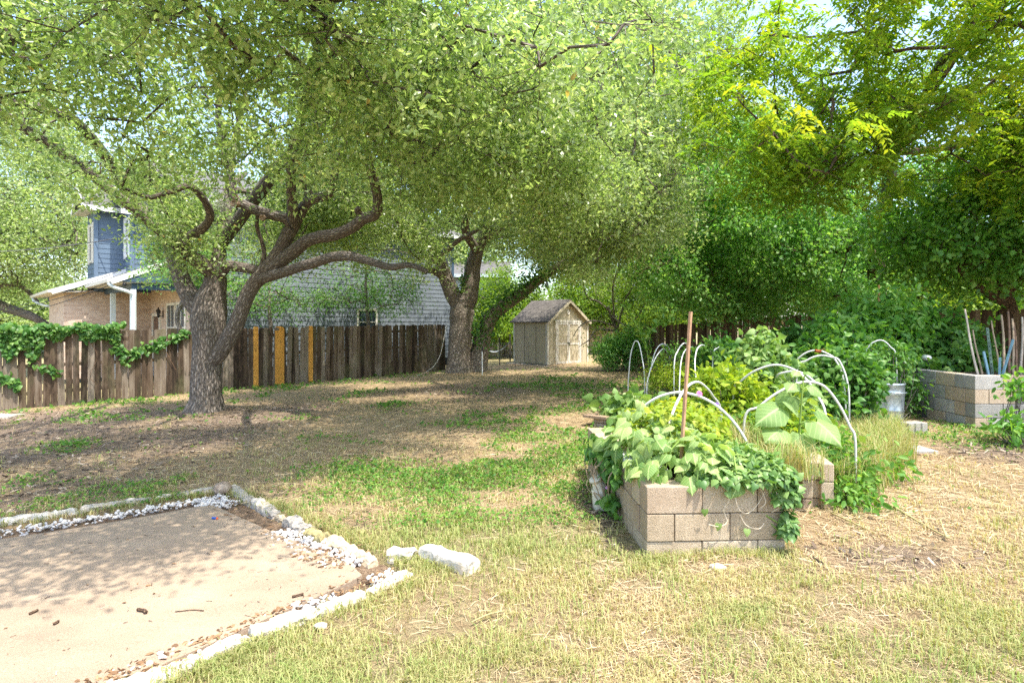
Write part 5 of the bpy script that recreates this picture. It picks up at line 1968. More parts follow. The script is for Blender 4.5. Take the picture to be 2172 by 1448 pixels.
for k, (px, Y, h, rx, zb_, zt_, n, lb) in enumerate(((20, 46, 4, 4.5, .3, 6, 170, 'low green trees closing the view under the left oak limbs'), (110, 50, 4, 4.5, .3, 6.5, 170, 'low green tree seen between the porch and the left oak limbs'),
                                                    (1520, 36, 12, 4.6, 2, 24, 260, 'very tall olive green tree showing above the elm and beside the pecan'))):
    b = at(px, 700, Y)
    b[2] = -.4
    simple_tree('backdrop_tree', lb, b, h, rx, 2.5, zb_, zt_, n, .26, 36, OAKL2, BARK_DK, 780 + k, 'far trees behind the houses', .3, k=4, spread=.7)

# the thicket of bare branches right of the shed
rng = np.random.default_rng(808)
T = Tree()
bt = np.array([*(at(1330, 772, 21.5)[:2]), -.05])
tk = T.limb([(*bt[:2], -.1, .09), W(1322, 735, 21.5, .07), W(1304, 690, 21.4, .06), W(1290, 650, 21.2, .05)], ok_from=4)
for a_, b_, c_ in (((1270, 640), (1245, 628), (1235, 590)), ((1300, 610), (1312, 560), (1290, 520)), ((1260, 680), (1232, 690), (1215, 715)), ((1325, 640), (1345, 600), (1350, 550)), ((1265, 700), (1250, 720), (1228, 735)), ((1330, 690), (1360, 660), (1372, 620))):
    T.limb([W(*a_, 21.1, .035), W(*b_, 20.9, .022), W(*c_, 20.7, .012)], tk[int(rng.integers(5, len(tk)))])
att = np.array([at(rng.uniform(1225, 1375), rng.uniform(540, 740), rng.uniform(20.2, 22.0)) for _ in range(230)])
ends = T.grow(att, rng, .3, .2)
t = thing('bare_shrub', 'tangled shrub of bare grey brown branches right of the shed', 'shrub', bt)
ob = np.array(t.location)
T.build('branches', BARK_GREY, t, ob, tip=.0055, power=.4)
sub = np.array([T.P[i] for i in ends])
sub = sub[(rng.random(len(sub)) < .45)]
crown_obj('leaves', [leaf_cloud(sub, 10, .22, .09, rng)], LIMEL, t, ob)


def bush(name, label, cat, base, pts, rad, n, per, L, mat, seed, group=None, tl=LEAF4W, stems=True, up=.9, droop=.3, zf=.8):
    """leafy mass: clumps of leaves inside ellipsoids, with stems rising from the base"""
    rng = np.random.default_rng(seed)
    subs = []
    for (c, r, share) in pts:
        m_ = max(1, int(n * share))
        v = rng.normal(size=(m_, 3))
        v = unit(v) * (rng.random((m_, 1)) ** .45)
        subs.append(np.asarray(c) + v * np.asarray(r))
    sub = np.concatenate(subs)
    sub[:, 2] = np.maximum(sub[:, 2], surf_z(sub[:, 0], sub[:, 1]) + .03)
    t = thing(name, label, cat, base, group)
    ob = np.array(t.location)
    crown_obj('foliage', [leaf_cloud(sub, per, rad, L, rng, tl=tl, up=up, droop=droop, zf=zf)], mat, t, ob)
    if stems:
        mb = MB()
        for k in rng.choice(len(sub), min(len(sub), 60), False):
            q = sub[k]
            g = np.array([lerp(base[0], q[0], .45), lerp(base[1], q[1], .45), 0])
            g[2] = max(base[2], float(surf_z(g[0], g[1]))) - .03
            if q[2] - g[2] < .1:
                continue
            mid_ = lerp(g, q, .5) + rng.normal(size=3) * .05
            mb.tube(catmull([g, mid_, q], 3), [.007, .0065, .006, .0055, .005, .0045, .004][:7], 4, caps=False)
        if mb.V:
            mb.build('stems', BARK_GREY, t, ob)
    return t


def gp(px, py):
    return onground(px, py)


# dark shrub right of the shed
c = at(1302, 745, 20.2)
bush('dark_shrub', 'dense dark green shrub on the ground right of the shed', 'shrub', (c[0], c[1], float(gz(c[0], c[1]))),
     [(c + np.array([0, 0, 0]), (.75, .6, .62), .6), (at(1345, 730, 20.4), (.6, .5, .75), .4)], .12, 230, 34, .085, ELML, 901)
# ================================================================== the garden
def block_mat(name, lo, mid_, hi):
    m = NT(name, .92, .12)
    o = m.coord('Object')
    a = m.noise(o, 3.2, 5, .65)
    f = m.noise(o, 150, 3, .7)
    c = m.ramp(m.math('ADD', m.math('MULTIPLY', a, .75), m.math('MULTIPLY', m.attr('tint'), .28)), [(.34, lo), (.50, mid_), (.66, hi)])
    st_ = m.noise(m.coord('Object', (9, 9, 2.2)), 1.0, 5, .7)
    c = m.mix(m.math('MULTIPLY', m.math('SUBTRACT', st_, .52, clamp=True), 2.6, clamp=True), c, tuple(x * .6 for x in lo))
    c = m.mix(.4, c, m.ramp(f, [(.35, tuple(x * .4 for x in lo)), (.52, mid_), (.7, hi)]))
    m.color(c)
    m.bump(m.math('ADD', f, a), 1.0, .010)
    return m.m


BLK = [block_mat('buff_block', (.36, .275, .18), (.50, .395, .27), (.61, .505, .37)), block_mat('brown_block', (.33, .24, .16), (.45, .345, .24), (.56, .45, .33)),
       block_mat('grey_block', (.25, .235, .21), (.38, .36, .325), (.50, .475, .43)), block_mat('pale_block', (.36, .335, .30), (.48, .455, .41), (.58, .55, .50)),
       block_mat('sooty_block', (.06, .055, .055), (.14, .13, .13), (.30, .285, .28))]
SOIL = flat_mat('garden_soil', (.085, .06, .042), .95, .1, .35, 25, bump=.02)
PVC = flat_mat('white_pvc', (.55, .54, .50), .4, .4, .05, 6)
PVCG = flat_mat('grey_pvc', (.60, .61, .59), .45, .35, .1, 6)
SQL = leaf_mat('squash_leaf', (.10, .22, .05), (.22, .35, .10), (.40, .50, .19), .42, (1.25, 1.25, .6), .5, .35, veins=True)
SQLP = leaf_mat('pale_vine_leaf', (.10, .22, .05), (.22, .35, .10), (.40, .50, .19), .42, (1.25, 1.25, .6), .5, .35)
SWP = leaf_mat('sweet_potato_leaf', (.07, .17, .04), (.15, .28, .07), (.30, .42, .14), .38, (1.3, 1.3, .5), .4, .4)
YEL = leaf_mat('yellow_green_leaf', (.13, .26, .02), (.26, .38, .03), (.42, .47, .06), .5, (1.25, 1.2, .5), .5, .3)
WEED = leaf_mat('weed_leaf', (.06, .19, .03), (.14, .30, .05), (.28, .42, .09), .45, (1.3, 1.25, .5), .5, .3)
CIT = leaf_mat('citrus_leaf', (.09, .22, .03), (.20, .36, .04), (.36, .48, .10), .45, (1.25, 1.2, .5), .35, .45)
STEMG = flat_mat('green_stem', (.22, .33, .07), .6, .3, .15)
MAUVE = flat_mat('mauve_petal', (.50, .28, .48), .7, .2, .1)
PINK = flat_mat('pink_petal', (.72, .16, .36), .7, .2, .1)
VIOLET = flat_mat('violet_petal', (.16, .06, .45), .7, .2, .1)


def block_wall(name, label, c, du, dv, nu, nv, z0, rows, h, first, group=None, skip=()):
    """dry laid hollow blocks: front wall along du (length nu), left wall along dv (length nv); each block is a part"""
    t = thing(name, label, 'raised bed', (c[0], c[1], z0))
    b = np.array(t.location)
    du3, dv3, Z = np.array([*du, 0]), np.array([*dv, 0]), np.array([0, 0, 1.])
    g = np.random.default_rng(first)
    bl, th = .40, .19

    def put(s, length, row, along, across, off, mats):
        p = np.array([c[0], c[1], z0 + row * h + h / 2]) + along * (s + length / 2) + across * (off + th / 2)
        p = p + across * g.normal() * .003
        mb = MB()
        mb.box(p, (length - .006, th, h - .005), (along, across, Z), g.random())
        mb.build('cinder_block', mats, t, b, bevel=.007)
    for r in range(rows):
        s = 0.0 if r % 2 == rows % 2 else -.0
        off = 0 if (rows - 1 - r) % 2 == 0 else bl / 2
        # front wall
        s = 0.0
        while s < nu - .02:
            L = min(off if (s == 0 and off) else bl, nu - s)
            put(s, L, r, du3, dv3, 0, BLK[first_map(first, g)])
            s += L
        s = th + .002
        while s < nv - .02:
            L = min((bl - th) if (s < th + .01 and not off) else bl, nv - s)
            put(s, L, r, dv3, du3, 0, BLK[first_map(first, g)])
            s += L
        if first < 50:                                            # the right wall too
            s = th + .002
            while s < nv - .02:
                L = min(bl, nv - s)
                put(s, L, r, dv3, du3, nu - th, BLK[first_map(first, g)])
                s += L
    return t, b


def first_map(first, g):
    return int(g.choice([0, 1, 2, 3, 4], p=(.74, .26, 0, 0, 0) if first < 50 else (.22, .24, .32, .15, .07)))


# --- the near bed
cb = onground(1371, 1181)
th0 = math.radians(2.5)
dU, dV = np.array([math.cos(th0), math.sin(th0)]), np.array([-math.sin(th0), math.cos(th0)])
zB = float(gz(cb[0], cb[1])) - .09
HB = .195
bed1, bb = block_wall('raised_bed', 'near raised bed of stacked buff concrete blocks overflowing with vines', cb, dU, dV, 1.0, 2.3, zB, 3, HB, 11)
ztop = zB + 3 * HB


def B(u, v, z=0.0):
    p = cb[:2] + dU * u + dV * v
    return np.array([p[0], p[1], ztop + z])


mb = MB()
mb.add([B(.18, .18, -.06), B(.82, .18, -.06), B(.82, 2.3, -.06), B(.18, 2.3, -.06)], [(0, 1, 2, 3)])
mb.build('soil', SOIL, bed1, bb)

# --- end of the second bed: three blocks on end, fluted face to the yard
ce = onground(1737, 1080)
t2 = thing('raised_bed', 'second raised bed end of three stacked fluted concrete blocks under the sunflower leaves', 'raised bed', ce)
b2b = np.array(t2.location)
for r in range(3):
    zc = float(gz(ce[0], ce[1])) - .08 + .158 * r + .079
    mb = MB()
    a = math.radians(-14)
    ax = (np.array([math.cos(a), math.sin(a), 0]), np.array([-math.sin(a), math.cos(a), 0]), np.array([0, 0, 1.]))
    o = np.array([ce[0], ce[1], zc]) + ax[1] * .12
    # H shaped end: two lugs and a recessed web, then the long body
    V2 = [(-.125, -.10), (-.045, -.10), (-.035, -.06), (.012, -.06), (.022, -.10), (.125, -.10), (.125, .9), (-.125, .9)]
    V = [o + ax[0] * x + ax[1] * y + ax[2] * s * .0765 for s in (-1, 1) for x, y in V2]
    F_ = [tuple(range(8))[::-1], tuple(range(8, 16))] + [(i, (i + 1) % 8, 8 + (i + 1) % 8, 8 + i) for i in range(8)]
    mb.add(V, F_, .3 + .3 * r)
    mb.build('cinder_block', BLK[1 if r != 1 else 0], t2, b2b, bevel=.008)

# --- the low bed with a plank cap
pA, pB = onground(1243, 903), onground(1362, 916)
za = .17
mb = MB()
lb_ = thing('low_bed', 'low brick bed with a weathered plank cap beside the near hoops', 'raised bed', pA)
bl_ = np.array(lb_.location)
dl = (pB - pA)[:2] / np.linalg.norm((pB - pA)[:2])
dn = np.array([-dl[1], dl[0]])
q0 = np.array([*pA[:2], 0]) + np.array([*dl, 0]) * .12
for r in range(2):
    s = 0
    while s < 1.2:
        mb.box(np.array([*(q0[:2] + dl * (s + .1) + dn * .08), float(gz(*pA[:2])) + .03 + r * .07]), (.19, .1, .062), (np.array([*dl, 0]), np.array([*dn, 0]), np.array([0, 0, 1.])), RNG.random())
        s += .2
mb.build('brick_edge', BLK[1], lb_, bl_, bevel=.004)
mb = MB()
z1 = float(gz(*pA[:2])) + za
mb.bar((*(pA[:2] - dl * .02), z1), (*(pA[:2] + dl * 1.35), z1 + .01), .14, .045, .4)
mb.bar((*(pA[:2] + dl * .06 + dn * .0), z1 + .0005), (*(pA[:2] + dl * .06 + dn * 1.7), z1 + .0205), .13, .045, .7)
mb.build('plank_cap', PLANK, lb_, bl_, bevel=.006)
mb = MB()
mb.add([(*(pA[:2] + dl * .1 + dn * .05), z1 - .05), (*(pA[:2] + dl * 1.5 + dn * .05), z1 - .05), (*(pA[:2] + dl * 1.5 + dn * 1.7), z1 - .05), (*(pA[:2] + dl * .1 + dn * 1.7), z1 - .05)], [(0, 1, 2, 3)])
mb.build('soil', SOIL, lb_, bl_)

# --- the plank bed at the back
kA = onground(1341, 842)
kb = thing('plank_bed', 'long plank sided bed with thin hoops in front of the brown fence', 'raised bed', kA)
bk = np.array(kb.location)
k1, k2 = at(1340, 835, 10.9), at(1495, 877, 8.6)
k1[2], k2[2] = .02, .02
dk = (k2 - k1)[:2] / np.linalg.norm((k2 - k1)[:2])
nk = np.array([dk[1], -dk[0]])
nk = nk if nk[1] > 0 else -nk
for (a, b_, hh, tt) in ((k1, k2, .27, .4), (k1 + np.array([*nk, 0]) * 1.25, k2 + np.array([*nk, 0]) * 1.25, .27, .3)):
    mb = MB()
    mb.bar(a + np.array([0, 0, hh / 2]), b_ + np.array([0, 0, hh / 2]), .04, hh, tt)
    mb.build('side_plank', PLANK, kb, bk, bevel=.004)
mb = MB()
mb.bar(k1 + np.array([*nk, 0]) * .02 + np.array([*dk, 0]) * .02 + np.array([0, 0, .14]), k1 + np.array([*nk, 0]) * 1.23 + np.array([*dk, 0]) * .02 + np.array([0, 0, .14]), .04, .28, .6)
mb.build('end_plank', PLANK, kb, bk, bevel=.004)
mb = MB()
mb.add([k1 + np.array([0, 0, .2]), k2 + np.array([0, 0, .2]), k2 + np.array([*nk * 1.2, .2]), k1 + np.array([*nk * 1.2, .2])], [(0, 1, 2, 3)])
mb.build('soil', SOIL, kb, bk)
p = at(1347, 842, 10.75)
p[2] = 0
mb = MB()
mb.bar(p, p + np.array([0, 0, .42]), .035, .035)
one(mb, 'bed_stake', flat_mat('blue_grey_metal', (.20, .27, .31), .5, .4), 'short blue grey stake at the near corner of the plank bed', 'stake')

# --- the block bed on the right
cr = onground(2068, 909)
zR = float(gz(cr[0], cr[1])) - .05
bed3, bb3 = block_wall('raised_bed', 'tall raised bed of mixed grey and brown blocks in the shade at the right', cr, np.array([1., -.03]), np.array([.03, 1.]), 1.7, 1.75, zR, 4, .205, 61)
mb = MB()
zt3 = zR + 4 * .205
mb.add([(cr[0] + .18, cr[1] + .18, zt3 - .09), (cr[0] + 1.7, cr[1] + .14, zt3 - .09), (cr[0] + 1.75, cr[1] + 1.75, zt3 - .09), (cr[0] + .2, cr[1] + 1.75, zt3 - .09)], [(0, 1, 2, 3)])
mb.build('soil', SOIL, bed3, bb3)

# --- single blocks and paver on the ground
p = onground(1936, 918)
mb = MB()
V2 = [(-.2, -.09), (-.09, -.09), (-.07, -.06), (-.05, -.09), (.05, -.09), (.07, -.06), (.09, -.09), (.2, -.09), (.2, .09), (-.2, .09)]
a = math.radians(12)
ax = (np.array([math.cos(a), math.sin(a), 0]), np.array([-math.sin(a), math.cos(a), 0]), np.array([0, 0, 1.]))
V = [p + ax[0] * x * .78 + ax[1] * y + np.array([0, 0, z]) for z in (-.03, .155) for x, y in V2]
n_ = len(V2)
mb.add(V, [tuple(range(n_))[::-1], tuple(range(n_, 2 * n_))] + [(i, (i + 1) % n_, n_ + (i + 1) % n_, n_ + i) for i in range(n_)], .6)
one(mb, 'cinder_block', BLK[2], 'single grooved concrete block on the ground left of the tall block bed', 'block', bevel=.006)
p = onground(1935, 957)
mb = MB()
mb.box(p + np.array([0, 0, .015]), (.42, .3, .05), None, .6)
one(mb, 'paver', BLK[2], 'flat grey paver lying in the weeds by the black hose', 'paver', bevel=.006)
mb = MB()
pts = [onground(*q) + np.array([0, 0, z]) for q, z in (((1858, 930), .05), ((1872, 940), .05), ((1886, 948), .03), ((1902, 953), .03), ((1922, 956), .02))]
mb.tube(catmull(pts, 5), .016, 7)
one(mb, 'hose', BLACKM, 'short length of black hose in the dry grass beside the paver', 'hose', smooth=True)

# --- galvanised can
pc = onground(1884, 897)
can = thing('metal_can', 'galvanised metal can half covered by vines left of the tall block bed', 'can', pc)
bc = np.array(can.location)
m = NT('galvanised', .38, .5)
m.b.inputs['Metallic'].default_value = .75
vz = m.n('ShaderNodeTexVoronoi')
vz.inputs['Scale'].default_value = 22
m.l(m.coord('Object'), vz.inputs['Vector'])
m.color(m.mix(.5, m.ramp(vz.outputs['Distance'], [(.2, (.34, .40, .45)), (.7, (.52, .58, .62))]), m.ramp(m.noise(m.coord('Object'), 5, 4), [(.4, (.28, .33, .37)), (.6, (.55, .6, .63))])))
mb = MB()
r = .215
mb.lathe([(r * .9, 0), (r * .92, .04), (r * .9, .06), (r * .95, .2), (r * .975, .215), (r * .95, .23), (r, .46), (r * 1.03, .475), (r, .49), (r * 1.02, .60), (r * 1.06, .61), (r * 1.06, .635), (r * .98, .635), (r * .96, .5)], pc, 32)
mb.build('body', m.m, can, bc, smooth=True)
mb = MB()
hh = [pc + np.array([-.12 + .06 * s, -r - .02 - .05 * math.sin(s / 4 * math.pi), .5]) for s in range(5)]
mb.tube(catmull(hh, 4), .01, 6)
mb.build('handle', m.m, can, bc, smooth=True)

# --- pale pots left of the near bed
pp_ = onground(1274, 1080)
POT = flat_mat('cream_glaze', (.66, .61, .50), .45, .35, .12, 9)
mb = MB()
mb.lathe([(.060, 0), (.066, .01), (.074, .08), (.078, .15), (.082, .162), (.082, .175), (.074, .176), (.07, .12)], pp_, 28)
one(mb, 'pot', POT, 'upright cream pot on the ground left of the near block bed', 'pot', 'cream pots', smooth=True)
nz = np.array([-.42, -.1, .9])
nz /= np.linalg.norm(nz)
nx = np.cross((0, 1, 0), nz)
nx /= np.linalg.norm(nx)
nyv = np.cross(nz, nx)
mb = MB()
mb.lathe([(.070, 0), (.068, .03), (.050, .095), (.048, .105), (.062, .11), (.064, .125), (.060, .135), (.03, .132)], pp_ + np.array([.008, 0, .165]), 28, (nx, nyv, nz))
one(mb, 'pot', POT, 'second cream pot stuck upside down and tilted in the upright one', 'pot', 'cream pots', smooth=True)

# --- white perforated tray on the bed's left wall
tr = thing('tray', 'white perforated plastic tray lying on the left wall of the near bed', 'tray', B(.13, .6, 0))
bt_ = np.array(tr.location)
mb = MB()
nx_, ny_ = 7, 15
wv, lv_ = .24, .62
xs = [-wv / 2 + .012] + [x for k in range(nx_) for x in (-wv / 2 + .03 + k * .029, -wv / 2 + .048 + k * .029)] + [wv / 2 - .012]
ys = [-lv_ / 2 + .01] + [y for k in range(ny_) for y in (-lv_ / 2 + .03 + k * .0395, -lv_ / 2 + .053 + k * .0395)] + [lv_ / 2 - .01]
o3 = B(.13, .62, .03)
dU3, dV3 = np.array([*dU, 0]), np.array([*dV, 0])
gridv = [o3 + dU3 * x + dV3 * y + np.array([0, 0, z]) for z in (0, .012) for y in ys for x in xs]
nX, nY = len(xs), len(ys)
F_ = []
for j in range(nY - 1):
    for i in range(nX - 1):
        if i % 2 == 1 and j % 2 == 1:
            # sides of the hole
            for (a, b_) in (((i, j), (i + 1, j)), ((i + 1, j), (i + 1, j + 1)), ((i + 1, j + 1), (i, j + 1)), ((i, j + 1), (i, j))):
                A_, B_ = a[1] * nX + a[0], b_[1] * nX + b_[0]
                F_.append((B_, A_, A_ + nX * nY, B_ + nX * nY))
            continue
        q = j * nX + i
        F_.append((q, q + nX, q + nX + 1, q + 1))
        F_.append(tuple(nX * nY + k for k in (q, q + 1, q + nX + 1, q + nX)))
mb.add(gridv, F_)
for s in (-1, 1):
    mb.box(o3 + dU3 * s * (wv / 2 - .004) + np.array([0, 0, -.012]), (.012, lv_, .05), (dU3, dV3, np.array([0, 0, 1.])))
    mb.box(o3 + dV3 * s * (lv_ / 2 - .004) + np.array([0, 0, -.0125]), (wv - .022, .012, .049), (dU3, dV3, np.array([0, 0, 1.])))
mb.build('grid', WHITE, tr, bt_)

# --- the wooden stake in the near bed
s0, s1 = at(1443, 1000, 4.35), at(1465, 661, 4.42)
mb = MB()
mb.bar(s0 - (s1 - s0) * .06, s1, .022, .022, .5)
one(mb, 'wood_stake', flat_mat('tan_stake_wood', (.42, .25, .15), .8, .15, .2, 12), 'tall square wooden stake leaning slightly in the near bed', 'stake', bevel=.002)
# blue stakes with orange tips along the fence
for k, (px, yb, yt, Y, lb2) in enumerate(((1660, 740, 679, 12.6, 'blue stake with an orange top standing near the middle of the brown fence'), (1757, 720, 674, 12.4, 'blue stake with an orange top half hidden in the tall shrub'),
                                        (1864, 690, 604, 12.0, 'tallest blue stake with an orange top rising from the vines'))):
    a, b_ = at(px + 3, yb, Y), at(px, yt, Y)
    a[2] = float(gz(a[0], a[1]))
    st_ = thing('orange_tipped_stake', lb2, 'stake', a, 'blue stakes with orange tops')
    bs = np.array(a)
    c_ = lerp(a, b_, .84)
    mb = MB()
    mb.tube([a, c_], .019, 8)
    mb.build('pole', flat_mat('blue_grey_plastic', (.12, .22, .28), .5, .3), st_, bs)
    mb = MB()
    mb.tube([c_ + np.array([0, 0, .002]), b_], .022, 8)
    mb.build('tip', flat_mat('orange_brown_wood', (.55, .30, .12), .7, .2), st_, bs)

# --- hoops: bent pipe, feet pushed in the beds
def hoop(px_pts, Ys, r, mat, label, group, ground_ends=(True, True)):
    P = [at(a, b_, Y) for (a, b_), Y in zip(px_pts, Ys)]
    if ground_ends[0]:
        g = P[0].copy()
        g[2] = float(gz(g[0], g[1])) - .02
        P = [g] + P
    if ground_ends[1]:
        g = P[-1].copy()
        g[2] = float(gz(g[0], g[1])) - .02
        P = P + [g]
    mb = MB()
    mb.tube(catmull(P, 6), r, 10)
    return one(mb, 'garden_hoop', mat, label, 'hoop', group, smooth=True)


G1, G2 = 'white pipe hoops over the near beds', 'thin pipe hoops over the plank bed'
hoop([(1341, 908), (1350, 888), (1366, 862), (1396, 842), (1435, 832), (1468, 836), (1500, 848), (1530, 868), (1562, 902), (1588, 945), (1602, 985)], np.linspace(5.15, 4.75, 11), .0118, PVC, 'nearest white hoop arching over the near bed vines', G1)
hoop([(1397, 1000), (1412, 925), (1428, 872), (1444, 838), (1462, 816), (1480, 810), (1496, 820), (1512, 840), (1530, 880)], np.linspace(4.5, 5.7, 9), .0118, PVC, 'narrow white hoop crossing behind the wooden stake', G1)
hoop([(1556, 832), (1572, 808), (1600, 787), (1640, 774), (1675, 780), (1706, 800), (1735, 840), (1752, 890)], np.linspace(6.3, 5.5, 8), .0118, PVC, 'tall white hoop behind the sunflower plant', G1)
hoop([(1579, 890), (1610, 862), (1650, 832), (1698, 811), (1732, 812), (1756, 826), (1782, 862), (1803, 905), (1814, 935)], np.linspace(5.4, 5.2, 9), .0118, PVC, 'wide white hoop crossing in front of the sunflower plant', G1)
hoop([(1646, 800), (1655, 792), (1685, 787), (1710, 795), (1730, 812)], np.linspace(6.6, 6.3, 5), .012, PVC, 'white hoop seen just beneath the tall one behind the sunflower plant', G1, (False, False))
hoop([(1683, 785), (1692, 762), (1712, 747), (1734, 743), (1755, 750), (1771, 762), (1788, 800), (1794, 870)], np.linspace(7.6, 7.2, 8), .0118, PVC, 'white hoop tied with a rusty wire at its top', G1)
hoop([(1690, 790), (1712, 764), (1738, 754), (1762, 757), (1782, 768), (1800, 830)], np.linspace(7.3, 7.0, 6), .0118, PVC, 'white hoop just beneath the one tied with rusty wire', G1, (True, True))
hoop([(1836, 760), (1843, 735), (1856, 724), (1872, 722), (1888, 735), (1901, 762)], np.linspace(9.0, 8.8, 6), .0105, PVCG, 'small grey hoop showing above the vines by the metal can', G1)
hoop([(1332, 828), (1334, 790), (1338, 750), (1345, 727), (1350, 723), (1356, 731), (1363, 765), (1367, 800)], np.linspace(10.9, 10.5, 8), .0105, PVCG, 'narrow thin hoop at the left end of the plank bed', G2)
hoop([(1374, 815), (1384, 765), (1394, 738), (1407, 729), (1418, 737), (1424, 752), (1430, 790)], np.linspace(10.4, 11.3, 7), .0105, PVCG, 'thin hoop behind the young citrus tree', G2)
hoop([(1372, 815), (1386, 768), (1400, 745), (1408, 740), (1416, 748), (1424, 780)], np.linspace(10.1, 10.6, 6), .0105, PVCG, 'lower thin hoop close behind the young citrus tree', G2)
hoop([(1430, 775), (1437, 745), (1450, 728), (1460, 733), (1468, 750), (1476, 800)], np.linspace(9.6, 10.6, 6), .0105, PVCG, 'thin hoop whose top shows left of the wooden stake', G2)
hoop([(1441, 838), (1442, 795), (1446, 760), (1454, 742), (1465, 736), (1474, 742), (1482, 770)], np.linspace(9.3, 10.4, 7), .0105, PVCG, 'thin hoop standing directly behind the wooden stake', G2)
hoop([(1484, 850), (1476, 800), (1474, 765), (1478, 742), (1485, 733), (1492, 732), (1500, 740), (1508, 770)], np.linspace(8.8, 9.8, 8), .0105, PVCG, 'thin hoop right of the wooden stake with mauve flowers on it', G2)
hoop([(1512, 760), (1522, 738), (1530, 737), (1540, 750), (1552, 790)], np.linspace(9.4, 9.8, 5), .0105, PVCG, 'thin hoop at the right end of the plank bed inside the dark vines', G2)
# rusty tie
mb = MB()
c_ = at(1735, 744, 7.36)
for k in range(3):
    mb.lathe([(.020, -.012), (.024, 0), (.020, .012)], c_ + np.array([-.025 + .025 * k, 0, -.004 * k]), 10, (np.array([0, 1., 0]), np.array([0, 0, 1.]), np.array([1., 0, .2 * k])))
mb.tube(catmull([c_ + np.array([.03, -.02, 0]), c_ + np.array([.06, -.03, .03]), c_ + np.array([.1, -.03, -.02])], 4), .004, 5)
one(mb, 'wire_tie', flat_mat('rust', (.28, .09, .035), .9, .1, .3, 40), 'rusty wire tie wound on top of a white hoop', 'wire tie')

# --- things standing in the tall block bed
def cane(a, b_, r, mat, label, name='bamboo_cane', group='canes and stakes in the tall block bed', sides=7, cat='cane'):
    mb = MB()
    n_ = 9
    pts = [lerp(a, b_, s) + np.array([.012 * math.sin(5 * s + r * 900), 0, 0]) for s in np.linspace(0, 1, n_)]
    mb.tube(pts, [r * (1.0 + (.14 if k % 2 else 0)) * (1 - .3 * k / n_) for k in range(n_)], sides)
    return one(mb, name, mat, label, cat, group, smooth=True)


BAM = flat_mat('dry_bamboo', (.36, .27, .18), .7, .2, .22, 14)
BAMP = flat_mat('pale_cane', (.50, .42, .33), .7, .2, .15, 14)
BAMD = flat_mat('brown_cane', (.22, .135, .085), .75, .2, .25, 14)
BLUEM = flat_mat('blue_grey_rod', (.16, .29, .35), .5, .3, .12, 10)
zc = zt3 - .1


def fromto(p0, Y0_, p1, Y1):
    a = at(*p0, Y0_)
    a[2] = zc
    return a, at(*p1, Y1)


a, b_ = fromto((2076, 803), 8.7, (2045, 656), 9.3)
cane(a, b_, .017, BAMP, 'pale cane leaning to the left, leftmost in the tall block bed')
a, b_ = fromto((2083, 803), 8.9, (2064, 700), 9.3)
cane(a, b_, .015, BAM, 'shorter brown cane close behind the pale left leaning one')
a, b_ = fromto((2121, 803), 9.0, (2104, 680), 9.4)
cane(a, b_, .014, BAM, 'tan cane leaning against the green steel post')
for k, (x0, x1, yt, mt, lb2) in enumerate(((2132, 2124, 668, BAM, 'tan cane just right of the green steel post'), (2142, 2138, 660, BAMD, 'dark brown cane behind the slanting blue rod'),
                                         (2150, 2147, 676, BAM, 'tan cane crossed by the tip of the slanting blue rod'), (2158, 2150, 684, BAMD, 'brown cane right of the slanting blue rod'),
                                         (2166, 2168, 672, BAMP, 'pale cane second from the right edge of the photo'), (2180, 2172, 690, BAMD, 'brown cane cut by the right edge of the photo'))):
    a, b_ = fromto((x0, 803), 8.9 + .1 * k, (x1, yt), 9.4)
    cane(a, b_, .019, mt, lb2)
a, b_ = fromto((2099, 803), 8.65, (2086, 745), 8.75)
mb = MB()
mb.bar(a, b_, .034, .02)
one(mb, 'blue_rod', BLUEM, 'short blue grey rod leaning left, beside the green steel post', 'stake', 'canes and stakes in the tall block bed')
a, b_ = fromto((2120, 803), 8.65, (2121, 758), 8.7)
mb = MB()
mb.bar(a, b_, .03, .02)
one(mb, 'blue_rod', BLUEM, 'shortest blue grey rod, standing upright in the tall block bed', 'stake', 'canes and stakes in the tall block bed')
a, b_ = fromto((2124, 803), 8.7, (2149, 720), 8.85)
mb = MB()
mb.bar(a, b_, .028, .02)
one(mb, 'blue_rod', BLUEM, 'long blue grey rod slanting to the right in front of the canes', 'stake', 'canes and stakes in the tall block bed')
a, b_ = fromto((2106, 803), 8.8, (2094, 695), 9.0)
mb = MB()
d_ = (b_ - a) / np.linalg.norm(b_ - a)
mb.bar(a, b_, .045, .006, up=(0, -1, 0))
mb.bar(a + np.array([0, .012, 0]), b_ + np.array([0, .012, 0]), .006, .03, up=(0, -1, 0))
for k in range(12):
    c_ = lerp(a, b_, (k + .5) / 12)
    mb.box(c_ + np.array([0, -.007, 0]), (.012, .012, .02))
one(mb, 'steel_post', GREENM, 'studded green steel post standing among the canes', 'post', 'canes and stakes in the tall block bed')
# clear dome on a thin stalk
gpos = at(1965, 758, 9.4)
gl = thing('garden_light', 'clear round garden light on a bent stalk above the tall block bed', 'light', (gpos[0], gpos[1] + .1, zc))
bgl = np.array(gl.location)
m = NT('clear_plastic', .1, .5)
m.color((.75, .78, .76))
m.b.inputs['Transmission Weight'].default_value = .55
m.b.inputs['Roughness'].default_value = .25
mb = MB()
mb.lathe([(.01, .045), (.04, .04), (.068, .02), (.078, 0), (.07, -.022), (.045, -.038), (.012, -.045)], gpos, 20)
mb.build('globe', m.m, gl, bgl, smooth=True)
mb = MB()
mb.tube(catmull([gpos + np.array([.0, 0, -.04]), gpos + np.array([.05, 0, -.16]), gpos + np.array([.12, .05, -.3]), np.array([gpos[0] + .14, gpos[1] + .05, zc])], 5), .006, 5)
mb.build('stalk', BLACKM, gl, bgl)
mb = MB()
c_ = at(1981, 796, 9.2)
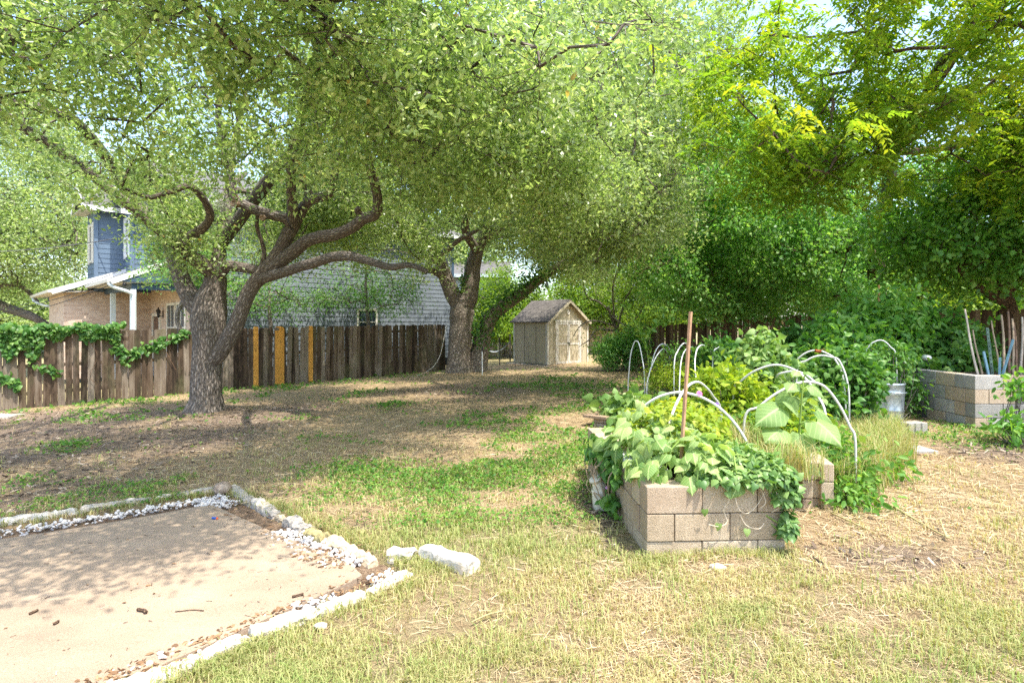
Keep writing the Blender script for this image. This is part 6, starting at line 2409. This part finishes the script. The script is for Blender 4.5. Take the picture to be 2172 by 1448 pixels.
mb.lathe([(.05, -.08), (.065, .02), (.07, .03), (.06, .03)], c_, 14)
one(mb, 'black_pot', BLACKM, 'small black pot on the rim of the tall block bed', 'pot', smooth=True)

# --- sticks lying on the right hand lawn
STALK = flat_mat('dry_green_stalk', (.42, .36, .17), .8, .15, .2, 10)
for k, (pts, r, lb2) in enumerate((([(1858, 1062), (1900, 1085), (1950, 1112), (1990, 1138), (2022, 1150)], .011, 'long dry stalk with a short side branch lying on the right hand lawn'),
                                 ([(1762, 1092), (1800, 1112), (1840, 1128), (1858, 1140)], .008, 'shorter dry stalk lying nearer the fluted block stack'))):
    mb = MB()
    P = [onground(*q) + np.array([0, 0, .02 + .012 * (i % 2)]) for i, q in enumerate(pts)]
    mb.tube(catmull(P, 5), [r * (1 - .6 * s) for s in np.linspace(0, 1, 5 * (len(P) - 1) + 1)], 6)
    if k == 0:
        a, b_ = onground(2008, 1148) + np.array([0, 0, .03]), onground(1994, 1118) + np.array([0, 0, .06])
        mb.tube([a, b_], [.008, .006], 6)
    one(mb, 'dry_stalk', STALK, lb2, 'stick', 'dry stalks on the lawn', smooth=True)
for k, (a, b_, lb2) in enumerate((((1000, 1328), (1070, 1302), 'thin tan stick lying in the middle of the front lawn'), ((1568, 1292), (1666, 1300), 'straight straw coloured stem lying in the front lawn'))):
    mb = MB()
    A_, B_ = onground(*a) + np.array([0, 0, .025]), onground(*b_) + np.array([0, 0, .02])
    mb.tube(catmull([A_, lerp(A_, B_, .5) + np.array([0, .01, .006]), B_], 4), .0045, 5)
    one(mb, 'lawn_stick', STALK, lb2, 'stick', 'thin sticks on the front lawn', smooth=True)

# ================================================================== plants of the garden
FH_REF = [None]


def vine_mass(name, label, base, ell, n, size, mat, seed, cat='vine', tl=HEART, up=1.0, droop=.5, face=None, flowers=(), tint_hi=0, stems=24, smat=None, sz_var=.35):
    """leaves facing outwards over the surface of ellipsoids; every leaf on its own"""
    rng = np.random.default_rng(seed)
    PP, NN = [], []
    for (c, r, share) in ell:
        m_ = int(n * share)
        v = unit(rng.normal(size=(m_, 3)))
        v[:, 2] = np.abs(v[:, 2]) if face is None else v[:, 2]
        rad = .72 + .36 * rng.random((m_, 1))
        bump = .8 + .45 * vnoise(v * 2.5 + seed)[:, None]
        PP.append(np.asarray(c) + v * np.asarray(r) * rad * bump)
        NN.append(unit(v / np.asarray(r)))
    P, N = np.concatenate(PP), np.concatenate(NN)
    g = surf_z(P[:, 0], P[:, 1]) + .03
    P[:, 2] = np.maximum(P[:, 2], g + .02 * rng.random(len(P)))
    nr = unit(N * .8 + np.array([0, -.15, up]) * .7 + rng.normal(size=P.shape) * .35)
    d = unit(N * .7 + np.array([0, -.2, -droop]) + rng.normal(size=P.shape) * .55)
    t = thing(name, label, cat, base)
    ob = np.array(t.location)
    V, F_, T_ = scatter(tl[0], tl[1], P, d, nr, size * (1 + sz_var * (rng.random(len(P)) * 2 - 1)), np.clip(rng.random(len(P)) * .8 + .2 * N[:, 2] + tint_hi, 0, 1))
    mesh_np('foliage', V, F_, mat, t, T_, base=ob, smooth=tl is FH_REF[0], attrs=leaf_uv(len(P)) if tl is FH_REF[0] else None)
    if stems:
        mb = MB()
        for k in rng.choice(len(P), min(stems, len(P)), False):
            q = P[k]
            c = np.asarray(ell[0][0]) * .5 + q * .5
            g0 = np.array([c[0], c[1], float(surf_z(c[0], c[1])) + .02])
            g0[2] = max(g0[2], base[2])
            mid_ = lerp(g0, q, .55) + rng.normal(size=3) * .06 + np.array([0, 0, .05])
            mb.tube(catmull([g0, mid_, q], 4), .005, 4, caps=False)
        mb.build('stems', smat or STEMG, t, ob)
    for fl in flowers:
        pos, rr, fm = fl
        mb = MB()
        nv_ = np.array([.1, -.9, .45])
        nv_ /= np.linalg.norm(nv_)
        u_ = np.cross(nv_, (0, 0, 1.))
        u_ /= np.linalg.norm(u_)
        w_ = np.cross(nv_, u_)
        mb.lathe([(rr * .12, -rr), (rr * .2, -rr * .4), (rr * .55, 0), (rr, .25 * rr), (rr * .98, .28 * rr), (rr * .5, .06 * rr), (rr * .1, -.3 * rr)], pos, 10, (u_, w_, nv_))
        mb.build('flower', fm, t, ob, smooth=True)
    return t


def fine_heart(nu=9, nv=6):
    """finer heart leaf, cupped and drooping, with a raised midrib"""
    V, F_ = [], []
    for i in range(nu + 1):
        t = i / nu
        w_ = .50 * (math.sin(math.pi * min(1, t * .9 + .12)) ** .75) * (1 - t ** 3) * (1.12 if t < .4 else 1)
        back = -.14 * (1 - t) ** 3
        for j in range(-nv, nv + 1):
            s = j / nv
            x = t + back * abs(s) * 1.6
            ruff = .018 * math.sin(9 * t + 4 * s) * abs(s)
            V.append((x, s * w_ * (1 + .03 * math.sin(20 * t)), -.28 * t * t - .22 * s * s * w_ + .03 * (1 - abs(s)) + ruff))
    c = 2 * nv + 1
    for i in range(nu):
        for j in range(2 * nv):
            F_.append((i * c + j, i * c + j + 1, (i + 1) * c + j + 1, (i + 1) * c + j))
    return np.array(V), np.array(F_)


FH = fine_heart()


def leaf_uv(n_):
    return {'lu': np.tile(FH[0][:, 0], n_), 'lv': np.tile(FH[0][:, 1], n_)}
FH_REF[0] = FH

# near bed: broad drooping squash leaves on the left
vine_mass('squash_plant', 'broad pale drooping leaves filling the left half of the near block bed', B(.45, .55, 0),
          [(B(.42, .42, .02), (.42, .42, .28), .42), (B(.35, .95, .08), (.45, .45, .30), .33), (B(.72, .35, .0), (.35, .35, .16), .25)], 520, .105, SQL, 51, 'vegetable plant', tl=FH, droop=1.0, up=.6,
          flowers=((at(1483, 835, 4.9), .026, PINK), (at(1453, 972, 4.5), .018, PINK), (at(1520, 857, 4.9), .016, VIOLET)), stems=60)
vine_mass('yellow_vine', 'yellow green small leaved vine tangled in the middle of the near block bed', B(.6, .9, 0),
          [(B(.50, .95, .12), (.42, .5, .32), .6), (B(.72, 1.25, .10), (.40, .45, .34), .4)], 1500, .052, YEL, 52, droop=.6, stems=80, tint_hi=.1)
# sweet potato vine spilling over the front and the right corner
vine_mass('sweet_potato_vine', 'dense small leaved vine spilling over the front right corner of the near block bed', B(.9, .1, 0),
          [(B(.72, .10, .03), (.34, .2, .10), .26), (B(.90, .15, .03), (.16, .26, .15), .24), (B(.985, .02, -.10), (.09, .11, .18), .22), (B(.78, .45, .06), (.32, .35, .14), .2), (B(.99, -.03, -.33), (.05, .06, .16), .08)], 2000, .05, SWP, 53,
          up=.9, droop=.75, stems=70)
# trailing runners over the front blocks
mb = MB()
rg = np.random.default_rng(77)
run = thing('dry_tendrils', 'dry pale tendrils hanging over the front blocks of the near bed', 'tendrils', B(.6, -.03, -.35))
br = np.array(run.location)
for k, pts in enumerate(([B(.55, -.02, .02), B(.57, -.05, -.08), B(.54, -.03, -.16), B(.56, -.04, -.24), B(.50, -.05, -.27), B(.42, -.06, -.25)],
                         [B(.62, -.02, -.05), B(.64, -.05, -.15), B(.70, -.05, -.18), B(.78, -.03, -.13), B(.84, -.02, -.04)],
                         [B(.66, -.02, -.2), B(.70, -.04, -.27), B(.78, -.05, -.29), B(.83, -.03, -.26)],
                         [B(.80, -.02, .0), B(.83, -.05, -.1), B(.80, -.04, -.15)], [B(.9, -.03, .0), B(.93, -.06, -.12), B(.88, -.04, -.18)])):
    mb.tube(catmull(pts, 6), .0028, 5)
mb.build('stems', flat_mat('dry_tendril', (.62, .52, .38), .8, .2, .1), run, br)
LV = np.array([B(.56, -.04, -.03), B(.50, -.05, -.25), B(.40, -.05, -.15), B(.70, -.05, -.29)])
sv = scatter(HEART[0], HEART[1], LV, unit(np.array([[.1, -.3, -1.]] * 4) + rg.normal(size=(4, 3)) * .2), np.array([[0, -1., .4]] * 4), .055, np.array([.7, .8, .6, .9]))
mesh_np('foliage', sv[0], sv[1], SWP, run, sv[2], base=br)
# trailing dark vines on the left wall
vine_mass('trailing_vine', 'dark green vine trailing down the left wall of the near bed beside the pots', B(-.12, .75, -.5),
          [(B(-.05, 1.0, -.18), (.06, .34, .22), .5), (B(-.10, 1.3, -.08), (.10, .35, .18), .3), (B(-.07, .95, -.40), (.06, .30, .14), .2)], 380, .07, VINEL, 54, up=.5, droop=1.3, stems=50, smat=BAM, flowers=((at(1287, 1034, 4.75), .013, MAUVE),))
mb = MB()
a, b_ = at(1264, 992, 5.2), at(1322, 994, 4.9)
mb.tube([a, b_], .012, 7)
one(mb, 'cane_end', BAM, 'brown cane end sticking out over the left wall of the near bed', 'cane', smooth=True)

# sunflower
sb = onground(1688, 1075)
sun_ = thing('sunflower_plant', 'tall sunflower plant without bloom with big heart shaped leaves between the beds', 'sunflower', sb)
bsn = np.array(sun_.location)
mb = MB()
stk = [sb + np.array([0, 0, -.03]), at(1689, 1000, 4.95), at(1694, 940, 4.95), at(1698, 880, 4.95), at(1702, 830, 4.95), at(1704, 798, 4.95)]
mb.tube(catmull(stk, 4), [.015 - .0005 * k for k in range(21)], 8)
leafs = [((1690, 975), (1645, 915), (1598, 935), .30), ((1692, 925), (1705, 925), (1712, 975), .27), ((1695, 900), (1750, 900), (1800, 945), .34), ((1697, 880), (1640, 868), (1575, 902), .34),
         ((1699, 872), (1745, 868), (1788, 900), .28), ((1700, 850), (1660, 842), (1636, 888), .26), ((1690, 1005), (1745, 985), (1766, 1020), .22), ((1691, 1000), (1720, 985), (1738, 1000), .2),
         ((1702, 828), (1725, 820), (1752, 842), .18), ((1702, 825), (1680, 815), (1655, 832), .17), ((1689, 960), (1655, 960), (1640, 1010), .16), ((1703, 808), (1715, 790), (1732, 800), .12), ((1703, 805), (1690, 788), (1672, 796), .11), ((1697, 890), (1680, 868), (1668, 850), .24)]
P, D, N, S = [], [], [], []
rg = np.random.default_rng(8)
for k, (p0, p1, p2, s) in enumerate(leafs):
    dy = rg.normal() * .10
    a, b_, c_ = at(*p0, 4.95), at(*p1, 4.95 + dy), at(*p2, 4.95 + 1.6 * dy)
    b_[2] += .0
    base_ = lerp(a, c_, .38)
    base_[2] = b_[2]
    mb.tube(catmull([a, lerp(a, base_, .6) + np.array([0, 0, .02]), base_], 4), [.006] * 9, 6)
    P.append(base_)
    D.append(c_ - base_ + np.array([0, -.06, 0]))
    N.append(np.array([.15 * rg.normal(), -.75, 1.0]))
    S.append(s * .80)
mb.build('stem', STEMG, sun_, bsn, smooth=True)


sv = scatter(FH[0], FH[1], np.array(P), np.array(D), np.array(N), np.array(S), rg.random(len(P)) * .5 + .45)
SUNL = leaf_mat('sunflower_leaf', (.09, .20, .05), (.18, .30, .085), (.30, .42, .15), .42, (1.25, 1.25, .6), .5, .35, veins=True)
mesh_np('leaves', sv[0], sv[1], SUNL, sun_, sv[2], base=bsn, smooth=True, attrs=leaf_uv(len(P)))

# tall weeds and dry grass between and behind the beds
def tuft_field(name, label, cat, base, pts, h, w_, per, mat, seed, lean=.6, kind='stuff'):
    rng = np.random.default_rng(seed)
    c = np.repeat(pts, per, 0) + np.concatenate([rng.normal(size=(len(pts) * per, 2)) * .05, np.zeros((len(pts) * per, 1))], 1)
    n_ = len(c)
    hh = h * (.45 + .75 * rng.random(n_))
    ang = rng.random(n_) * 2 * math.pi
    ln = lean * (.2 + rng.random(n_))
    dx = np.stack([np.cos(ang) * ln, np.sin(ang) * ln, np.zeros(n_)], -1)
    side = np.stack([-np.sin(ang), np.cos(ang), np.zeros(n_)], -1) * (w_ * (.6 + .8 * rng.random(n_)))[:, None] / 2
    up = np.array([0, 0, 1.0])
    m1 = c + (dx * .30 + up * .62) * hh[:, None]
    tip = c + (dx * 1.0 + up * (.92 - .35 * ln[:, None])) * hh[:, None]
    V = np.stack([c - side, c + side, m1 + side * .7, m1 - side * .7, tip], 1).reshape(-1, 3)
    k = (np.arange(n_) * 5)[:, None]
    F_ = np.concatenate([np.array([[0, 1, 2, 3]]) + k, np.array([[3, 2, 4, 4]]) + k])
    F3_ = np.concatenate([np.array([[0, 1, 2]]) + k, np.array([[0, 2, 3]]) + k, np.array([[3, 2, 4]]) + k])
    return V, F3_, np.repeat(np.clip(rng.random(n_), 0, 1), 5)


GRASS = leaf_mat('mixed_grass', (.56, .45, .25), (.42, .40, .17), (.20, .30, .07), .35, (1.2, 1.15, .6), .6, .2)
DRYG = leaf_mat('dry_tall_grass', (.50, .41, .21), (.42, .43, .17), (.22, .36, .07), .35, (1.2, 1.1, .6), .6, .2)
rg = np.random.default_rng(31)


def poly_pts(pix, n_, rng):
    g = np.array([onground(*p)[:2] for p in pix])
    lo, hi = g.min(0), g.max(0)
    out = np.zeros((0, 2))
    while len(out) < n_:
        q = lo + (hi - lo) * rng.random((n_ * 2, 2))
        out = np.concatenate([out, q[inside(g, q[:, 0], q[:, 1])]])
    out = out[:n_]
    return np.stack([out[:, 0], out[:, 1], surf_z(out[:, 0], out[:, 1]) - .01], -1)


a = tuft_field('', '', '', None, poly_pts([(1640, 1050), (1700, 1060), (1760, 1075), (1880, 1030), (1925, 985), (1905, 945), (1850, 925), (1640, 930)], 900, rg), .50, .008, 20, None, 61)
b_ = tuft_field('', '', '', None, np.array([B(1.0 + .5 * u, .35 + 1.5 * v, -.07) for u, v in rg.random((160, 2))]), .32, .007, 14, None, 62)
V, F_, T_ = merge([a, b_])
tg = mesh_np('tall_grass', V, F_, DRYG, tint=T_)
tag(tg, 'tall dry yellow grass around the sunflower and the fluted blocks', 'grass', kind='stuff')


# leafy masses
def bm(name, label, cat, spec, n_, per, L, mat, seed, rad=.09, **kw):
    """spec: (px,py,Y,(rx,ry,rz),share)"""
    pts = [(at(px, py, Y), r, sh) for px, py, Y, r, sh in spec]
    c = pts[0][0]
    return bush(name, label, cat, (c[0], c[1], float(gz(c[0], c[1]))), pts, rad, n_, per, L, mat, seed, **kw)


bm('weed_patch', 'low bright green weeds around the fluted block stack', 'weeds', [(1730, 960, 5.6, (.35, .35, .2), .3), (1780, 1000, 5.3, (.35, .25, .16), .3), (1800, 1050, 5.0, (.25, .2, .08), .2), (1860, 990, 5.7, (.3, .25, .12), .2)], 130, 16, .075, WEED, 63, tl=LEAF6)
bm('flowering_vine', 'heart leaved vine with mauve flowers draped over the rear white hoops', 'vine', [(1790, 790, 7.6, (.45, .45, .32), .5), (1815, 845, 7.6, (.22, .4, .40), .2), (1770, 850, 7.4, (.35, .35, .35), .3)], 260, 12, .075, VINEL, 64, tl=HEART)
bm('tall_vine', 'pale leaved vine climbing a cane just left of the tall white hoop', 'vine', [(1620, 760, 7.4, (.28, .3, .30), .35), (1600, 820, 7.2, (.38, .3, .38), .35), (1660, 860, 7.0, (.5, .35, .28), .3)], 190, 12, .085, SQLP, 65, tl=HEART)
bm('okra_plant', 'yellow green leafy plants in the middle of the garden behind the near hoop', 'vegetable plant', [(1560, 850, 6.4, (.4, .3, .28), .4), (1530, 810, 6.6, (.35, .3, .12), .2), (1640, 900, 6.0, (.6, .4, .25), .4)], 260, 13, .085, YEL, 66, tl=LEAF4W)
bm('garden_weeds', 'mixed green weeds filling the ground between the garden beds', 'weeds', [(1600, 930, 5.9, (.6, .5, .25), .35), (1680, 930, 6.0, (.6, .5, .22), .35), (1500, 880, 6.8, (.6, .5, .2), .3)], 280, 14, .06, WEED, 67)
bm('leafy_shrub', 'tall leafy shrub with long bright leaves between the vines and the tall block bed', 'shrub', [(1850, 700, 10.6, (.9, .6, .75), .35), (1800, 740, 10.0, (.8, .6, .55), .25), (1900, 680, 10.8, (.7, .6, .6), .25), (1760, 780, 9.6, (.7, .6, .5), .15)], 420, 15, .13, BRT, 68, tl=LEAF6, rad=.14)
bm('dark_vine', 'dark green vine mound in the shade behind the tall block bed', 'vine', [(1980, 745, 10.8, (.8, .5, .85), .5), (1950, 800, 10.2, (.5, .5, .5), .2), (2040, 760, 10.8, (.7, .4, .6), .3)], 300, 15, .10, VINEL, 69, tl=HEART, rad=.14)
bm('can_vine', 'green vine hanging over the galvanised can', 'vine', [(1875, 765, 9.0, (.45, .4, .26), .7), (1925, 830, 9.2, (.16, .3, .35), .3)], 150, 14, .075, VINEL, 70, tl=LEAF6, droop=.8)
bm('hedge_vine', 'dark creeper covering the lower fence behind the rusty tied hoop', 'vine', [(1720, 745, 12.0, (1.1, .5, .55), .5), (1600, 770, 12.6, (.9, .5, .5), .25), (1790, 720, 11.6, (.7, .5, .6), .25)], 330, 15, .11, VINEL, 71, tl=HEART, rad=.14)
bm('pea_bush', 'bright yellow green bush growing in the plank bed', 'bush', [(1420, 800, 10.2, (.45, .5, .28), .5), (1455, 805, 9.8, (.45, .5, .3), .5)], 260, 22, .045, YEL, 72, tl=LEAF4)
bm('dark_mound_vine', 'dark green vine mound at the right end of the plank bed', 'vine', [(1520, 765, 9.8, (.45, .5, .36), .6), (1560, 790, 9.6, (.4, .4, .3), .4)], 230, 16, .075, VINEL, 73, tl=HEART)
bm('flower_vine', 'thin vine with mauve flowers between the thin hoops of the plank bed', 'vine', [(1430, 745, 10.2, (.16, .2, .12), .5), (1428, 770, 10.1, (.2, .2, .12), .5)], 40, 10, .06, WEED, 74, tl=LEAF4W)
bm('squash_patch', 'pale broad leaved squash in the low plank capped bed', 'vegetable plant', [(1325, 868, 9.4, (.42, .4, .12), .7), (1385, 868, 8.8, (.4, .5, .16), .3)], 75, 8, .14, SQLP, 75, tl=HEART, rad=.10)
bm('edge_weeds', 'low green weeds in front of the plank capped bed', 'weeds', [(1275, 935, 8.0, (.35, .2, .05), .5), (1330, 940, 7.8, (.4, .25, .06), .5)], 70, 12, .05, WEED, 76)
bm('overhang_branch', 'bright green leafy sprig reaching in from the right edge before the tall block bed', 'branch', [(2165, 820, 7.2, (.16, .2, .12), .4), (2150, 900, 7.0, (.28, .2, .10), .6)], 34, 9, .10, BRT, 77, tl=LEAF6, rad=.07)
for k, (px, py, Y, mt) in enumerate(((1790, 770, 7.2, MAUVE), (1820, 765, 7.2, MAUVE), (1803, 785, 7.1, MAUVE), (1828, 752, 7.3, MAUVE), (1775, 800, 7.0, MAUVE))):
    pass

# young citrus
cbp = onground(1382, 858)
rng = np.random.default_rng(909)
T = Tree()
Yc = cbp[1]
tk = T.limb([(*cbp[:2], cbp[2] - .05, .016), W(1378, 800, Yc, .014), W(1373, 745, Yc, .012), W(1366, 715, Yc, .010)], ok=False)
brs = [T.limb([W(1352, 695, Yc, .008), W(1340, 672, Yc, .007), W(1332, 655, Yc, .005), W(1325, 642, Yc, .004)], tk[-1]),
       T.limb([W(1378, 705, Yc, .008), W(1392, 690, Yc, .007), W(1403, 672, Yc, .005), W(1408, 655, Yc, .004)], tk[-1]),
       T.limb([W(1395, 688, Yc, .006), W(1412, 682, Yc, .005), W(1420, 676, Yc, .004)], tk[-1]),
       T.limb([W(1388, 775, Yc, .006), W(1402, 760, Yc, .005), W(1425, 745, Yc, .004)], tk[6]),
       T.limb([W(1358, 712, Yc + .2, .006), W(1352, 690, Yc + .3, .005), W(1362, 672, Yc + .3, .004)], tk[-1]), T.limb([W(1384, 820, Yc - .1, .006), W(1392, 800, Yc - .2, .004)], tk[4])]
ct = thing('citrus_sapling', 'young citrus tree with sparse shiny leaves beside the wooden stake', 'sapling', cbp)
ob = np.array(ct.location)
T.build('trunk', STEMG, ct, ob, tip=.003, lump=0)
ids = [i for b3 in brs for i in b3] + tk[4:]
P = np.repeat(np.array([T.P[i] for i in ids]), 4, 0) + rng.normal(size=(len(ids) * 4, 3)) * .022
D = unit(rng.normal(size=P.shape) + np.array([0, 0, .3]))
sv = scatter(LEAF6[0], LEAF6[1], P, D, unit(rng.normal(size=P.shape) * .6 + np.array([0, -.3, .8])), .085 + .05 * rng.random(len(P)), rng.random(len(P)))
mesh_np('leaves', sv[0], sv[1], CIT, ct, sv[2], base=ob)

# grape vine on the left fence
rng = np.random.default_rng(333)


def fpos(px, zrel, off):
    """point by the left fence at photo column px, zrel above its foot, off in front of it"""
    s = fence_s(px)
    d_ = (FENCE_B - FENCE_A) / np.linalg.norm(FENCE_B - FENCE_A)
    p = FENCE_A + d_ * s - np.array([-d_[1], d_[0]]) * off
    return np.array([p[0], p[1], float(gz(p[0], p[1])) + zrel])


P = []
for _ in range(1250):
    px = rng.uniform(-60, 250)
    dens = 1.0 if px < 150 else .8
    hang = (.42 + .22 * math.sin(px * .035) + .2 * math.sin(px * .11)) * (1.0 if px < 120 else .55)
    if rng.random() < dens:
        P.append(fpos(px, 1.86 + .10 * rng.random() - hang * rng.random() ** 1.3, .03 + .07 * rng.random()))
for _ in range(420):
    px = rng.uniform(-20, 262)
    P.append(fpos(px, 1.86 + .14 * rng.random() + .05 * math.sin(px * .08), rng.normal() * .13))
for (a, za_, b_, zb_, n_) in ((232, 1.35, 290, 1.2, 60), (280, 1.2, 345, 1.5, 90), (335, 1.45, 398, 1.75, 90), (60, 1.1, 130, .8, 30), (-20, 1.0, 40, .55, 90), (255, 1.2, 275, .9, 14)):
    for _ in range(n_):
        t_ = rng.random()
        P.append(fpos(lerp(a, b_, t_), lerp(za_, zb_, t_) + .07 * rng.normal(), .04 + .06 * rng.random()))
P = np.array(P)
nf3 = np.array([*(-np.array([-(FENCE_B - FENCE_A)[1], (FENCE_B - FENCE_A)[0]]) / np.linalg.norm(FENCE_B - FENCE_A)), 0])
gv = thing('grape_vine', 'bright grape vine draped along the top of the left picket fence', 'vine', fpos(100, 1.2, .1))
ob = np.array(gv.location)
sv = scatter(HEART[0], HEART[1], P, unit(rng.normal(size=P.shape) * .5 + nf3 * .4 + np.array([0, 0, -.8])), unit(nf3 * .7 + np.array([0, 0, .8]) + rng.normal(size=P.shape) * .35), .085 + .05 * rng.random(len(P)), rng.random(len(P)))
mesh_np('foliage', sv[0], sv[1], VINEL, gv, sv[2], base=ob)
mb = MB()
for pts in ([(-40, 1.8), (40, 1.7), (120, 1.75), (200, 1.8), (255, 1.7)], [(225, 1.55), (255, 1.3), (290, 1.2), (330, 1.4), (398, 1.78)], [(40, 1.5), (80, 1.1), (130, .75)], [(180, 1.7), (205, 1.2), (190, .7), (200, .5)], [(340, 1.5), (360, 1.0), (372, .7)]):
    mb.tube(catmull([fpos(a, z, .05 + .02 * rng.random()) for a, z in pts], 6), .006, 5)
mb.build('stems', BAMD, gv, ob)

# ================================================================== grass
rg = np.random.default_rng(1)
bedzone = np.array([B(-.02, -.02)[:2], B(1.02, -.02)[:2], B(1.4, 2.3)[:2], B(-.02, 2.3)[:2]])
slabzone = PAT_POLY


def lawn_pts(n_, y0, y1, rng, spread=1.0):
    """points spread so that they look even from the yard: density falls with the square of the distance"""
    u = rng.random(n_)
    Y = 1.0 / (1 / y0 + (1 / y1 - 1 / y0) * u)
    X = (rng.random(n_) * 2 - 1) * (Y * .96 + .4)
    return X, Y


def keepmask(x, y):
    k = ~inside(slabzone, x, y) & ~inside(bedzone, x, y)
    k &= ~((x - y) < (FENCE_A[0] - FENCE_A[1]) + (y - FENCE_A[1]) * 0 - .0) | (y < 11)
    k &= ((x * -e2[0] * -1 + y * e2[1]) < fv + .3)
    return k


X, Y = lawn_pts(330000, 1.75, 8.5, rg)
k = keepmask(X, Y)
X, Y = X[k], Y[k]
g = green_f(X, Y)
mu = mulch_f(X, Y)
cl = fbm2(X, Y, 3.2, 41.)
keep = rg.random(len(X)) < np.clip((.26 + .62 * g) * np.clip(cl * 4.4 - 1.55, .06, 1.3) * (1 - .93 * np.clip(mu * 1.6, 0, 1)), 0, 1)
X, Y, g = X[keep], Y[keep], g[keep]
n_ = len(X)
size = (.028 + .045 * rg.random(n_) + .02 * g) * np.clip(.75 + Y * .05, .8, 1.3)
tint = np.clip(.10 + .55 * g + .5 * (rg.random(n_) - .35), 0, 1)
ang = rg.random(n_) * 2 * math.pi
ln = .25 + .9 * rg.random(n_)
dx = np.stack([np.cos(ang), np.sin(ang), np.zeros(n_)], -1)
c = np.stack([X, Y, surf_z(X, Y) - .006], -1)
wd_ = (.0026 + .0026 * rg.random(n_)) * np.clip(Y / 2.6, .8, 2.4)
side = np.stack([-np.sin(ang), np.cos(ang), np.zeros(n_)], -1) * wd_[:, None] / 2
up = np.array([0, 0, 1.])
m1 = c + (dx * .25 * ln[:, None] + up * .6) * size[:, None]
tip = c + (dx * ln[:, None] + up * (.85 - .3 * ln[:, None])) * size[:, None]
V = np.stack([c - side, c + side, m1 + side * .8, m1 - side * .8, tip], 1).reshape(-1, 3)
kk = (np.arange(n_) * 5)[:, None]
F_ = np.concatenate([np.array([[0, 1, 2]]) + kk, np.array([[0, 2, 3]]) + kk, np.array([[3, 2, 4]]) + kk])
o = mesh_np('grass', V, F_, GRASS, tint=np.repeat(tint, 5))
tag(o, 'short patchy lawn grass, green in spots and straw coloured elsewhere', 'grass', kind='stuff')

# lying straw
X, Y = lawn_pts(150000, 1.75, 12, rg)
k = keepmask(X, Y)
X, Y = X[k], Y[k]
keep = rg.random(len(X)) < (1 - .6 * green_f(X, Y)) * (1 - .8 * mulch_f(X, Y)) * (.35 + .65 * (X > 0.3))
X, Y = X[keep], Y[keep]
n_ = len(X)
sv = scatter(np.array([(-.5, -.02, 0), (.5, -.015, .04), (.5, .015, .04), (-.5, .02, 0)]), np.array([(0, 1, 2, 3)]), np.stack([X, Y, surf_z(X, Y) + .004 + .01 * rg.random(n_)], -1),
             rand_dirs(n_, rg, 0, .1), rand_dirs(n_, rg, 2), (.035 + .08 * rg.random(n_) ** 2) * np.clip(Y / 3.5, .8, 2), rg.random(n_))
STRAW = leaf_mat('straw', (.26, .17, .09), (.46, .35, .20), (.64, .53, .34), .1, (1.1, 1, .8), .8, .15)
o = mesh_np('straw', sv[0], sv[1], STRAW, tint=sv[2])
tag(o, 'dead straw and clippings lying over the lawn', 'straw', kind='stuff')

# longer tufts, and broad leaved ground cover in the shade
X, Y = lawn_pts(5200, 2.2, 22, rg)
k = keepmask(X, Y)
X, Y = X[k], Y[k]
g = green_f(X, Y)
keep = rg.random(len(X)) < np.clip(.10 + .9 * g, 0, 1) * (.25 + .75 * np.clip((Y - 3) / 3, 0, 1))
X, Y = X[keep], Y[keep]
pts = np.stack([X, Y, surf_z(X, Y) - .01], -1)
a = tuft_field('', '', '', None, pts, .10, .006, 16, None, 91, lean=.9)
wscale = np.repeat(np.clip(np.repeat(Y, 16) / 5, .8, 2.4), 5)
T_ = np.clip(a[2] * .5 + .45, 0, 1)
o = mesh_np('grass_tufts', a[0], a[1], GRASS, tint=T_)
tag(o, 'longer green grass tufts scattered over the yard', 'grass', kind='stuff')

X, Y = lawn_pts(150000, 4.6, 26, rg)
X, Y = np.where(rg.random(len(X)) < .5, X, X), Y
k = keepmask(X, Y)
X, Y = X[k], Y[k]
g = green_f(X, Y)
keep = rg.random(len(X)) < np.clip((g - .12) * 1.5, 0.01, 1) * np.clip((Y - 4.4) / 1.2, 0, 1)
X, Y, g = X[keep], Y[keep], g[keep]
n_ = len(X)
sv = scatter(LEAF4W[0], LEAF4W[1], np.stack([X, Y, surf_z(X, Y) + .012 + .075 * rg.random(n_) * g], -1), rand_dirs(n_, rg, .15, .35), rand_dirs(n_, rg, 1.5), (.022 + .026 * rg.random(n_)) * np.clip(Y / 6, .9, 2.6), rg.random(n_))
o = mesh_np('ground_cover', sv[0], sv[1], WEED, tint=sv[2])
tag(o, 'low broad leaved ground cover spreading in green patches under the trees', 'ground cover', kind='stuff')

# grass growing against the edging stones
pts = []
for (a_, b_) in ((P_D, P_D + _de * 2.6), (P_C, P_B), (P_B, P_B + _ab * 3.0)):
    d_ = (b_ - a_) / np.linalg.norm(b_ - a_)
    s_ = np.array([-d_[1], d_[0]])
    if np.dot(PAT_POLY.mean(0) - a_, s_) > 0:
        s_ = -s_
    for _ in range(170):
        q = a_ + (b_ - a_) * rg.random() + s_ * (.075 + .07 * rg.random() ** 2)
        pts.append([q[0], q[1], float(surf_z(q[0], q[1])) - .012])
q = np.array([onground(p, 1190)[:2] for p in range(885, 1020, 4)]) + rg.normal(size=(34, 2)) * .015
pts += [[x, y, float(surf_z(x, y)) - .01] for x, y in q + np.array([0, -.10])]
for u in np.linspace(0, 1.0, 34):
    for k in range(2):
        q = B(u, -.03 - .06 * rg.random())
        pts.append([q[0], q[1], float(surf_z(q[0], q[1])) - .01])
a = tuft_field('', '', '', None, np.array(pts), .085, .0045, 13, None, 93, lean=.9)
o = mesh_np('edge_grass', a[0], a[1], GRASS, tint=np.clip(a[2] * .6 + .3, 0, 1))
tag(o, 'uncut grass growing against the edging stones and the near block bed', 'grass', kind='stuff')
